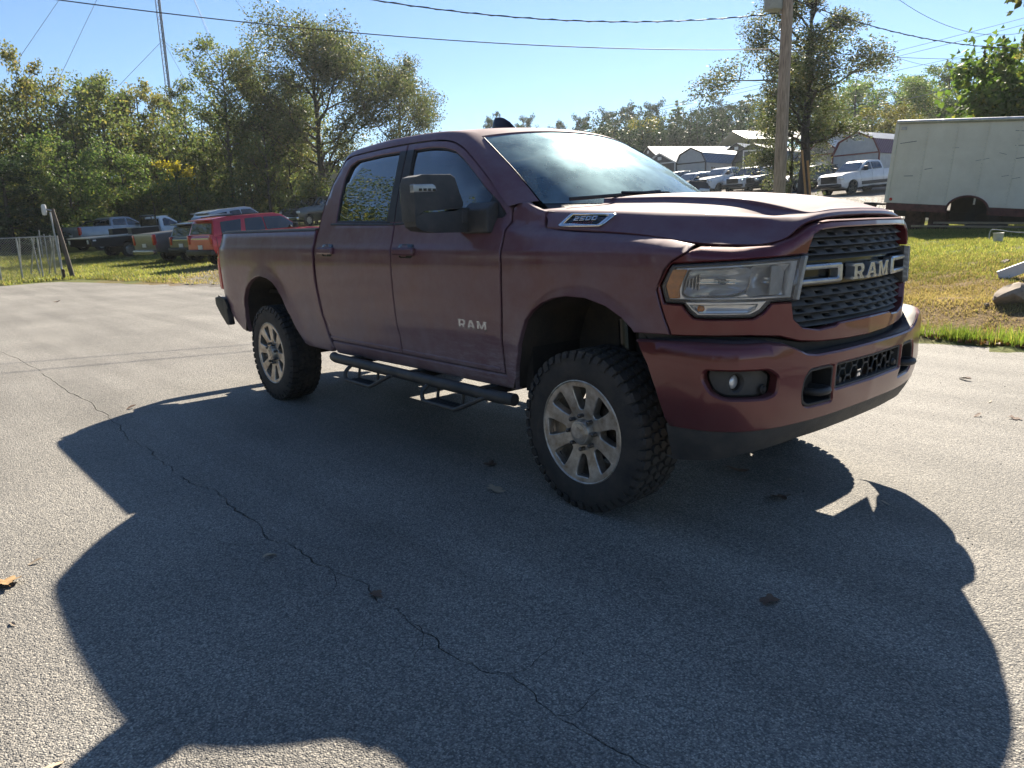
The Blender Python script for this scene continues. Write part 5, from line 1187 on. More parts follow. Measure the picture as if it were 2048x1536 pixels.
# ---------------------------------------------------------------- parked vehicles
V_GLASS = pmat('car_glass', (.012, .016, .020), .04, var=.2, scale=3, spec=.8, coat=.5, coat_rough=.02)
V_TYRE = pmat('car_tyre', (.018, .018, .018), .85, var=.25, scale=10)
V_RIM = pmat('car_rim', (.45, .45, .45), .3, .9, var=.1, scale=20)
V_RIMD = pmat('dark_car_rim', (.03, .03, .032), .35, .6, var=.1, scale=20)
V_LAMP = pmat('headlamp_clear', (.6, .63, .66), .12, .3, var=.1, scale=30, coat=.8)
V_WHITE = pmat('plate_white', (.7, .7, .68), .5, var=.05)
def car_paint(name, c, metal=.3): return pmat(name, c, .32, metal, var=.06, scale=2, coat=1., coat_rough=.05)
WMESH = {}
def car_wheel(parent, loc, r, w, flip, rim, n=6, deep=False):
    key = (round(r, 3), round(w, 3), rim.name, n, deep)
    if key not in WMESH:
        t = MB(); h = w/2; t.lathe([(r*.62, -h*.86), (r*.68, -h), (r*.88, -h*1.02), (r*.97, -h*.86), (r, -h*.55), (r, h*.55), (r*.97, h*.86), (r*.88, h), (r*.6, h*.8)], 28)
        tm = bpy.data.meshes.new('tyre'); tm.from_pydata(t.V, [], t.F); tm.materials.append(V_TYRE); tm.shade_smooth(); tm.set_sharp_from_angle(angle=R(40))
        k = MB(); o = -h*.86
        k.lathe([(r*.645, o - .008), (r*.655, o + .004), (r*.60, o + .006), (r*.57, o + .06), (r*.55, h*.6)], 28)
        k.lathe([(0, o + (.05 if deep else .012)), (r*.15, o + (.05 if deep else .014)), (r*.17, o + .05), (r*.56, o + .10), (r*.56, o + .105)], 28)
        for i in range(n):
            q = 2*math.pi*i/n; a = r*.10; b = r*.60; wd_ = r*.115
            P = [(a, -wd_), (b, -wd_*.9), (b, wd_*.9), (a, wd_)]
            poly = [(u*math.cos(q) - v*math.sin(q), u*math.sin(q) + v*math.cos(q)) for u, v in P]
            k.prism(poly, o + (.03 if deep else .004), o + .05, 'Y')
        km = bpy.data.meshes.new('rim'); km.from_pydata(k.V, [], k.F); km.materials.append(rim); WMESH[key] = (tm, km)
    wl = sub('wheel', parent, loc, (0, random.random(), math.pi if flip else 0))
    for nm, me in zip(('tyre', 'rim'), WMESH[key]):
        o = bpy.data.objects.new(nm, me); COL.objects.link(o); o.parent = wl
def solid(name, outline, ymap, mat, parent, cuts_z=(), cuts_x=(), bev=.05, xmap=None):
    """side outline (x,z) extruded across, cut into bands and shaped by ymap(x,z) -> half width"""
    mb = MB(); n = len(outline); nw = 6; V = []; F = []
    for k in range(nw + 1):
        y = -1 + 2*k/nw
        V += [(x, y, z) for x, z in outline]
    F.append(tuple(range(n))); F.append(tuple(reversed(range(nw*n, nw*n + n))))
    for k in range(nw):
        for i in range(n):
            j = (i + 1) % n; F.append((k*n + j, k*n + i, (k + 1)*n + i, (k + 1)*n + j))
    me = bpy.data.meshes.new(name); me.from_pydata(V, [], F); bm = bmesh.new(); bm.from_mesh(me); bmesh.ops.recalc_face_normals(bm, faces=bm.faces)
    for z in cuts_z: bmesh.ops.bisect_plane(bm, geom=bm.verts[:] + bm.edges[:] + bm.faces[:], plane_co=(0, 0, z), plane_no=(0, 0, 1))
    for x in cuts_x: bmesh.ops.bisect_plane(bm, geom=bm.verts[:] + bm.edges[:] + bm.faces[:], plane_co=(x, 0, 0), plane_no=(1, 0, 0))
    for v in bm.verts: v.co.y *= ymap(v.co.x, v.co.z)
    if bev:
        es = [e for e in bm.edges if len(e.link_faces) == 2 and e.calc_face_angle(0) > R(38)]
        bmesh.ops.bevel(bm, geom=es, offset=bev, segments=2, profile=.6, affect='EDGES', clamp_overlap=True)
    if xmap:
        for v in bm.verts: v.co.x += xmap(v.co)
    bm.to_mesh(me); bm.free()
    return link(name, me, mat, parent, smooth=True, angle=32)
def vehicle(label, cat, name, loc, rz, kind, paint, L=5.8, W=2.0, H=1.95, rim=None, group='vehicles parked on the lot', grille='black', two_tone=None, wr=.40, lamps_red=True, shape=None, bumper=None, spokes=6, nobed=False, wb=None):
    rim = rim or V_RIM
    T = thing(name, label, cat, loc, rz, group)
    h = W/2; blackm = pmat('car_trim', (.018, .018, .019), .5, var=.2, scale=12)
    if kind == 'pickup' or kind == 'single':
        xf, xr = L*.5, -L*.5; fa = xf - .98; ra = fa - (wb or (3.75 if kind == 'pickup' else 3.95))
        cw = xf - 1.55; cb = cw - (2.35 if kind == 'pickup' else 1.45); hz, bz, sl_ = 1.30, 1.40, .55
        low = [(xr, .66), (xr - .02, bz + .02), (cb, bz + .02), (cb + .01, bz), (cw, bz - .03), (cw + .5, hz + .05), (xf - .28, hz), (xf - .04, hz - .1), (xf, .98), (xf, .62), (xf - .12, .52)]
        gh_ = [(cb, bz - .02), (cb + .10, H - .10), (cb + .25, H - .02), (cb + 1.0, H), (cw - .95, H - .02), (cw - .80, H - .09), (cw + .02, bz - .05)]
        wins = [[(cb + .17, bz + .05), (cb + .23, H - .2), (cb + .34, H - .13), (cb + 1.08, H - .11), (cb + 1.05, bz + .04)], [(cb + 1.16, bz + .04), (cb + 1.18, H - .11), (cw - .98, H - .13), (cw - .82, H - .20), (cw - .22, bz + .04)]]
        if kind == 'single': wins = [[(cb + .2, bz + .05), (cb + .26, H - .18), (cb + .4, H - .12), (cw - .98, H - .13), (cw - .82, H - .20), (cw - .22, bz + .04)]]
    elif kind == 'suv':
        xf, xr = L*.5, -L*.5; fa = xf - .95; ra = xr + 1.12; cw = xf - 1.42; hz, bz = 1.12, 1.15; cb = xr + .03
        if H > 1.85: hz, bz = 1.22, 1.24
        low = [(xr + .04, .58), (xr - .02, .72), (xr, bz - .06), (xr + .04, bz), (cw, bz - .02), (cw + .4, hz + .02), (xf - .25, hz - .04), (xf - .04, hz - .16), (xf, .85), (xf - .01, .55), (xf - .10, .42)]
        gh_ = [(xr + .05, bz - .02), (xr + .22, H - .20), (xr + .30, H - .06), (xr + .9, H), (cw - 1.1, H - .01), (cw - .78, H - .08), (cw + .02, bz - .05)]
        wx = cw - .12; span = wx - (xr + .3)
        wins = [[(xr + .42, bz + .05), (xr + .50, H - .20), (xr + .42 + span*.27, H - .15), (xr + .36 + span*.24, bz + .05)], [(xr + .5 + span*.26, bz + .05), (xr + .55 + span*.28, H - .14), (xr + .3 + span*.56, H - .13), (xr + .3 + span*.56, bz + .05)], [(xr + .36 + span*.56, bz + .05), (xr + .36 + span*.56, H - .13), (cw - .85, H - .16), (cw - .68, H - .24), (cw - .16, bz + .05)]]
    ar = wr + .06
    def arch(x): return [(x + ar*math.cos(q), max(.40, wr + ar*math.sin(q))) for q in np.linspace(-.15, math.pi + .15, 13)]
    base = .40 if kind == 'suv' else .48
    out = low + arch(fa) + [((fa + ra)/2, base)] + arch(ra)
    if nobed: out = [(cb - .02, .55), (cb, bz)] + low[4:] + arch(fa)
    def ymap(x, z):
        e = max(0, x - (xf - .75))/.75; r_ = max(0, (xr + .5) - x)/.5
        return h*(1 - .16*e**2.2 - .07*r_**2)*(1 - .10*max(0, (.62 - z))/.3 - .055*max(0, z - .95)/.4)*(1 - (.05 if z > hz - .03 and x > cw else 0))
    solid('body', out, ymap, paint, T, (.75, .95, 1.08), (xf - .5, xf - .9, xr + .5), .045, xmap=lambda c: -.10*(c.y/h)**2*(1 if c.x > xf - .5 else 0))
    def gmap(x, z):
        t = np.clip((z - bz)/(H - bz), 0, 1); return h*(.925 - .19*t - .05*t*t)*(1 - .06*max(0, (x - (cw - .5)))/.5)
    solid('cab', gh_, gmap, two_tone or paint, T, (bz + .2, bz + .4), (), .055)
    def GF(a, b, off=0.):
        a = np.asarray(a, float); b = np.asarray(b, float)
        return np.stack([a, np.array([gmap(float(x), float(z)) for x, z in zip(a.ravel(), b.ravel())]).reshape(a.shape) + off, b], -1)
    for s in (-1, 1):
        for w in wins:
            panel('window', roundc(w, .05, 3), lambda a, b, off=0.: GF(a, b, off + .010), V_GLASS, T, res=.3, edge=.15, bend=.003, depth=.012, side=s)
    def slant(nm, p0, p1, w0, w1, mat, bulge, off):
        P = []
        for v in np.linspace(0, 1, 5):
            row_ = []
            for t in np.linspace(-1, 1, 9):
                x = p0[0]*(1 - v) + p1[0]*v; z = p0[1]*(1 - v) + p1[1]*v; w = w0*(1 - v) + w1*v
                row_.append((x + off[0] + bulge*(1 - t*t)*.0 , w*t, z + off[1]))
            P.append(row_)
        return sheet(nm, np.array(P), mat, T)
    slant('windscreen', (cw - .05, bz + .02), (cw - .77, H - .10), h*.80, h*.66, V_GLASS, .06, (.014, .014))
    if kind == 'suv': slant('rear_window', (xr + .085, bz + .06), (xr + .215, H - .22), h*.78, h*.68, V_GLASS, .0, (-.016, .004))
    else: slant('rear_window', (cb + .03, bz + .08), (cb + .085, H - .16), h*.76, h*.68, V_GLASS, 0, (-.02, 0))
    if kind != 'suv':
        mb = MB(); mb.box(((xr + cb)/2, 0, bz + .015), (cb - xr - .2, W*.80, .03)); mb.build('bed_shade_slab', blackm, T)  # black slab on the solid bed, painting its shaded hollow
    # front end
    gb = MB(); gz = (hz + .62)/2 + .02
    gw = h*1.15 if kind != 'suv' else h*1.0
    gb.box((xf - .045, 0, gz), (.12, gw, hz - .18 - .68)); g = gb.build('grille', blackm if grille != 'chrome' else V_RIMD, T, smooth=40, bevel=.03)
    for i in range(4):
        mb = MB(); mb.box((xf + .022, 0, gz - .17 + .115*i), (.02, gw*.94, .028)); mb.build('grille_bar', CHROME if grille == 'chrome' else blackm, g, bevel=.008)
    if grille == 'chrome':
        mb = MB(); mb.box((xf + .01, 0, gz + (hz - .86)/2), (.05, gw*1.03, .05)); mb.build('grille_surround', CHROME, g, bevel=.012)
    for s in (-1, 1):
        mb = MB(); mb.box((xf - .17, s*h*.735, hz - .27), (.26, .36, .17), rz=-s*.42); mb.build('headlight', V_LAMP, T, smooth=40, bevel=.04)
        if kind == 'suv': mb = MB(); mb.box((xr + .035, s*h*.80, bz - .14), (.15, .15, .36)); mb.build('tail_lamp', REDL, T, smooth=40, bevel=.03)
        else: mb = MB(); mb.box((xr + .03, s*h*.845, 1.16), (.14, .17, .46)); mb.build('tail_lamp', REDL, T, smooth=40, bevel=.03)
        mr_ = MB(); mr_.box((cw - .42, s*(h + .10), bz + .13), (.13, .24, .20 if kind == 'suv' else .28)); mr_.box((cw - .40, s*(h - .02), bz + .05), (.08, .2, .06)); mr_.build('mirror', blackm if paint != two_tone else paint, T, smooth=40, bevel=.03)
        for hx in ((cw - 1.15, cb + .95) if kind != 'single' else (cw - 1.1,)):
            mb = MB(); mb.box((hx + .25, s*(h*.985), bz - .13), (.22, .03, .035)); mb.build('handle', paint, T, bevel=.008)
    bm_ = bumper or (CHROME if grille == 'chrome' else blackm)
    mb = MB(); mb.box((xf - .02, 0, .60), (.22, W*.86, .22)); mb.build('front_bumper', bm_, T, smooth=40, bevel=.06)
    mb = MB(); mb.box((xr - .06, 0, .62), (.20, W*.92, .20)); mb.build('rear_bumper', bm_ if kind != 'suv' else blackm, T, smooth=40, bevel=.05)
    mb = MB(); mb.box((xr - .03, 0, .92 if kind != 'suv' else .82), (.02, .31, .16)); mb.build('number_plate', V_WHITE, T)
    mb = MB(); mb.box(((fa + ra)/2, 0, .40), (abs(fa - ra) + .4, W*.7, .25)); mb.build('underside', DARK, T)
    for x in (fa, ra):
        for s in (-1, 1): car_wheel(T, (x, s*(h - .14), wr), wr, .25, s > 0, rim, spokes)
    if kind == 'suv':
        mb = MB(); mb.box((xr + .02, 0, bz - .10), (.06, W*.62, .05)); mb.build('tailgate_bar', blackm if paint is P_WHT else CHROME, T, bevel=.012)
        mb = MB(); mb.box((xr + .16, 0, H - .10), (.34, W*.62, .05)); mb.build('roof_spoiler', paint, T, smooth=40, bevel=.02)
        mb = MB(); mb.tube([(xr + .06, -.05, bz + .14), (xr + .10, .35, bz + .22)], .012, 5); mb.build('rear_wiper', blackm, T)
    # shut lines of the doors: dark strips laid on, painting the shaded gaps
    for s in (-1, 1):
        for dx in ((cw - .12, cw - 1.18, cb + .12) if kind != 'single' else (cw - .12, cb + .08)):
            def LB(a, b, off=0.):
                a = np.asarray(a, float); b = np.asarray(b, float)
                return np.stack([a, np.array([ymap(float(x), float(z)) for x, z in zip(a.ravel(), b.ravel())]).reshape(a.shape) + off, b], -1)
            panel('shut_line', [(dx - .006, .60), (dx + .006, .60), (dx + .006, bz - .06), (dx - .006, bz - .06)], lambda a, b, off=0.: LB(a, b, off + .002), blackm, T, res=.5, edge=.2, bend=.0005, depth=.004, side=s)
    cz, sz_ = math.cos(rz), math.sin(rz); zf = terrain(loc[0] + 1.9*cz, loc[1] + 1.9*sz_); zb_ = terrain(loc[0] - 1.9*cz, loc[1] - 1.9*sz_)
    T.location.z += (zf + zb_)/2 - terrain(loc[0], loc[1]); T.rotation_euler = (0, -math.atan2(zf - zb_, 3.8), rz)
    T['dims'] = [xf, xr, cw, cb, bz, hz]
    return T
def head(px, rel):   # heading: bearing of the sight line at px plus an angle (degrees, + = turned to the left)
    return bearing(px) + R(rel)
random.seed(11)
# ---- left of the drive
P_GREY = car_paint('grey_paint', (.27, .285, .31), .5); P_DKG = car_paint('dark_grey_paint', (.055, .06, .065), .5); P_CRIM = car_paint('crimson_paint', (.50, .014, .03), .3)
P_BLK = car_paint('black_paint', (.012, .013, .016)); P_WHT = car_paint('white_paint', (.72, .73, .74), 0.); P_SLV = car_paint('silver_paint', (.42, .43, .44), .6); P_CHAR = car_paint('charcoal_paint', (.045, .05, .054), .5)
P_NAVY = car_paint('blue_black_paint', (.02, .024, .034))
LG = 'vehicles parked on the grass beyond the fence'
s_ = spot(234, 47.5)
vehicle('grey crew cab pickup with a rear roll bar, behind the black flatbed', 'pickup truck', 'parked_pickup', s_, head(240, -55), 'pickup', P_GREY, L=5.9, H=1.95, group=LG)
_pv = COL.objects[-1]
rb = [o for o in COL.objects if o.name.startswith('parked_pickup')][-1]
mb = MB(); X = rb['dims']; mb.tube([(X[3] - 1.0, -.78, X[4]), (X[3] - .45, -.72, X[4] + .30), (X[3] - .12, -.70, X[4] + .34)], .04, 8); mb.tube([(X[3] - 1.0, .78, X[4]), (X[3] - .45, .72, X[4] + .30), (X[3] - .12, .70, X[4] + .34)], .04, 8); mb.tube([(X[3] - .45, -.72, X[4] + .30), (X[3] - .45, .72, X[4] + .30)], .04, 8); mb.build('roll_bar', GLOSS, rb, smooth=50)
# flatbed truck: white single cab, black service bed
s_ = spot(303, 42); hd = head(303, -60)
fb = vehicle('white single cab truck with a black steel flatbed', 'flatbed truck', 'flatbed_truck', s_, hd, 'single', P_WHT, L=6.2, H=2.0, group=LG, nobed=True)
for o in [c for c in fb.children if c.name.split('.')[0] in ('bed_shade_slab', 'tail_lamp', 'rear_bumper', 'number_plate')]: bpy.data.objects.remove(o)
X = fb['dims']; BS = pmat('black_bed_steel', (.014, .015, .017), .35, var=.2, scale=4, coat=.4); ALU = pmat('bed_top_metal', (.42, .41, .38), .4, .6, var=.1, scale=10)
bx0, bx1 = X[3] - 4.0, X[3] - .22
mb = MB(); mb.box(((bx0 + bx1)/2, 0, 1.13), (bx1 - bx0, 2.3, .06)); mb.build('bed_deck', ALU, fb, bevel=.01)
for s in (-1, 1):
    ax_ = (-2.8 + .98 - 3.55 + 2.8) ; ra_ = X[0] - .98 - 3.95
    poly = [(bx0, 1.10), (bx0 + .05, .72), (ra_ - .62, .60), (ra_ - .52, .62)] + [(ra_ + .52*math.cos(q), .44 + .52*math.sin(q)) for q in np.linspace(math.pi - .35, .35, 9)] + [(ra_ + .55, .55), (bx1, .62), (bx1, 1.10)]
    mb = MB(); mb.prism(poly, s*1.17, s*1.06, 'Y'); mb.build('bed_skirt', BS, fb, bevel=.01)
    mb = MB(); mb.box((bx1 - .80, s*.96, 1.30), (1.55, .40, .32)); bxo = mb.build('tool_box', BS, fb, bevel=.015)
    mb = MB(); mb.box((bx1 - .80, s*.96, 1.475), (1.58, .43, .03)); mb.build('tool_box_lid', ALU, bxo, bevel=.006)
    mb = MB(); mb.box((bx0 - .02, s*.95, .95), (.05, .14, .20)); mb.build('tail_lamp', V_LAMP, fb, bevel=.01)
    mb = MB(); mb.box((bx0 + .2, s*1.185, 1.02), (.16, .02, .08)); mb.build('marker_light', V_WHITE, fb)
    mb = MB(); mb.tube([(bx1 + .10, s*.80, 1.15), (bx1 + .10, s*.74, 2.02)], .05, 8); mb.tube([(bx1 + .10, s*.35, 1.15), (bx1 + .10, s*.35, 2.0)], .03, 8); mb.build('rack_post', GLOSS, fb, smooth=50)
mb = MB(); mb.tube([(bx1 + .10, -.74, 2.02), (bx1 + .10, .74, 2.02)], .05, 8); mb.box((bx1 + .10, 0, 1.5), (.05, 1.4, .7)); mb.build('headache_rack', GLOSS, fb, smooth=50)
# grey pickup in front of it (tailgate towards us)
s_ = spot(424, 37); rg_ = vehicle('dark grey pickup seen from behind with one red tail lamp', 'pickup truck', 'parked_pickup', s_, head(424, -58), 'pickup', car_paint('gunmetal_paint', (.13, .14, .148), .4), L=6.7, wb=4.2, H=1.96, group=LG, bumper=pmat('chrome_worn', (.32, .33, .34), .25, .9, var=.1, scale=10))
# the two SUVs
s_ = spot(462, 35); vehicle('black suv squeezed between the grey pickup and the red suv', 'suv', 'parked_suv', s_, head(462, -56), 'suv', P_BLK, L=4.9, W=1.95, H=1.80, group=LG)
s_ = spot(526, 31.5); RS = vehicle('long bright red suv parked on the grass', 'suv', 'parked_suv', s_, head(526, -57), 'suv', P_CRIM, L=5.5, W=2.05, H=1.93, group=LG)
X = RS['dims']
for s in (-1, 1):
    mb = MB(); mb.tube([(X[1] + .6, s*.72, 1.93), (X[2] - 1.2, s*.72, 1.955)], .018, 6); mb.build('roof_rail', GLOSS, RS)
s_ = spot(488, 41); s_.z += .25; vehicle('silver suv showing only its roof over the red suv', 'suv', 'parked_suv', s_, head(488, -56), 'suv', P_SLV, L=4.9, W=1.95, H=1.92, group=LG)
s_ = spot(553, 66); vehicle('black pickup far back under the oak', 'pickup truck', 'parked_pickup', s_, head(560, 150), 'pickup', P_BLK, L=5.8, group=LG)
s_ = spot(640, 57); vehicle('charcoal pickup with a chrome grille facing the camera behind the cab', 'pickup truck', 'parked_pickup', s_, head(646, 136), 'pickup', P_CHAR, L=5.9, W=2.05, H=2.0, grille='chrome', group=LG)
# ---- right: the row on the gravel rise
RG = 'vehicles on the gravel rise by the sheds'
s_ = spot(1716, 49); WR = vehicle('white pickup with a black grille at the right end of the row', 'pickup truck', 'parked_pickup', s_, head(1716, 142), 'pickup', P_WHT, L=5.9, W=2.05, H=2.0, rim=V_RIMD, group=RG, wr=.43)
X = WR['dims']
for s in (-1, 1):
    mb = MB(); mb.box((-.1, s*1.035, .66), (2.6, .03, .20)); mb.build('lower_stripe', blackm if False else BLK, WR)
    mb = MB(); mb.box((-.2, s*1.04, .42), (2.5, .12, .06)); mb.build('side_step', BLK, WR, bevel=.02)
for y in (-.5, -.25, 0, .25, .5):
    mb = MB(); mb.box((X[2] - .95, y, 2.015), (.08, .06, .03)); mb.build('roof_lamp', AMBER, WR, bevel=.01)
s_ = spot(1608, 56); vehicle('dark grey crossover behind the wooden stakes', 'crossover', 'parked_crossover', s_, head(1608, 130), 'suv', P_CHAR, L=4.7, W=1.88, H=1.68, group=RG, wr=.36)
s_ = spot(1540, 59); vehicle('black suv partly hidden by the utility pole', 'suv', 'parked_suv', s_, head(1540, 136), 'suv', P_NAVY, L=5.0, W=1.98, H=1.86, group=RG)
s_ = spot(1498, 60); vehicle('white fronted suv with a dark square grille', 'suv', 'parked_suv', s_, head(1498, 148), 'suv', P_WHT, L=5.0, W=1.98, H=1.88, two_tone=P_BLK, group=RG)
s_ = spot(1446, 61); vehicle('white pickup in the row, left of the dark suv', 'pickup truck', 'parked_pickup', s_, head(1440, 142), 'pickup', P_WHT, L=5.7, H=1.93, group=RG)
s_ = spot(1383, 61); vehicle('silver white car beside the far door mirror', 'car', 'parked_car', s_, head(1383, 140), 'suv', P_SLV, L=4.8, W=1.9, H=1.72, group=RG, wr=.36)
s_ = spot(1335, 64); vehicle('dark car at the left end of the row, by the windscreen pillar', 'car', 'parked_car', s_, head(1335, 140), 'suv', P_CHAR, L=4.8, W=1.9, H=1.78, group=RG, wr=.36)
# ---------------------------------------------------------------- sheds, box body, pole, mast, fence
WALLW = pmat('painted_siding', (.46, .47, .46), .6, var=.05, scale=3); WALLG = pmat('grey_siding', (.10, .095, .095), .65, var=.1, scale=3); WALLT = pmat('tan_siding', (.36, .33, .29), .65, var=.08, scale=3)
WALLB = pmat('brown_siding', (.075, .06, .05), .65, var=.1, scale=3)
RF_W = pmat('white_metal_roof', (.66, .66, .64), .38, .25, var=.05, scale=2); RF_B = pmat('blue_metal_roof', (.06, .12, .20), .4, .25, var=.08, scale=2); RF_R = pmat('purple_red_metal_roof', (.16, .08, .11), .4, .25, var=.08, scale=2); RF_G = pmat('grey_metal_roof', (.12, .12, .13), .4, .25, var=.08, scale=2)
TR_G = pmat('dark_trim', (.03, .032, .035), .6, var=.1); TR_R = pmat('red_trim', (.16, .035, .03), .6, var=.1); TR_W = pmat('white_trim', (.66, .66, .64), .6, var=.05)
PANE = pmat('shed_pane', (.02, .025, .03), .06, var=.2, scale=5, spec=.8)
SG_ = 'portable sheds for sale on the rise'
def shed(label, px, dist, rz, w, l, wh, rh, style, wall, trim, roof_top, roof_low=None, loft=True, door=None, side=(), vent=False, dz=0., name='shed', top=None):
    """gable end faces +x (local); ridge along x"""
    p = spot(px, dist); p.z = p.z + dz if top is None else zat(top[0], top[1], dist - l*.35) - wh - rh
    T = thing(name, label, 'shed', p, rz, SG_)
    h = w/2
    if style == 'gambrel': prof = [(-h, 0), (-h, wh), (-h*.72, wh + rh*.62), (0, wh + rh), (h*.72, wh + rh*.62), (h, wh), (h, 0)]
    else: prof = [(-h, 0), (-h, wh), (0, wh + rh), (h, wh), (h, 0)]
    mb = MB(); mb.prism(prof, -l/2, l/2, 'X'); wl = mb.build('wall', wall, T)
    # vertical battens on the gable and the side walls
    mb = MB()
    for s in (-1, 1):
        k = int(l/.4)
        for i in range(k + 1): mb.box((-l/2 + l*i/k, s*(h + .006), wh/2), (.03, .012, wh))
    k = int(w/.3)
    for i in range(1, k):
        y = -h + w*i/k; top = wh + (np.interp(abs(y), [0, h*.72, h], [rh, rh*.62, 0]) if style == 'gambrel' else rh*(1 - abs(y)/h))
        mb.box((l/2 + .006, y, top/2), (.012, .03, top))
    mb.build('batten', wall, wl)['kind'] = 'stuff'
    def roofp(a, b, mat):
        """one corrugated roof sheet between two eave points, overhanging"""
        n = max(4, int(l/.23)); P = []; dy, dz_ = b[0] - a[0], b[1] - a[1]; ln = math.hypot(dy, dz_); ny_, nz_ = -dz_/ln, dy/ln
        if nz_ < 0: ny_, nz_ = -ny_, -nz_
        for i in range(n*3 + 1):
            x = -l/2 - .12 + (l + .24)*i/(n*3); r = .055 + (.03 if i % 3 == 0 else 0)
            P.append([(x, a[0] + ny_*r, a[1] + nz_*r), (x, b[0] + ny_*r, b[1] + nz_*r)])
        return sheet('roof_panel', np.array(P), mat, T, thick=.012, angle=20)
    if style == 'gambrel':
        for s in (-1, 1):
            roofp((s*h*1.02, wh - .08), (s*h*.72, wh + rh*.62), roof_low or roof_top); roofp((s*h*.76, wh + rh*.61), (0, wh + rh), roof_top)
    else:
        for s in (-1, 1): roofp((s*(h + .15), wh - rh*.15/h), (0, wh + rh), roof_top)
    # trim: gable edge, corners, loft line
    mb = MB(); x = l/2 + .03
    pts = [(x, y, z) for y, z in prof[1:-1]]
    for a, b in zip(pts[:-1], pts[1:]):
        a, b = Vector(a), Vector(b); c = (a + b)/2; d = b - a; ang = math.atan2(d.z, d.y); mb.box(c, (.05, d.length + .04, .12), rx=ang)
    for s in (-1, 1): mb.box((x - .01, s*(h - .02), wh/2), (.05, .12, wh))
    if loft: mb.box((x - .005, 0, wh + .02), (.04, w, .10))
    mb.build('trim', trim, T)
    if door:
        mb = MB(); mb.box((l/2 + .02, door[0], door[2]/2), (.05, door[1], door[2])); dd = mb.build('door', door[3], T, bevel=.01)
        mb = MB(); mb.box((l/2 + .055, door[0] + door[1]*.4, 1.0), (.03, .05, .12)); mb.build('handle', CHROME, dd)
    if vent:
        mb = MB(); mb.box((l/2 + .02, 0, wh + rh*.5), (.04, .42, .30)); v = mb.build('gable_vent', TR_W, T, bevel=.01)
    for kind, s, xx, ww, z0, z1 in side:
        y = s*(h + .012)
        if kind == 'window':
            fr_ = MB(); fr_.box((xx, y + s*.01, (z0 + z1)/2), (ww, .05, z1 - z0)); f = fr_.build('window', TR_W, T, bevel=.008)
            for i in range(2):
                for j in range(3):
                    mb = MB(); mb.box((xx + (i - .5)*ww*.46, y + s*.038, z0 + (j + .5)*(z1 - z0)/3), (ww*.36, .012, (z1 - z0)/3*.74)); mb.build('pane', PANE, f)
        else:
            mb = MB(); mb.box((xx, y + s*.012, (z0 + z1)/2), (ww, .05, z1 - z0)); dd = mb.build('door', TR_W, T, bevel=.008)
    return T
b_ = lambda px, rel: bearing(px) + math.pi + R(rel)
shed('white gambrel shed with red trim and a purple roof behind the box truck', 1750, 58, b_(1750, -30), 3.66, 6.5, 2.35, 1.55, 'gambrel', WALLW, TR_R, RF_W, RF_R, door=None, top=(1711, 263))
shed('white gambrel shed with dark trim and a bright blue lower roof', 1422, 74, b_(1422, -33), 3.25, 7.2, 2.25, 1.35, 'gambrel', WALLW, TR_G, RF_W, RF_B, side=(('window', 1, 2.5, .8, .9, 1.9), ('door', 1, .1, 1.6, .1, 2.0), ('window', 1, -2.3, .8, .9, 1.9)), top=(1383, 296))
shed('low gable shed with a white roof and a vent, left of the blue roofed one', 1352, 76, b_(1352, -33), 3.5, 6.0, 2.0, .95, 'gable', WALLG, TR_W, RF_W, door=(.1, 1.9, 1.9, WALLB), vent=True, loft=True, top=(1313, 307))
shed('charcoal gambrel shed right of the blue roof', 1538, 72, b_(1538, -28), 4.0, 7.0, 2.3, 1.45, 'gambrel', WALLG, TR_G, RF_G, RF_G, vent=False, loft=True, top=(1503, 289))
shed('brown gable shed with a small white vent behind the charcoal shed', 1500, 83, b_(1500, -28), 3.4, 7.0, 2.6, .95, 'gable', WALLB, TR_G, RF_W, vent=True, loft=False, top=(1474, 287))
shed('long gable shed with a pale roof along the tree line', 1402, 92, b_(1402, -62), 4.4, 14, 2.3, 1.1, 'gable', WALLB, TR_G, RF_W, vent=True, loft=False, top=(1420, 285))
shed('tan shed behind the tall tree beside the utility pole', 1668, 64, b_(1668, -25), 3.4, 6, 2.4, 1.2, 'gable', WALLT, TR_R, RF_W, side=(), door=(0, .9, 1.9, TR_W), top=(1650, 278))
shed('pale roofed shed peeping over the red trimmed one', 1700, 74, b_(1700, -28), 3.6, 6, 2.6, 1.2, 'gambrel', WALLW, TR_G, RF_W, RF_W, top=(1692, 263))
# open shelter with a high white roof
p = spot(1525, 96); p.z = zat(1525, 262, 96) - 6.0; SH = thing('open_shelter', 'tall open shelter with a wide pale metal roof behind the sheds', 'shelter', p, b_(1515, -60))
sheet('roof_panel', np.array([[(x, -3.6, 4.7), (x, 0, 6.0)] for x in np.linspace(-4.6, 4.6, 34)]) + np.array([0, 0, 0]), RF_W, SH, thick=.03)
sheet('roof_panel', np.array([[(x, 0, 6.0), (x, 3.6, 4.7)] for x in np.linspace(-4.6, 4.6, 34)]), RF_W, SH, thick=.03)
for x in (-4.3, -1.4, 1.4, 4.3):
    for s in (-1, 1): mb = MB(); mb.box((x, s*3.4, 2.3), (.15, .15, 4.7)); mb.build('post', WALLB, SH)
# white fence panels in front of the sheds
p = spot(1503, 66); PF = thing('post_frame', 'slim white post frame standing in front of the charcoal shed', 'frame', p, b_(1503, -10))
for y in (-.9, 1.9): mb = MB(); mb.box((0, y, 1.45), (.09, .09, 2.9)); mb.build('post', TR_W, PF)
mb = MB(); mb.box((0, .5, 2.85), (.09, 2.9, .10)); mb.build('rail', TR_W, PF)
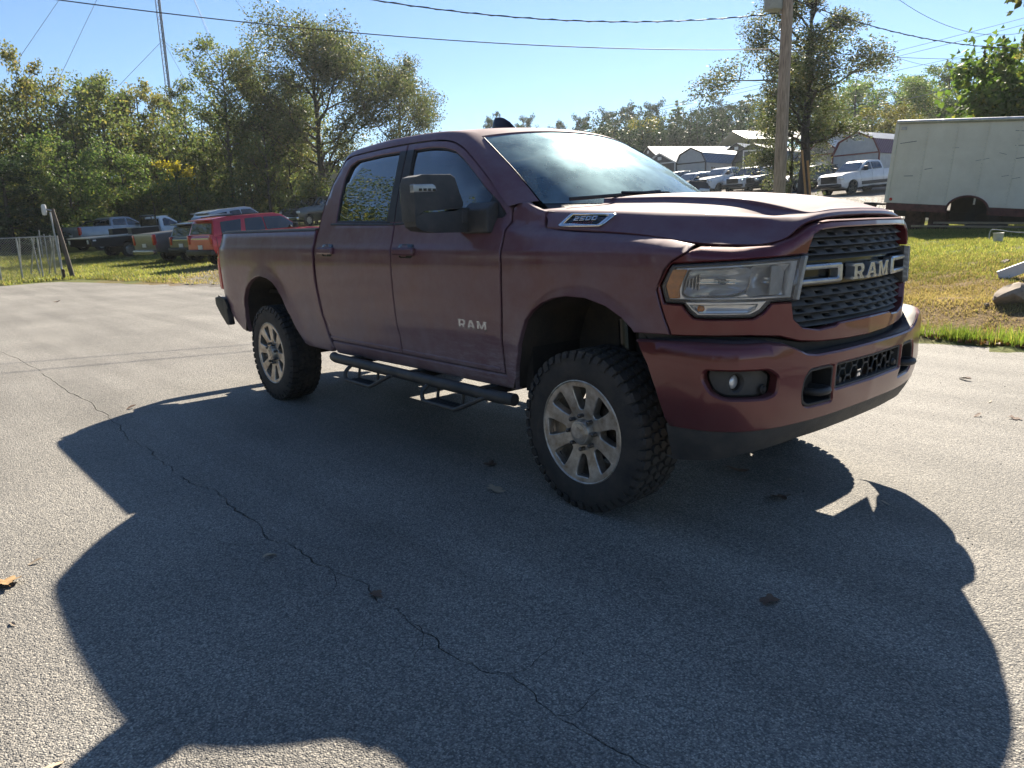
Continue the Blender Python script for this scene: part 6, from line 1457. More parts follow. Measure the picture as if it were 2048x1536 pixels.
# ---- box truck body
BXW = pmat('scuffed_white_panel', (.80, .75, .62), .55, var=.10, scale=1.6, col2=(.69, .64, .52), bump=.12, bscale=3)
SCF = pmat('scuff', (.22, .22, .215), .7, var=.3, scale=20)
SKM = pmat('maroon_skirt', (.12, .035, .03), .6, var=.25, scale=6); ALR = pmat('aluminium_rail', (.5, .51, .5), .4, .7, var=.1, scale=9)
c0 = spot(1768, 22); zb = zat(1760, 404, 22)
e1 = Vector((math.cos(bearing(2048)), math.sin(bearing(2048)), 0)); k_ = 19.3/math.cos(bearing(2048) - CAM['yaw']); p1 = Vector((CAM['x'] + k_*e1.x, CAM['y'] + k_*e1.y, 0))
dirv = (p1 - Vector((c0.x, c0.y, 0))); ang = math.atan2(dirv.y, dirv.x)
BT = thing('box_truck_body', 'weathered white truck box with a maroon skirt and an empty wheel arch', 'truck box', (c0.x, c0.y, zb - .02), ang)
BT.rotation_euler = (0, .088, ang)
BL, BW, BH = 6.4, 2.3, 2.18; gz0 = terrain(c0.x, c0.y) - zb
def bxF(a, b, off=0.):
    a = np.asarray(a, float); b = np.asarray(b, float); return np.stack([a, 0*a - off, b + 0*a], -1)   # outward = -y (towards us)
ac, arr = 2.15, .50
arch_b = [(ac + arr*math.cos(q), -.10 + arr*.72*math.sin(q)) for q in np.linspace(0, math.pi, 17)]
panel('side_panel', [(0, 0), (ac - arr, 0)] + arch_b[::-1][1:-1] + [(ac + arr, 0), (BL, 0), (BL, BH), (0, BH)], bxF, BXW, BT, res=.4, edge=.2, bend=.004, depth=.03, side=1)
mb = MB(); mb.box((BL/2, BW, BH/2), (BL, .03, BH)); mb.build('side_panel', BXW, BT)
mb = MB(); mb.box((0.0, BW/2, BH/2), (.03, BW, BH)); mb.box((BL, BW/2, BH/2), (.03, BW, BH)); mb.build('end_panel', BXW, BT)
mb = MB(); mb.box((BL/2, BW/2, BH), (BL + .02, BW + .02, .03)); mb.build('roof', RF_W, BT)
mb = MB(); mb.tube([(-.02, -.015, BH + .01), (BL, -.015, BH + .01)], .055, 8); mb.build('top_rail', ALR, BT, smooth=50)
for x in (.0, BL): mb = MB(); mb.box((x, -.012, BH/2), (.10, .06, BH)); mb.build('corner_post', BXW, BT, bevel=.015)
for i in range(1, 9):
    x = i*.74 + .08; mb = MB(); mb.box((x, -.008, BH/2), (.045, .012, BH - .1)); st_ = mb.build('panel_seam', BXW, BT)
    mb = MB()
    for j in range(22): mb.box((x, -.017, .1 + j*.10), (.014, .008, .014))
    mb.build('rivet', ALR, st_)['kind'] = 'stuff'
for x0, x1 in ((.02, ac - arr), (ac + arr, BL)): mb = MB(); mb.box(((x0 + x1)/2, .01, -.10), (x1 - x0, .05, .20)); mb.build('skirt_rail', SKM, BT)
mb = MB(); mb.tube([(ac + (arr + .02)*math.cos(q), -.012, -.12 + (arr + .02)*.74*math.sin(q)) for q in np.linspace(-.1, math.pi + .1, 20)], .03, 6); mb.build('arch_lip', SKM, BT, smooth=50)
mb = MB(); mb.lathe([(0, -.02), (.035, -.018), (.045, .0)], 14, (.12, -.012, .10)); mb.build('marker_lamp', REDL, BT, smooth=50)
mb = MB(); mb.box((.18, -.016, BH - .16), (.14, .02, .08)); mb.build('corner_plate', ALR, BT)
gd = gz0 + .02
rs_ = random.Random(8); mb = MB()
for (x, z, l_) in ((.35, 1.65, .55), (1.0, .95, .25), (2.3, 1.2, .4), (2.75, 1.35, .22), (3.05, 1.9, .3), (3.1, 1.55, .28), (3.2, 1.25, .34), (2.9, .8, .2), (3.15, .75, .25), (.5, .75, .3), (1.6, 1.5, .2), (4.0, 1.1, .4)):
    a_ = rs_.uniform(-.25, .25); mb.box((x, -.005, z), (l_*.8, .005, .007 + .012*rs_.random()), ry=a_)
mb.build('scuff_mark', SCF, BT)['kind'] = 'stuff'
mb = MB(); mb.box((ac, .95, -.15), (1.5, .05, .75)); mb.build('dark_arch_panel', DARK, BT)  # dark sheet added so the inside of the arch looks shaded
mb = MB(); mb.lathe([(.18, -.12), (.36, -.14), (.43, -.11), (.44, .11), (.36, .14), (.18, .12)], 28, (ac + .28, .50, -.35)); mb.build('spare_tyre', V_TYRE, BT, smooth=40)
mb = MB(); mb.box((BL/2, .65, -.28), (BL, .10, .2)); mb.build('chassis_rail', DARK, BT)
mb = MB(); mb.box((BL/2, 1.70, -.28), (BL, .10, .2)); mb.build('chassis_rail', DARK, BT)
for x in (.65, 1.30, 3.6, 4.6): mb = MB(); mb.box((x, .55, (gd - .2)/2), (.45 if x < 2 else .25, .30, abs(gd) - .15)); mb.build('support_block', pmat('rusty_steel', (.075, .035, .025), .8, var=.3, scale=9), BT)
mb = MB(); mb.box((-.35, .7, -.05), (.55, 1.5, .06)); mb.box((-.5, .2, -.25), (.2, .25, .4)); mb.build('tail_step', DARK, BT, bevel=.01)
# planks and bucket beside it
pp = spot(1940, 17.5); PLK = pmat('old_timber', (.26, .21, .14), .85, var=.2, scale=7, stretch=(1, 12, 12))
for i, (dx, dy, a_, L_) in enumerate(((0, 0, .10, 2.6), (.1, .35, .16, 2.2))):
    mb = MB(); mb.box((0, 0, 0), (L_, .14, .05)); o = mb.build('plank', PLK, None, bevel=.004)
    q = pp + Vector((-.3 + dx*2, .9 + dy, 0)); o.location = (q.x, q.y, terrain(q.x, q.y) + .22 + .06*i); o.rotation_euler = (0, .03, ang + a_)
    tag(o, ('long weathered plank leaning low beside the truck box', 'shorter weathered plank resting behind the long one')[i], 'plank')
pb = spot(1998, 15.6); bk_ = MB(); bk_.lathe([(0, 0), (.08, 0), (.095, .20), (.10, .205), (.09, .20), (.075, .015), (0, .015)], 20, axis='Z'); o = bk_.build('bucket', pmat('white_plastic', (.6, .6, .57), .5, var=.1), None, smooth=50); o.location = pb; tag(o, 'small white plastic bucket on the grass beside the planks', 'bucket')
# bent pipe frame lying by the bucket
mb = MB(); q0 = spot(1985, 16.2); P = cr([(-.05, 0, .03), (-.04, 0, .20), (.06, 0, .24), (.5, .1, .17), (1.2, .3, .20)], 18); mb.tube(P, .013, 6); o = mb.build('bent_pipe', pmat('galvanised', (.4, .41, .42), .45, .7, var=.15), None, smooth=50); o.location = q0; o.rotation_euler = (0, 0, ang); tag(o, 'bent grey pipe frame lying in the shade of the truck box', 'pipe')
# ---- utility pole with transformer, wires
POLE = pmat('pole_timber', (.42, .31, .235), .85, var=.25, scale=5, stretch=(10, 10, .6), bump=.3, bscale=30)
pp = spot(1555, 20.5); PT = thing('utility_pole', 'brown wooden utility pole with a grey transformer at its top', 'utility pole', pp)
ln = .0
mb = MB(); mb.tube([(0, 0, -.3), (0, 0, 3), (0, 0, 7.6), (.0, 0, 9.6)], [.162, .153, .130, .12], 16); mb.build('shaft', POLE, PT, smooth=60)
mb = MB(); mb.lathe([(0, -.42), (.20, -.40), (.225, -.36), (.225, .34), (.20, .40), (.06, .45), (0, .45)], 20, axis='Z'); tr_ = mb.build('transformer', pmat('transformer_grey', (.34, .35, .35), .5, var=.1, scale=6), PT, smooth=40)
rr = _r; tz = zat(1545, -18, 20.5) - pp.z
tr_.location = Vector((-rr.x, -rr.y, 0))*.36 + Vector((0, 0, tz - .06))
mb = MB(); mb.box((0, 0, 0), (.3, .08, .06)); br = mb.build('bracket', ALR, PT); br.location = Vector((-rr.x, -rr.y, 0))*.16 + Vector((0, 0, tz)); br.rotation_euler = (0, 0, math.atan2(rr.y, rr.x))
for dz_ in (.55, .9):
    mb = MB(); mb.lathe([(0, 0), (.03, .01), (.045, .05), (.03, .08), (.045, .11), (.02, .15), (0, .16)], 10, axis='Z'); i_ = mb.build('insulator', pmat('porcelain', (.35, .3, .26), .2, var=.1), PT, smooth=50); i_.location = Vector((-rr.x, -rr.y, 0))*.17 + Vector((0, 0, tz - dz_))
def pt3(px, py, dist):
    d = _r*((px - 1024)/CAM['f']) + _d*((py - 768)/CAM['f']) + _f; fh = Vector((math.cos(CAM['yaw']), math.sin(CAM['yaw']), 0)); return _CP + d*(dist/d.dot(fh))
WIRE = pmat('wire_black', (.02, .02, .022), .6, var=.1)
def wire(label, a, b, sag, r, n=30, mat=WIRE, twist=0):
    a, b = Vector(a), Vector(b); P = []
    for t in np.linspace(0, 1, n): p = a.lerp(b, t); p.z -= sag*4*t*(1 - t); P.append(p)
    mb = MB(); mb.tube(P, r, 5)
    if twist:
        Q = [p + Vector((0, 0, 1))*r*1.6*math.sin(i*1.9) + _r*r*1.6*math.cos(i*1.9) for i, p in enumerate(P)]; mb.tube(Q, r*.7, 4)
    o = mb.build('power_line', mat, None, smooth=60); tag(o, label, 'wire', 'overhead wires'); return o
wire('thick wire from the pole across the whole sky to the upper left', pt3(1566, 98, 20.5), pt3(60, -8, 15), .30, .011, 60)
wire('twisted wire running left from the transformer near the top edge', pt3(1556, 26, 20.5), pt3(700, -8, 17), .34, .012, 60, twist=1)
wire('twisted wire running right from the pole and down to the big leaf tree', pt3(1575, -6, 20.5), pt3(2080, 96, 24), .35, .012, 60, twist=1)
wire('level wire from the pole to the right', pt3(1575, 98, 20.5), pt3(2010, 116, 34), .12, .008)
wire('sagging wire right of the pole ending in the treetops', pt3(1580, 98, 20.5), pt3(1925, 152, 40), .55, .010)
wire('faint wire dipping between the pole top and the right edge', pt3(1600, -6, 22), pt3(1990, 108, 38), 1.1, .007)
wire('thin wire curving across the top right corner', pt3(1780, -14, 30), pt3(2110, 46, 34), .9, .009)
wire('faint far wire rising from the ridge to the right, upper of three', pt3(1200, 240, 130), pt3(2100, 22, 120), .5, .03)
wire('faint far wire rising from the ridge to the right, middle of three', pt3(1240, 236, 130), pt3(2100, 36, 120), .5, .03)
wire('faint far wire rising from the ridge to the right, lowest of three', pt3(1290, 238, 130), pt3(2100, 72, 120), .5, .03)
wire('pale guy wire slanting behind the tall tree', pt3(1655, 222, 36), pt3(1960, 158, 30), .2, .014, mat=ALR)
# wooden stakes
ST = pmat('stake_timber', (.42, .23, .08), .8, var=.15, scale=8, stretch=(8, 8, 1))
for i, (a, b) in enumerate((((1611, 386), (1604, 300)), ((1620, 386), (1615, 321)))):
    A = pt3(*a, 31); Bq = pt3(*b, 31); A2 = A + (A - Bq)*.28
    mb = MB(); mb.tube([A2, A, Bq], .042, 6); o = mb.build('wooden_stake', ST, None); tag(o, ('taller orange brown stake leaning beside the utility pole', 'shorter orange brown stake standing right of the taller one')[i], 'stake')
# ---- lattice mast with guys
MST = pmat('mast_steel', (.17, .18, .19), .55, .4, var=.15, scale=3)
D_ = 95.; m0 = spot(371, D_); TW = thing('radio_mast', 'thin lattice radio mast rising above the left trees', 'mast', m0)
side = .56; leg = [Vector((side*.577*math.cos(q), side*.577*math.sin(q), 0)) for q in (.3, .3 + 2.094, .3 + 4.189)]; HT = 39.5
for i, l_ in enumerate(leg): mb = MB(); mb.tube([l_, l_ + Vector((0, 0, HT))], .05, 5); mb.build('leg', MST, TW)
mb = MB(); n = int(HT/.75)
for k in range(n):
    z = k*.75
    for i in range(3):
        a, b = leg[i], leg[(i + 1) % 3]; mb.tube([a + Vector((0, 0, z)), b + Vector((0, 0, z + .75))], .018, 4, False); mb.tube([a + Vector((0, 0, z)), b + Vector((0, 0, z))], .016, 4, False)
mb.build('lattice', MST, TW)['kind'] = 'stuff'
mb = MB(); mb.tube([Vector((.33, -.1, 0)), Vector((.33, -.1, HT))], .07, 5); mb.build('feed_cable', WIRE, TW)
GW = pmat('guy_steel', (.25, .26, .27), .5, .5, var=.1)
def guy(a, b, r=.022):
    mb = MB(); mb.tube([a - m0, b - m0], r, 4); mb.build('guy_wire', GW, TW)
def on_mast(z): return m0 + Vector((0, 0, z))
zz_ = zat(328, 80, D_) - m0.z
guy(on_mast(zz_), pt3(215, 195, 92)); guy(on_mast(zz_), pt3(470, 215, 88)); guy(on_mast(zz_), pt3(395, 205, 110))
guy(on_mast(39), pt3(15, 150, 85)); guy(on_mast(37), pt3(105, 185, 88)); guy(on_mast(39.2), pt3(560, 120, 84)); guy(on_mast(38.4), pt3(620, 110, 84)); guy(on_mast(38), pt3(455, 150, 100)); guy(on_mast(39.4), pt3(440, 130, 104))
# ---- chain link fence, corner post, lamp
GAL = pmat('galvanised', (.4, .41, .42), .45, .7, var=.15); WDP = pmat('grey_post_timber', (.11, .09, .075), .85, var=.25, scale=5, stretch=(8, 8, .7))
f1 = spot(112, 28.3); f0 = spot(-60, 26.2); FN = thing('chain_fence', 'low chain link fence at the left edge of the grass', 'fence', (0, 0, 0))
dv = f1 - f0; nP = 5; top_h = 1.50
for i in range(nP):
    p = f0 + dv*i/(nP - 1); p.z = terrain(p.x, p.y); mb = MB(); mb.tube([p, p + Vector((0, 0, top_h + .02))], .03, 6); mb.build('post', GAL, FN)
mb = MB(); mb.tube([f0 + Vector((0, 0, top_h)), f1 + Vector((0, 0, top_h))], .024, 6); mb.build('rail', GAL, FN)
def chain(A, Bq, hgt, parent, cell=.085, r=.0048):
    L_ = (Bq - A).length; u = (Bq - A)/L_; mb = MB(); n = int(L_/cell); m_ = int(hgt/cell); V = []; F = []
    k = int((L_ + hgt)/cell)
    for i in range(-m_, n + 1):
        for sgn in (1, -1):
            s0, s1 = (i*cell, i*cell + hgt) if sgn > 0 else (i*cell + hgt, i*cell); z0, z1 = 0, hgt
            # clip to panel
            def cl(s, z, s2, z2):
                if s < 0: t = (0 - s)/(s2 - s); s, z = 0, z + (z2 - z)*t
                if s > L_: t = (L_ - s)/(s2 - s); s, z = L_, z + (z2 - z)*t
                return s, z
            if (s0 < 0 and s1 < 0) or (s0 > L_ and s1 > L_): continue
            a = cl(s0, z0, s1, z1); b = cl(s1, z1, s0, z0)
            p, q = A + u*a[0] + Vector((0, 0, a[1] + .03)), A + u*b[0] + Vector((0, 0, b[1] + .03))
            w = Vector((0, 0, 1))*r; c = len(V); V += [p - w, p + w, q + w, q - w]; F.append((c, c + 1, c + 2, c + 3)); w = u*r; c = len(V); V += [p - w, p + w, q + w, q - w]; F.append((c, c + 1, c + 2, c + 3))
    me = bpy.data.meshes.new('wire_mesh'); me.from_pydata(V, [], F); o = link('wire_mesh', me, GAL, parent); o['kind'] = 'stuff'; return o
chain(f0, f1, top_h - .03, FN)
# second run going back from the corner, with leaning braces
f2 = spot(70, 44); f3 = spot(-80, 43)
chain(Vector((f1.x, f1.y, f1.z)), Vector((f2.x, f2.y, f1.z + .2)), top_h - .03, FN, .12)
for k, t in enumerate((.25, .5, .75)):
    p = f1.lerp(f2, t); p.z = terrain(p.x, p.y); mb = MB(); mb.tube([p, p + Vector((0, 0, top_h))], .03, 6); mb.build('post', GAL, FN)
for px, lean in ((28, .12), (47, .30), (66, -.1), (84, .35), (97, .1)):
    p = spot(px, 29.6); mb = MB(); mb.tube([p, p + Vector((math.cos(CAM['yaw'] - 1.57)*lean*1.2, math.sin(CAM['yaw'] - 1.57)*lean*1.2, top_h))], .028, 6); mb.build('brace', GAL, FN)
pc = spot(133, 27.6); cp_ = thing('corner_post', 'leaning grey timber post at the fence corner carrying a small lamp', 'post', pc)
tip = pt3(104, 418, 27.6) - pc; mb = MB(); mb.tube([(0, 0, -.2), tip*.5, tip], [.085, .075, .07], 8); mb.build('shaft', WDP, cp_, smooth=50)
tip2 = pt3(100, 424, 27.4) - pc; b0 = pt3(126, 552, 27.4) - pc; mb = MB(); mb.tube([b0, tip2], .032, 6); mb.build('pipe', GAL, cp_)
arm0 = pt3(103, 421, 27.5) - pc; arm1 = pt3(90, 418, 27.4) - pc; mb = MB(); mb.tube([arm0, arm1], .03, 6); mb.build('arm', GAL, cp_)
lc = pt3(88, 420, 27.4) - pc; mb = MB(); mb.lathe([(0, -.19), (.07, -.18), (.085, -.10), (.08, .12), (.06, .19), (0, .2)], 14, axis='Z'); o = mb.build('lamp', pmat('lamp_white_case', (.62, .62, .6), .4, var=.08), cp_, smooth=50); o.location = lc
p = spot(114, 27.0); mb = MB(); mb.lathe([(0, .36), (.05, .35), (.06, .28), (.045, .24), (.05, 0)], 10, axis='Z'); o = mb.build('standpipe', pmat('rusty_pipe', (.07, .045, .035), .8, var=.3, scale=20), None, smooth=50); o.location = p; tag(o, 'short rusty standpipe at the foot of the fence corner', 'standpipe')
# small house corner seen under the oak
p = spot(640, 84); HS = thing('house', 'corner of a tan house far back under the oak', 'house', p, bearing(640)); mb = MB(); mb.box((0, 0, 2), (8, 7, 4.2)); mb.build('wall', WALLT, HS); mb = MB(); mb.prism([(-4.4, 4.1), (0, 5.6), (4.4, 4.1)], -4.2, 4.2, 'X'); mb.build('roof', RF_G, HS)
mb = MB(); mb.box((-4.03, 1.4, 2), (.06, .9, 1.2)); mb.build('window', PANE, HS)
# ---------------------------------------------------------------- trees
def leaf_mat(name, c1, c2, c3=None, trans=.55, spec=.25):
    m = bpy.data.materials.new(name); m.use_nodes = True; n = m.node_tree.nodes; l = m.node_tree.links
    for q in list(n): n.remove(q)
    o = n.new('ShaderNodeOutputMaterial'); ge = n.new('ShaderNodeNewGeometry'); rp = n.new('ShaderNodeValToRGB'); l.new(ge.outputs['Random Per Island'], rp.inputs[0])
    e = rp.color_ramp.elements; e[0].color = (*c1, 1); e[1].color = (*c2, 1); e[1].position = .8
    if c3: q = rp.color_ramp.elements.new(.97); q.color = (*c3, 1)
    tc = n.new('ShaderNodeTexCoord'); nz = n.new('ShaderNodeTexNoise'); nz.inputs['Scale'].default_value = .5; nz.inputs['Detail'].default_value = 2; l.new(tc.outputs['Object'], nz.inputs['Vector'])
    mr = n.new('ShaderNodeMapRange'); mr.inputs[1].default_value = .3; mr.inputs[2].default_value = .7; mr.inputs[3].default_value = .65; mr.inputs[4].default_value = 1.3; l.new(nz.outputs['Fac'], mr.inputs[0])
    mx = n.new('ShaderNodeMix'); mx.data_type = 'RGBA'; mx.blend_type = 'MULTIPLY'; mx.inputs['Factor'].default_value = 1; l.new(rp.outputs[0], mx.inputs['A']); l.new(mr.outputs[0], mx.inputs['B'])
    pb = n.new('ShaderNodeBsdfPrincipled'); pb.inputs['Roughness'].default_value = .5; pb.inputs['Specular IOR Level'].default_value = spec; l.new(mx.outputs['Result'], pb.inputs['Base Color'])
    tl = n.new('ShaderNodeBsdfTranslucent'); br = n.new('ShaderNodeMix'); br.data_type = 'RGBA'; br.blend_type = 'MULTIPLY'; br.inputs['Factor'].default_value = 1; br.inputs['B'].default_value = (1.75, 1.75, 1.0, 1); l.new(mx.outputs['Result'], br.inputs['A']); l.new(br.outputs['Result'], tl.inputs[0])
    ms = n.new('ShaderNodeMixShader'); ms.inputs[0].default_value = trans; l.new(pb.outputs[0], ms.inputs[1]); l.new(tl.outputs[0], ms.inputs[2]); l.new(ms.outputs[0], o.inputs[0])
    MATS[name] = m; return m
BARK = pmat('bark', (.060, .050, .042), .9, var=.3, scale=5, stretch=(6, 6, 1), bump=.4, bscale=20)
BARKG = pmat('grey_bark', (.11, .10, .09), .9, var=.3, scale=5, stretch=(6, 6, 1), bump=.4, bscale=20)
L_OAK = leaf_mat('oak_leaves', (.056, .086, .036), (.105, .132, .058), (.20, .18, .07))
L_OLD = leaf_mat('turning_leaves', (.085, .100, .036), (.150, .150, .060), (.24, .18, .07))
L_GRN = leaf_mat('mid_green_leaves', (.048, .090, .034), (.092, .140, .052), (.19, .20, .07))
L_DRK = leaf_mat('dark_evergreen', (.026, .050, .028), (.050, .080, .042), None, .18, .08)
L_YEL = leaf_mat('yellow_green_leaves', (.10, .12, .02), (.20, .18, .025), (.28, .20, .03), .5)
L_PIN = leaf_mat('pine_needles', (.030, .054, .024), (.058, .088, .036), None, .18, .08)
L_BRN = leaf_mat('dark_oak_leaves', (.042, .060, .032), (.080, .096, .050), (.15, .13, .07))
L_BIG = leaf_mat('broad_leaves', (.040, .080, .018), (.085, .135, .03), (.18, .19, .04), .55)
L_VIN = leaf_mat('yellow_vine', (.20, .20, .02), (.32, .27, .03), None, .5)
def leaf_quads(C_, size, rg, flat=.0, aspect=.62, droop=0.):
    n = len(C_); a = rg.normal(0, 1, (n, 3)); a[:, 2] = a[:, 2]*(1 - flat) - droop; a /= np.linalg.norm(a, axis=1)[:, None]
    b = rg.normal(0, 1, (n, 3)); b -= (b*a).sum(1)[:, None]*a; b /= np.linalg.norm(b, axis=1)[:, None] + 1e-9
    s = size*rg.uniform(.6, 1.35, n)[:, None]; nn = np.cross(a, b)
    A, Bv = a*s*.5, b*s*aspect*.5; k = nn*s*.10
    V = np.stack([C_ - A, C_ + Bv + k - A*.1, C_ + A, C_ - Bv + k - A*.1], 1).reshape(-1, 3)
    return V, np.arange(4*n).reshape(n, 4)
def tubes(paths, n=5):
    V = []; F = []; c = 0
    for P, r in paths:
        P = np.asarray(P); k = len(P); T = np.gradient(P, axis=0); T /= np.linalg.norm(T, axis=1)[:, None] + 1e-9
        up = np.where(np.abs(T[:, 2:3]) < .9, np.array([[0, 0, 1.]]), np.array([[1., 0, 0]])); a = np.cross(T, up); a /= np.linalg.norm(a, axis=1)[:, None] + 1e-9; b = np.cross(a, T)
        q = 2*np.pi*np.arange(n)/n
        ring = P[:, None] + np.asarray(r)[:, None, None]*(np.cos(q)[None, :, None]*a[:, None] + np.sin(q)[None, :, None]*b[:, None])
        V.append(ring.reshape(-1, 3)); i = c + np.arange(k*n).reshape(k, n); F.append(np.stack([i[:-1], np.roll(i[:-1], -1, 1), np.roll(i[1:], -1, 1), i[1:]], -1).reshape(-1, 4)); c += k*n
    return np.concatenate(V), np.concatenate(F)
def grow(seed, H, cr_, base=.25, nl=14, nleaf=7000, leaf=.17, tr=.02, shape='round', clump=.9, lean=0., gaps=.0, upright=.5, sub_=5, fill=.0):
    """trunk, limbs and twigs; leaves cluster round the twigs"""
    rg = np.random.default_rng(seed); paths = []; cl = []
    k = 9; t = np.linspace(0, 1, k); wob = np.cumsum(rg.normal(0, .028*H/k, (k, 2)), 0); th = H*.93
    trunk = np.stack([wob[:, 0] + lean*t*H, wob[:, 1], t*th], 1); trunk[0, :2] = 0; rt = tr*H*(1 - t*.9) + .015; rt[0] *= 1.35
    paths.append((trunk, rt))
    def tp(u): return np.array([np.interp(u, t, trunk[:, i]) for i in range(3)])
    for i in range(nl):
        u = base + (1 - base)*(i + rg.uniform(0, .9))/nl; u = min(u, .98); az = i*2.4 + rg.normal(0, .5); p0 = tp(u)
        h = (u - base)/(1 - base)
        if shape == 'round': rad = cr_*math.sqrt(max(.08, 1 - (2*h - .85)**2*.72))
        elif shape == 'cone': rad = cr_*(1.02 - h)**.85
        elif shape == 'umbrella': rad = cr_*(.35 + .75*h)*math.sqrt(max(.1, 1.12 - h**3))
        else: rad = cr_*(.6 + .4*math.sin(h*3.1))
        ln = rad*rg.uniform(.72, 1.12); el = upright*(1 - .4*h) + rg.normal(0, .14) + (.5*h if shape == 'round' else 0)
        if shape == 'cone': el = -.05 + rg.normal(0, .1)
        d = np.array([math.cos(az)*math.cos(el), math.sin(az)*math.cos(el), math.sin(el)]); m_ = 7; s = np.linspace(0, 1, m_)
        bend = np.cumsum(rg.normal(0, .07*ln, (m_, 3)), 0); bend[0] = 0
        L = p0 + d*ln*s[:, None] + bend*.6 + np.array([0, 0, 1])*(s**2*ln*rg.uniform(-.12, .16))[:, None]
        r0 = max(.018, tr*H*.42*(1 - h*.6)); paths.append((L, r0*(1 - s*.85) + .006))
        for j in range(sub_):
            q = rg.uniform(.3, 1.0); b0 = np.array([np.interp(q, s, L[:, c]) for c in range(3)]); d2 = d + rg.normal(0, .75, 3); d2[2] += .15; d2 /= np.linalg.norm(d2); l2 = ln*rg.uniform(.22, .48)
            T = b0 + d2*l2*np.linspace(0, 1, 4)[:, None] + rg.normal(0, .04*l2, (4, 3)); paths.append((T, np.linspace(r0*.4, .006, 4)))
            if rg.random() < gaps: continue
            for z in (.55, 1.0): cl.append((T[0] + (T[-1] - T[0])*z, l2*.45*clump + .16))
        if rg.random() >= gaps: cl.append((L[-1], ln*.2*clump + .15))
    for i in range(int(fill*nl)):
        u = rg.uniform(base*.6, 1); p = tp(u) + rg.normal(0, cr_*.42, 3)*np.array([1, 1, .35]); cl.append((p, cr_*.22))
    cc = np.array([c[0] for c in cl]); rr_ = np.array([c[1] for c in cl]); w = rr_**2; w /= w.sum()
    idx = rg.choice(len(cc), nleaf, p=w); v = rg.normal(0, 1, (nleaf, 3)); v /= np.linalg.norm(v, axis=1)[:, None]
    P = cc[idx] + v*(rr_[idx]*rg.uniform(.15, 1.0, nleaf)**.55)[:, None]*np.array([1, 1, .8])
    P[:, 2] = np.maximum(P[:, 2], .25)
    V, F = leaf_quads(P, leaf, rg)
    tv, tf = tubes(paths)
    return mesh_fast('trunk', tv, tf), mesh_fast('crown', V, F)
def plant_tree(name, label, p, meshes, lm, rz=0., sc=(1, 1, 1), group=None, bark=None, cat='tree'):
    t = thing(name, label, cat, (p[0], p[1], p[2] - .05), rz, group); t.scale = sc
    for me, m, nm in ((meshes[0], bark or BARK, 'trunk'), (meshes[1], lm, 'crown')):
        o = bpy.data.objects.new(nm, me); COL.objects.link(o); o.parent = t
        if not me.materials: me.materials.append(m)
        if me.materials[0] != m: o.material_slots[0].link = 'OBJECT'; o.material_slots[0].material = m
    return t
def tall(px, py_top, dist): return zat(px, py_top, dist) - spot(px, dist).z
LW = 'trees behind the parked vehicles on the left'
# kinds shared by several trees
K_MID = [grow(s, 10, 3.3, .14, 17, 15000, .17, .017, 'round', 1.15, fill=1.4) for s in (1, 2, 3)]
K_LOW = [grow(s, 6, 2.9, .06, 14, 13000, .14, .016, 'round', 1.2, fill=2.0) for s in (4, 5)]
K_CON = [grow(6, 11, 2.9, .06, 26, 15000, .18, .015, 'cone', 1.1, sub_=4, fill=.6), grow(7, 12, 3.0, .5, 12, 5200, .22, .014, 'umbrella', 1.0, fill=.3)]
K_AIR = [grow(8, 14, 3.4, .35, 18, 4600, .20, .014, 'round', .85, upright=.8)]
def put(name, label, px, py, d, kind, lm, wpx=None, rz=0., bark=None, group=LW, baseH=10., baseR=3.3, dpx=0, cat='tree'):
    H = tall(px, py, d); p = spot(px + dpx, d); s = H/baseH; w = s if wpx is None else (wpx*d/CAM['f']/2)/baseR
    return plant_tree(name, label, p, kind, lm, rz, (w, w, s), group, bark, cat)
put('cedar_tree', 'dark drooping evergreen at the left edge of the picture', -18, 120, 52, K_CON[0], L_DRK, 150, .3, baseH=11, baseR=2.9)
put('oak_tree', 'russet tinged oak left of the mast, second from the left edge', 88, 132, 60, K_MID[0], L_OLD, 190, .5)
put('oak_tree', 'olive brown broad tree under the left guy wires', 222, 160, 62, K_MID[1], L_OAK, 200, 1.5)
put('oak_tree', 'golden green rounded tree just left of the mast', 306, 168, 66, K_MID[2], L_OLD, 160, 2.0)
put('oak_tree', 'olive rounded treetop just right of the mast', 396, 184, 72, K_MID[0], L_OAK, 150, 4.0)
put('ash_tree', 'thin airy tree with pale sparse leaves right of the mast', 480, 80, 62, K_AIR[0], L_OAK, 170, .6, BARKG, baseH=14, baseR=3.4)
K_BIG = grow(21, 16, 6.2, .2, 28, 48000, .185, .021, 'round', 1.3, gaps=.04, upright=.62, sub_=7)
put('oak_tree', 'tallest spreading oak with dark open branches behind the cab', 655, 62, 60, K_BIG, L_BRN, 310, 1.1, baseH=16, baseR=6.2)
K_BIG2 = grow(22, 13, 5.0, .22, 22, 30000, .18, .018, 'round', 1.2, sub_=6, fill=1.0)
put('oak_tree', 'brownish round oak right of the tallest oak, against the sky', 812, 132, 62, K_BIG2, L_BRN, 195, .2, baseH=13, baseR=5.0)
put('oak_tree', 'bushy green oak between the airy tree and the tallest oak', 560, 150, 64, K_BIG2, L_OAK, 190, 2.6, baseH=13, baseR=5.0)
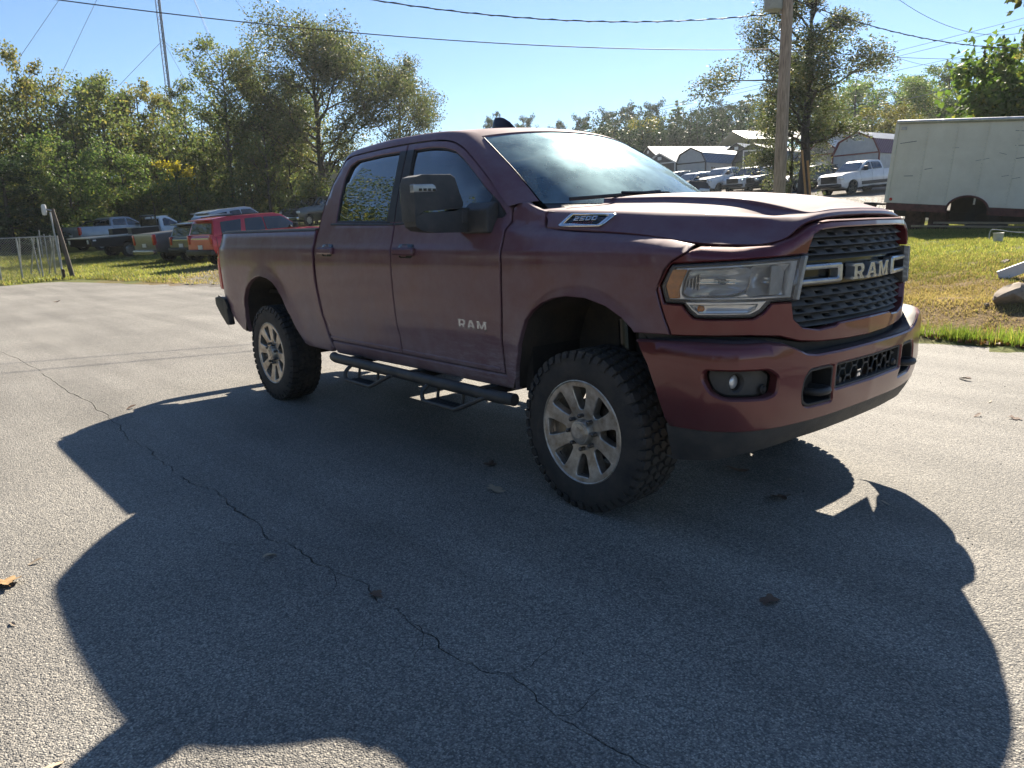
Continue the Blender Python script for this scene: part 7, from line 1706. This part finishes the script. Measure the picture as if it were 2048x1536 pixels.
# front row
put('maple_tree', 'leafy green tree nearest the fence corner', 150, 300, 49, K_LOW[0], L_GRN, 190, .3, baseH=6, baseR=2.9)
put('maple_tree', 'green tree behind the roof of the grey pickup', 258, 318, 56, K_LOW[1], L_GRN, 170, 1.3, baseH=6, baseR=2.9)
put('cedar_tree', 'low dark evergreen above the chain link fence', 25, 290, 45, K_CON[0], L_DRK, 200, 2.2, baseH=11, baseR=2.9)
put('maple_tree', 'darker bushy tree at the left edge behind the fence', 75, 330, 47, K_LOW[1], L_OAK, 150, 3.3, baseH=6, baseR=2.9)
put('vine_stump', 'stump hung with bright yellow vine below the mast', 362, 322, 60, grow(31, 5, 1.6, .15, 9, 2600, .17, .03, 'round', 1.0, fill=1.), L_VIN, 95, .4, baseH=5, baseR=1.6, cat='stump')
put('maple_tree', 'mid green tree to the right of the yellow vine', 425, 310, 64, K_LOW[0], L_OAK, 140, 4.1, baseH=6, baseR=2.9)
K_BARE = grow(33, 9, 3.2, .25, 13, 2400, .16, .016, 'round', .8, gaps=.25, upright=.7, sub_=6)
put('oak_tree', 'half bare tree with dark forked limbs left of the cab', 545, 235, 57, K_BARE, L_OAK, 150, .9, baseH=9, baseR=3.2)
put('oak_tree', 'slender dark trunked tree beside the cab rear corner', 590, 250, 60, K_BARE, L_OLD, 110, 2.9, baseH=9, baseR=3.2)
for i, (px, py, d, w) in enumerate(((440, 395, 58, 110), (500, 385, 62, 120), (560, 378, 72, 120), (630, 385, 74, 100), (395, 402, 56, 80))):
    K = K_LOW[i % 2]; put('shrub', ('rounded green shrub over the black suv', 'broad green shrub behind the red suv roof', 'olive shrub behind the black pickup far back', 'shrub beside the far chrome grille pickup', 'green shrub between the white cab and the yellow vine')[i], px, py, d, K, L_GRN if i != 2 else L_OAK, w, i*1.3, baseH=6, baseR=2.9, cat='shrub')
# wood filling in behind on the left
def wood(name, label, b0, b1, d0, d1, n, nl, hmin, hmax, lm, leaf, seed, per=500):
    rg = np.random.default_rng(seed); Cs = []; paths = []
    for i in range(n):
        b = b0 + (b1 - b0)*rg.random(); d = rg.uniform(d0, d1); x, y = CAM['x'] + d*math.cos(b), CAM['y'] + d*math.sin(b); z = terrain(x, y); h = rg.uniform(hmin, hmax); r = h*.26
        k = rg.normal(0, 1, (per, 3)); k /= np.linalg.norm(k, axis=1)[:, None]; cl = rg.normal(0, 1, (16, 3))*np.array([r*.55, r*.55, h*.2]) + np.array([0, 0, h*.58])
        P = cl[rg.integers(0, 16, per)] + k*(r*.42*rg.uniform(.2, 1, per)**.5)[:, None]; P[:, 2] = np.clip(P[:, 2], .3, h); Cs.append(P + np.array([x, y, z]))
        paths.append((np.array([[x, y, z - .1], [x + rg.normal(0, .2), y, z + h*.5], [x + rg.normal(0, .3), y, z + h*.85]]), [h*.015, h*.011, .02]))
    C_ = np.concatenate(Cs); V, F = leaf_quads(C_, leaf, rg); o = link(name, mesh_fast(name, V, F), lm); tag(o, label, 'trees', None, 'stuff')
    tv, tf = tubes(paths, 4); link('trunk', mesh_fast('trunk', tv, tf), BARK, o)
    return o
wood('left_wood', 'dense wood behind the left row of trees', bearing(-260), bearing(640), 66, 92, 90, 0, 8.5, 12, L_OAK, .26, 5, 1000)
wood('left_undergrowth', 'undergrowth between the trunks on the left', bearing(-260), bearing(660), 57, 72, 110, 0, 2.5, 4.8, L_OAK, .20, 6, 650)
# ---- right: ridge
RR = 'trees along the ridge on the right'
K_PINE = [grow(41, 14, 2.6, .6, 12, 3400, .26, .012, 'umbrella', 1.1, fill=.6), grow(42, 13, 3.4, .45, 14, 6000, .26, .013, 'round', 1.15, fill=1.4)]
for i, (px, py, w, d, lab) in enumerate(((992, 222, 34, 140, 'thin lone pine behind the roof antenna'), (1053, 237, 40, 150, 'small round topped pine right of the roof antenna'), (1116, 246, 36, 155, 'tiny pine over the middle of the roof line'), (1166, 234, 46, 140, 'pine over the right part of the roof line'), (1226, 224, 56, 135, 'round pine at the left end of the dark ridge'), (1262, 216, 52, 132, 'second round pine of the dark ridge'), (1302, 210, 50, 130, 'third round pine of the dark ridge, above the sheds'))):
    put('pine_tree', lab, px, py, d, K_PINE[1 if i > 0 else 0], L_PIN, w*1.15, i*1.1, baseH=13 if i > 0 else 14, baseR=3.4 if i > 0 else 2.6, group=RR)
K_POP = grow(43, 15, 2.6, .1, 24, 9000, .26, .012, 'cone', 1.2, sub_=4, fill=1.)
put('poplar_tree', 'pointed light green tree standing up from the ridge', 1352, 186, 120, K_POP, L_GRN, 78, .2, baseH=15, baseR=2.6, group=RR)
put('maple_tree', 'yellow green tree low in front of the ridge pines', 1290, 240, 112, K_MID[1], L_YEL, 75, 1.2, group=RR)
put('maple_tree', 'olive tree at the left foot of the ridge', 1212, 254, 112, K_MID[2], L_OLD, 64, 3.2, group=RR)
put('oak_tree', 'dark rounded tree on the ridge left of the tall tree', 1420, 204, 118, K_MID[0], L_DRK, 90, .2, group=RR)
put('oak_tree', 'second dark rounded tree on the ridge by the tall tree', 1475, 202, 114, K_MID[2], L_PIN, 95, 2.2, group=RR)
wood('ridge_wood', 'dark wooded ridge behind the sheds', bearing(1195), bearing(1560), 104, 128, 70, 0, 7, 11.5, L_DRK, .38, 15, 700)
put('maple_tree', 'pale green tree right of the tall tree', 1700, 172, 92, K_MID[1], L_GRN, 170, .4, group=RR)
put('oak_tree', 'small dark crowned tree in the gap right of the pale green one', 1795, 172, 96, K_MID[0], L_DRK, 90, 1.4, group=RR)
put('maple_tree', 'full bright green tree above the truck box', 1872, 122, 72, K_MID[2], L_GRN, 150, 2.1, group=RR)
put('maple_tree', 'golden green tree over the left end of the truck box', 1785, 205, 78, K_MID[1], L_YEL, 130, 5.1, group=RR)
put('maple_tree', 'green tree at the far right behind the broad leaved one', 1975, 120, 66, K_MID[0], L_GRN, 150, 3.0, group=RR)
wood('right_wood', 'wood behind the pale green trees on the right', bearing(1590), bearing(2330), 88, 118, 70, 0, 7.5, 11.5, L_GRN, .32, 16, 800)
# tall tree by the pole
K_TALL = grow(51, 15, 3.6, .26, 24, 34000, .135, .019, 'round', 1.3, lean=-.008, gaps=.06, upright=.7, sub_=7)
put('oak_tree', 'tall dark leaved tree rising out of the picture beside the utility pole', 1590, -35, 36, K_TALL, L_BRN, 290, 2.0, baseH=15, baseR=3.6, dpx=14, group=None)
put('oak_tree', 'dark lower tree filling in behind the tall tree', 1576, 170, 40, K_BIG2, L_BRN, 165, 1.2, baseH=13, baseR=5.0, group=None)
# broad leaved tree at the right edge
def bigleaf(seed, H, cr_, n, size):
    rg = np.random.default_rng(seed); paths = []; Cc = []
    for i in range(26):
        az = rg.uniform(0, 6.28); el = rg.uniform(.55, 1.3); ln = H*rg.uniform(.6, 1.0); d = np.array([math.cos(az)*math.cos(el), math.sin(az)*math.cos(el), math.sin(el)]); s = np.linspace(0, 1, 6)
        L = d*ln*s[:, None]*np.array([cr_/H*1.6, cr_/H*1.6, 1]); paths.append((L, .05*(1 - s*.8)))
        for q in np.linspace(.25, 1, n // 26): Cc.append(np.array([np.interp(q, s, L[:, c]) for c in range(3)]) + rg.normal(0, .28, 3))
    P = np.array(Cc); P[:, 2] *= H/np.percentile(P[:, 2], 98); V = []; F = []; c = 0
    for p in P:
        a = rg.normal(0, 1, 3); a[2] = -abs(a[2])*.9 - .3; a /= np.linalg.norm(a); b = np.cross(a, rg.normal(0, 1, 3)); b /= np.linalg.norm(b); nn = np.cross(a, b); s = size*rg.uniform(.6, 1.3)
        o = [(0, 0), (-.08, .36), (.25, .46), (.62, .30), (1, 0), (.62, -.30), (.25, -.46), (-.08, -.36)]
        for u, v in o: V.append(p + (a*u + b*v + nn*(abs(v)*.35 - .25*u*u))*s)
        F += [(c, c + 1, c + 2, c + 3), (c, c + 3, c + 4, c + 5), (c, c + 5, c + 6, c + 7)]; c += 8
    tv, tf = tubes(paths); return mesh_fast('trunk', tv, tf), mesh_fast('crown', V, F)
K_BL = bigleaf(61, 6.5, 2.5, 9000, .23)
p = spot(2045, 29); plant_tree('broad_leaf_tree', 'large leaved bright green tree at the right edge above the truck box', p, K_BL, L_BIG, .3, (1, 1, (zat(2000, 112, 29) - p.z)/6.5))
for i, (px, py, d) in enumerate(((2006, 92, 28.6), (1968, 120, 28.8), (2046, 88, 28.2))):
    q = pt3(px, py, d); rg = np.random.default_rng(70 + i); n = 170; t = rg.random(n); P = np.stack([rg.normal(0, .11, n)*(1.1 - t), rg.normal(0, .11, n)*(1.1 - t), -.5 + t*.85], 1); V, F = leaf_quads(P, .10, rg); me = mesh_fast('seed_spike', V, F)
    o = link('seed_spike', me, L_OLD if i == 2 else L_BRN); o.location = q; o['kind'] = 'stuff'
    # belongs to the broad leaved tree
    tr0 = [x for x in COL.objects if x.name == 'broad_leaf_tree'][0]; o.parent = tr0; o.matrix_parent_inverse = (Matrix.Translation(tr0.location) @ Matrix.Rotation(.3, 4, 'Z') @ Matrix.Diagonal((*tr0.scale, 1))).inverted()
# near branch hanging into the top right corner
def near_branch():
    rg = np.random.default_rng(81); root = pt3(2120, -120, 9.0); T = thing('hanging_branch_tree', 'leafy branch hanging into the top right corner', 'tree', (root.x + 1.3, root.y + 1.0, terrain(root.x + 1.3, root.y + 1.0)))
    b = Vector(T.location); paths = [(np.array([(0, 0, -.1), (0, .05, 2.0), (-.1, 0, 4.2), (-.3, -.2, 6.2)]), [.17, .14, .12, .07])]; Cc = []
    tips = [pt3(2014, 8, 8.8), pt3(2036, 14, 8.9), pt3(2060, 6, 9.0), pt3(2090, -30, 9.2), pt3(2040, -60, 9.0), pt3(2140, -60, 9.4), pt3(2110, 20, 9.3)]
    for q in tips:
        a = np.array([-.25, -.15, 5.6]); e = np.array(q - b); s = np.linspace(0, 1, 7)[:, None]; L = a*(1 - s) + e*s + np.array([0, 0, .55])*np.sin(s*np.pi); paths.append((L, np.linspace(.04, .006, 7)))
        for t in np.linspace(.45, 1, 60): Cc.append(np.array([np.interp(t, s[:, 0], L[:, c]) for c in range(3)]) + rg.normal(0, .07, 3))
    for k in range(420): Cc.append(np.array([-.3, -.2, 5.6]) + rg.normal(0, 1, 3)*np.array([.8, .8, .55]))
    tv, tf = tubes(paths); link('trunk', mesh_fast('trunk', tv, tf), BARK, T)
    V, F = leaf_quads(np.array(Cc), .15, rg, droop=.6); link('crown', mesh_fast('crown', V, F), L_BRN, T)
near_branch()
# tree line on the other side of the drive (behind the camera; the windows and doors mirror it)
wood('far_side_wood', 'wood on the other side of the drive', R(228), R(335), 40, 60, 70, 0, 13.5, 19, L_OAK, .34, 25, 1100)
wood('far_side_wood', 'thick leafy wood across the drive mirrored in the windows', R(188), R(229), 40, 60, 60, 0, 12.5, 19, L_OAK, .20, 26, 4400)
wood('far_side_undergrowth', 'undergrowth below the wood across the drive', R(188), R(335), 36, 58, 90, 0, 4, 7, L_GRN, .26, 27, 900)
# ---------------------------------------------------------------- grass, stones, fallen leaves
G_GR = leaf_mat('grass_blades', (.10, .165, .030), (.18, .235, .05), (.30, .27, .10), .5)
G_DRY = leaf_mat('dry_grass_blades', (.25, .195, .105), (.36, .285, .16), (.17, .18, .06), .4)
G_YEL = leaf_mat('yellowing_blades', (.125, .155, .045), (.22, .225, .085), (.32, .26, .12), .5)
def blades(P, h, w, rg, lean=.45):
    n = len(P); az = rg.uniform(0, 6.28, n); d = np.stack([np.cos(az), np.sin(az), np.zeros(n)], 1); s = np.stack([-np.sin(az), np.cos(az), np.zeros(n)], 1)
    hh = (h*rg.uniform(.45, 1.25, n))[:, None]; ll = (rg.uniform(.1, 1, n)*lean)[:, None]; up = np.array([[0, 0, 1.]]); W = w*s*rg.uniform(.7, 1.3, n)[:, None]
    m_ = P + up*hh*.55 + d*hh*ll*.3; t = P + up*hh + d*hh*ll
    V = np.stack([P - W, P + W, m_ + W*.7, m_ - W*.7, t], 1).reshape(-1, 3); i = 5*np.arange(n)
    return V, np.stack([i, i + 1, i + 2, i + 3], 1), np.stack([i + 3, i + 2, i + 4], 1)
def scatter(n, b0, b1, d0, d1, seed, keep, power=1.0):
    rg = np.random.default_rng(seed); b = rg.uniform(b0, b1, n); d = (d0**power + rg.random(n)*(d1**power - d0**power))**(1/power)
    x, y = CAM['x'] + d*np.cos(b), CAM['y'] + d*np.sin(b); out = ~pip(np.stack([x, y], 1), asp_edge); r = rg.random(n)
    k = out & keep(x, y, d, r); x, y = x[k], y[k]; z = terrain_v(x, y)
    z += .16*np.exp(-(((x - .2)/2.4)**2 + ((y - 7.15)/.55)**2)) + .08*np.exp(-(((x + 2.6)/1.4)**2 + ((y - 8.2)/.7)**2))
    return np.stack([x, y, z - .01], 1), rg
ASP_A = np.array(ASPH, float)
def edge_d(x, y): return segdist(np.stack([x, y], 1), [ASP_A])
rb0, rb1 = bearing(2330), bearing(1700)
# tall bright grass at the kerbless edge on the right
P, rg = scatter(60000, rb0, rb1, 8.6, 12.0, 1, lambda x, y, d, r: r < np.exp(-((edge_d(x, y) - .08)/.30)**2)*(.15 + .85*np.abs(np.sin(x*5.1 + y*2.3)*np.cos(x*2.7 - y*4.1))))
V, a, b = blades(P, .16, .0045, rg, .7); o = link('edge_grass', mesh_fast('edge_grass', V, a, b), G_GR); tag(o, 'tall bright grass along the right edge of the drive', 'grass', None, 'stuff')
# dry mown slope
P, rg = scatter(110000, rb0, rb1, 9.2, 16.5, 2, lambda x, y, d, r: (edge_d(x, y) > .35) & (r < .75))
V, a, b = blades(P, .055, .006, rg, .9); o = link('dry_grass', mesh_fast('dry_grass', V, a, b), G_DRY); tag(o, 'short dry brown grass on the slope at the right', 'grass', None, 'stuff')
P, rg = scatter(110000, rb0, rb1, 13, 28, 3, lambda x, y, d, r: r < np.interp(d, [13, 15], [.1, 1.0]))
V, a, b = blades(P, .075, .008, rg, .8); o = link('verge_grass', mesh_fast('verge_grass', V, a, b), G_YEL); tag(o, 'green grass in front of the truck box', 'grass', None, 'stuff')
# left field
lb0, lb1 = bearing(560), bearing(-120)
def keepl(x, y, d, r):
    dr, gr = cover(x, y); return r < np.clip(1.05 - gr*1.1 - dr*.5, .03, 1)
P, rg = scatter(120000, lb0, lb1, 20, 50, 4, keepl, 1.3)
V, a, b = blades(P, .11, .014, rg, .8); o = link('field_grass', mesh_fast('field_grass', V, a, b), G_YEL); tag(o, 'green grass round the fence and the parked vehicles on the left', 'grass', None, 'stuff')
P, rg = scatter(50000, lb0, lb1, 19, 36, 5, lambda x, y, d, r: r < np.clip(cover(x, y)[0]*1.1 - .1, 0, .8), 1.3)
V, a, b = blades(P, .07, .014, rg, .9); o = link('dry_field_grass', mesh_fast('dry_field_grass', V, a, b), G_DRY); tag(o, 'dry grass between the drive and the left field', 'grass', None, 'stuff')
# gravel by the bed and on the rise
def pebbles(name, label, P, size, rg, mat):
    n = len(P); base = np.array([(1, 0, 0), (-1, 0, 0), (0, 1, 0), (0, -1, 0), (0, 0, .7), (0, 0, -.7)], float); f = np.array([(0, 2, 4), (2, 1, 4), (1, 3, 4), (3, 0, 4), (2, 0, 5), (1, 2, 5), (3, 1, 5), (0, 3, 5)])
    s = size*rg.uniform(.4, 1.5, (n, 1, 1)); V = P[:, None] + base[None]*s*rg.uniform(.7, 1.3, (n, 6, 3)); F = (f[None] + 6*np.arange(n)[:, None, None]).reshape(-1, 3)
    o = link(name, mesh_fast(name, V.reshape(-1, 3), None, F), mat); tag(o, label, 'gravel', None, 'stuff'); return o
GRV = leaf_mat('gravel_stone', (.30, .27, .23), (.16, .145, .125), (.42, .39, .34), 0.)
P, rg = scatter(26000, bearing(640), bearing(330), 18, 34, 7, lambda x, y, d, r: r < np.clip(cover(x, y)[1]*1.2 - .1, 0, 1), 1.2); pebbles('gravel', 'loose gravel beyond the drive behind the bed', P, .030, rg, GRV)
P, rg = scatter(16000, bearing(1830), bearing(1560), 27, 48, 8, lambda x, y, d, r: r < .9); pebbles('gravel', 'pale gravel under the row of vehicles on the right', P, .05, rg, GRV)
# grit scattered on the asphalt
rg = np.random.default_rng(9); n = 900; x = rg.uniform(-8, 4.5, n); y = rg.uniform(-4.2, 5, n); pebbles('grit', 'loose grit scattered over the drive', np.stack([x, y, np.full(n, .002)], 1), .004, rg, leaf_mat('grit_stone', (.05, .048, .045), (.30, .28, .25), None, 0.))
# stones on the verge
def rock(seed, sx_, sy_, sz_):
    bm = bmesh.new(); bmesh.ops.create_icosphere(bm, subdivisions=3, radius=1); rg_ = np.random.default_rng(seed); N = rg_.normal(0, 1, (9, 3)); N /= np.linalg.norm(N, axis=1)[:, None]; D = rg_.uniform(.55, .85, 9)
    for v in bm.verts:
        p = np.array(v.co)
        for k in range(9):
            q = p @ N[k]
            if q > D[k]: p = p - N[k]*(q - D[k])
        v.co = Vector(p*np.array([sx_, sy_, sz_]) + rg_.normal(0, .004, 3))
    me = bpy.data.meshes.new('rock'); bm.to_mesh(me); bm.free(); return me
STN = pmat('tan_stone', (.30, .235, .175), .85, var=.2, scale=7, bump=.4, bscale=25)
for lab, px, py, d, s, sd_ in (('large tan stone at the right edge in a hollow of the mound', 2022, 606, 9.3, (.26, .17, .17), 3), ('small reddish stone in the green grass above the mound', 2010, 518, 12.6, (.10, .06, .05), 4), ('pale pebble beside the large tan stone', 1972, 609, 9.3, (.045, .035, .035), 5)):
    p = pt3(px, py, d); zt = terrain(p.x, p.y) + .16*math.exp(-(((p.x - .2)/2.4)**2 + ((p.y - 7.15)/.55)**2)); o = link('stone', rock(sd_, *s), STN, smooth=True, angle=30); o.location = (p.x, p.y, zt + s[2]*.45); o.rotation_euler = (.2, -.35, 1.1); tag(o, lab, 'stone')
p = pt3(2040, 540, 11.3); mb = MB(); mb.box((0, 0, 0), (.9, .06, .16)); o = mb.build('white_board', pmat('white_board_paint', (.7, .7, .7), .5, var=.05), None, bevel=.008); o.location = (p.x + .15, p.y, terrain(p.x, p.y) + .22); o.rotation_euler = (0, -.42, bearing(2040) - 1.45); tag(o, 'white board sticking up out of the grass at the right edge', 'board')
# fallen leaves
LFM = [pmat('fallen_leaf_tan', (.40, .25, .11), .7, var=.2, scale=40), pmat('fallen_leaf_brown', (.16, .095, .06), .75, var=.2, scale=40), pmat('fallen_leaf_pale', (.46, .36, .25), .7, var=.15, scale=40)]
def leaf_mesh(seed, lobes=True):
    rg_ = np.random.default_rng(seed); n = 40; V = [(0, 0, .012)]; F = []
    for i in range(n):
        q = 2*math.pi*i/n; r = .5 + (.28*abs(math.cos(q*2.5)) - .10 if lobes else 0); r *= rg_.uniform(.88, 1.08); x, y = r*math.cos(q)*1.15, r*math.sin(q)*(.85 if lobes else .38)
        V.append((x, y, .03 + .28*(y*y)*(1 if rg_.random() < .97 else .5) + .14*math.sin(x*3 + seed)))
    for i in range(n): F.append((0, 1 + i, 1 + (i + 1) % n))
    k = len(V); V += [(.5, -.01, .05), (.5, .01, .05), (.95, .05, .12), (.95, .07, .12)]; F.append((k, k + 2, k + 3, k + 1))
    me = bpy.data.meshes.new('fallen_leaf'); me.from_pydata(V, [], F); me.update(); zmin = min(v.co.z for v in me.vertices)
    for v in me.vertices: v.co.z -= zmin
    return me
LV = [(-1.185, -3.374, .115, 0, 1, 'big curled tan leaf at the left edge in the sun'), (-1.341, -3.241, .06, 2, 0, 'small pale leaf just above the big curled one'), (-.75, -3.409, .04, 2, 0, 'white scrap of leaf below the big curled one'),
 (-4.425, -2.033, .10, 1, 0, 'leaf at the tip of the shadow behind the rear wheel'), (-.542, -1.123, .085, 2, 1, 'pale lobed leaf in the shade left of the front wheel'), (-.928, -.849, .09, 1, 1, 'brown leaf in the shade under the running board'),
 (.23, .104, .13, 1, 0, 'brown leaf under the nose right of the front wheel'), (.641, -.139, .10, 1, 1, 'lobed leaf in the shadow under the bumper'), (1.183, -1.173, .065, 1, 1, 'small leaf alone in the middle of the big shadow'),
 (.293, 3.636, .12, 1, 0, 'brown leaf on the sunny drive beyond the nose'), (.795, 2.353, .08, 1, 0, 'leaf on the sunny drive right of the bumper'), (1.006, 2.448, .07, 1, 1, 'leaf at the right edge of the sunny drive'), (.72, 2.871, .05, 2, 0, 'tiny pale leaf on the sunny drive'),
 (1.056, .167, .05, 2, 0, 'pale sliver of leaf by the pointed shadow'), (-.618, -2.421, .075, 2, 0, 'straw coloured leaf beside the crack'), (.05, -2.26, .05, 1, 1, 'leaf caught in the crack'), (.287, -3.45, .06, 2, 0, 'pale leaf at the bottom edge left'), (-18.0, -.18, .2, 1, 0, 'leaf far down the drive on the left')]
for i, (x, y, s, mi, lo, lab) in enumerate(LV):
    o = link('fallen_leaf', leaf_mesh(100 + i, bool(lo)), LFM[mi], smooth=True); o.location = (x, y, .003); o.scale = (s*.9, s*.9, s*.9); o.rotation_euler = (0, 0, i*1.7); tag(o, lab, 'leaf', 'fallen leaves on the drive')
# leaf litter along the right edge
P, rg = scatter(5200, rb0, rb1, 8.6, 11.0, 12, lambda x, y, d, r: edge_d(x, y) < .22); V, F = leaf_quads(P + np.array([0, 0, .03]), .09, rg, flat=.7); o = link('leaf_litter', mesh_fast('leaf_litter', V, F), leaf_mat('litter', (.24, .14, .06), (.13, .07, .04), (.35, .24, .12), .2)); tag(o, 'brown leaves gathered along the right edge of the drive', 'leaves', None, 'stuff')
# ---------------------------------------------------------------- thin autumn haze
mb = MB(); mb.box((0, 0, 22.2), (880, 880, 47)); HZ = mb.build('haze', None); HZ['kind'] = 'stuff'
hm = bpy.data.materials.new('haze_air'); hm.use_nodes = True; hn = hm.node_tree.nodes; hn.remove(hn['Principled BSDF'])
vp = hn.new('ShaderNodeVolumePrincipled'); vp.inputs['Color'].default_value = (.86, .92, .97, 1); vp.inputs['Density'].default_value = .00027; vp.inputs['Anisotropy'].default_value = .5
hm.node_tree.links.new(vp.outputs[0], hn['Material Output'].inputs['Volume']); HZ.data.materials.append(hm)
HZ.display_type = 'WIRE'; cy.volume_bounces = 0
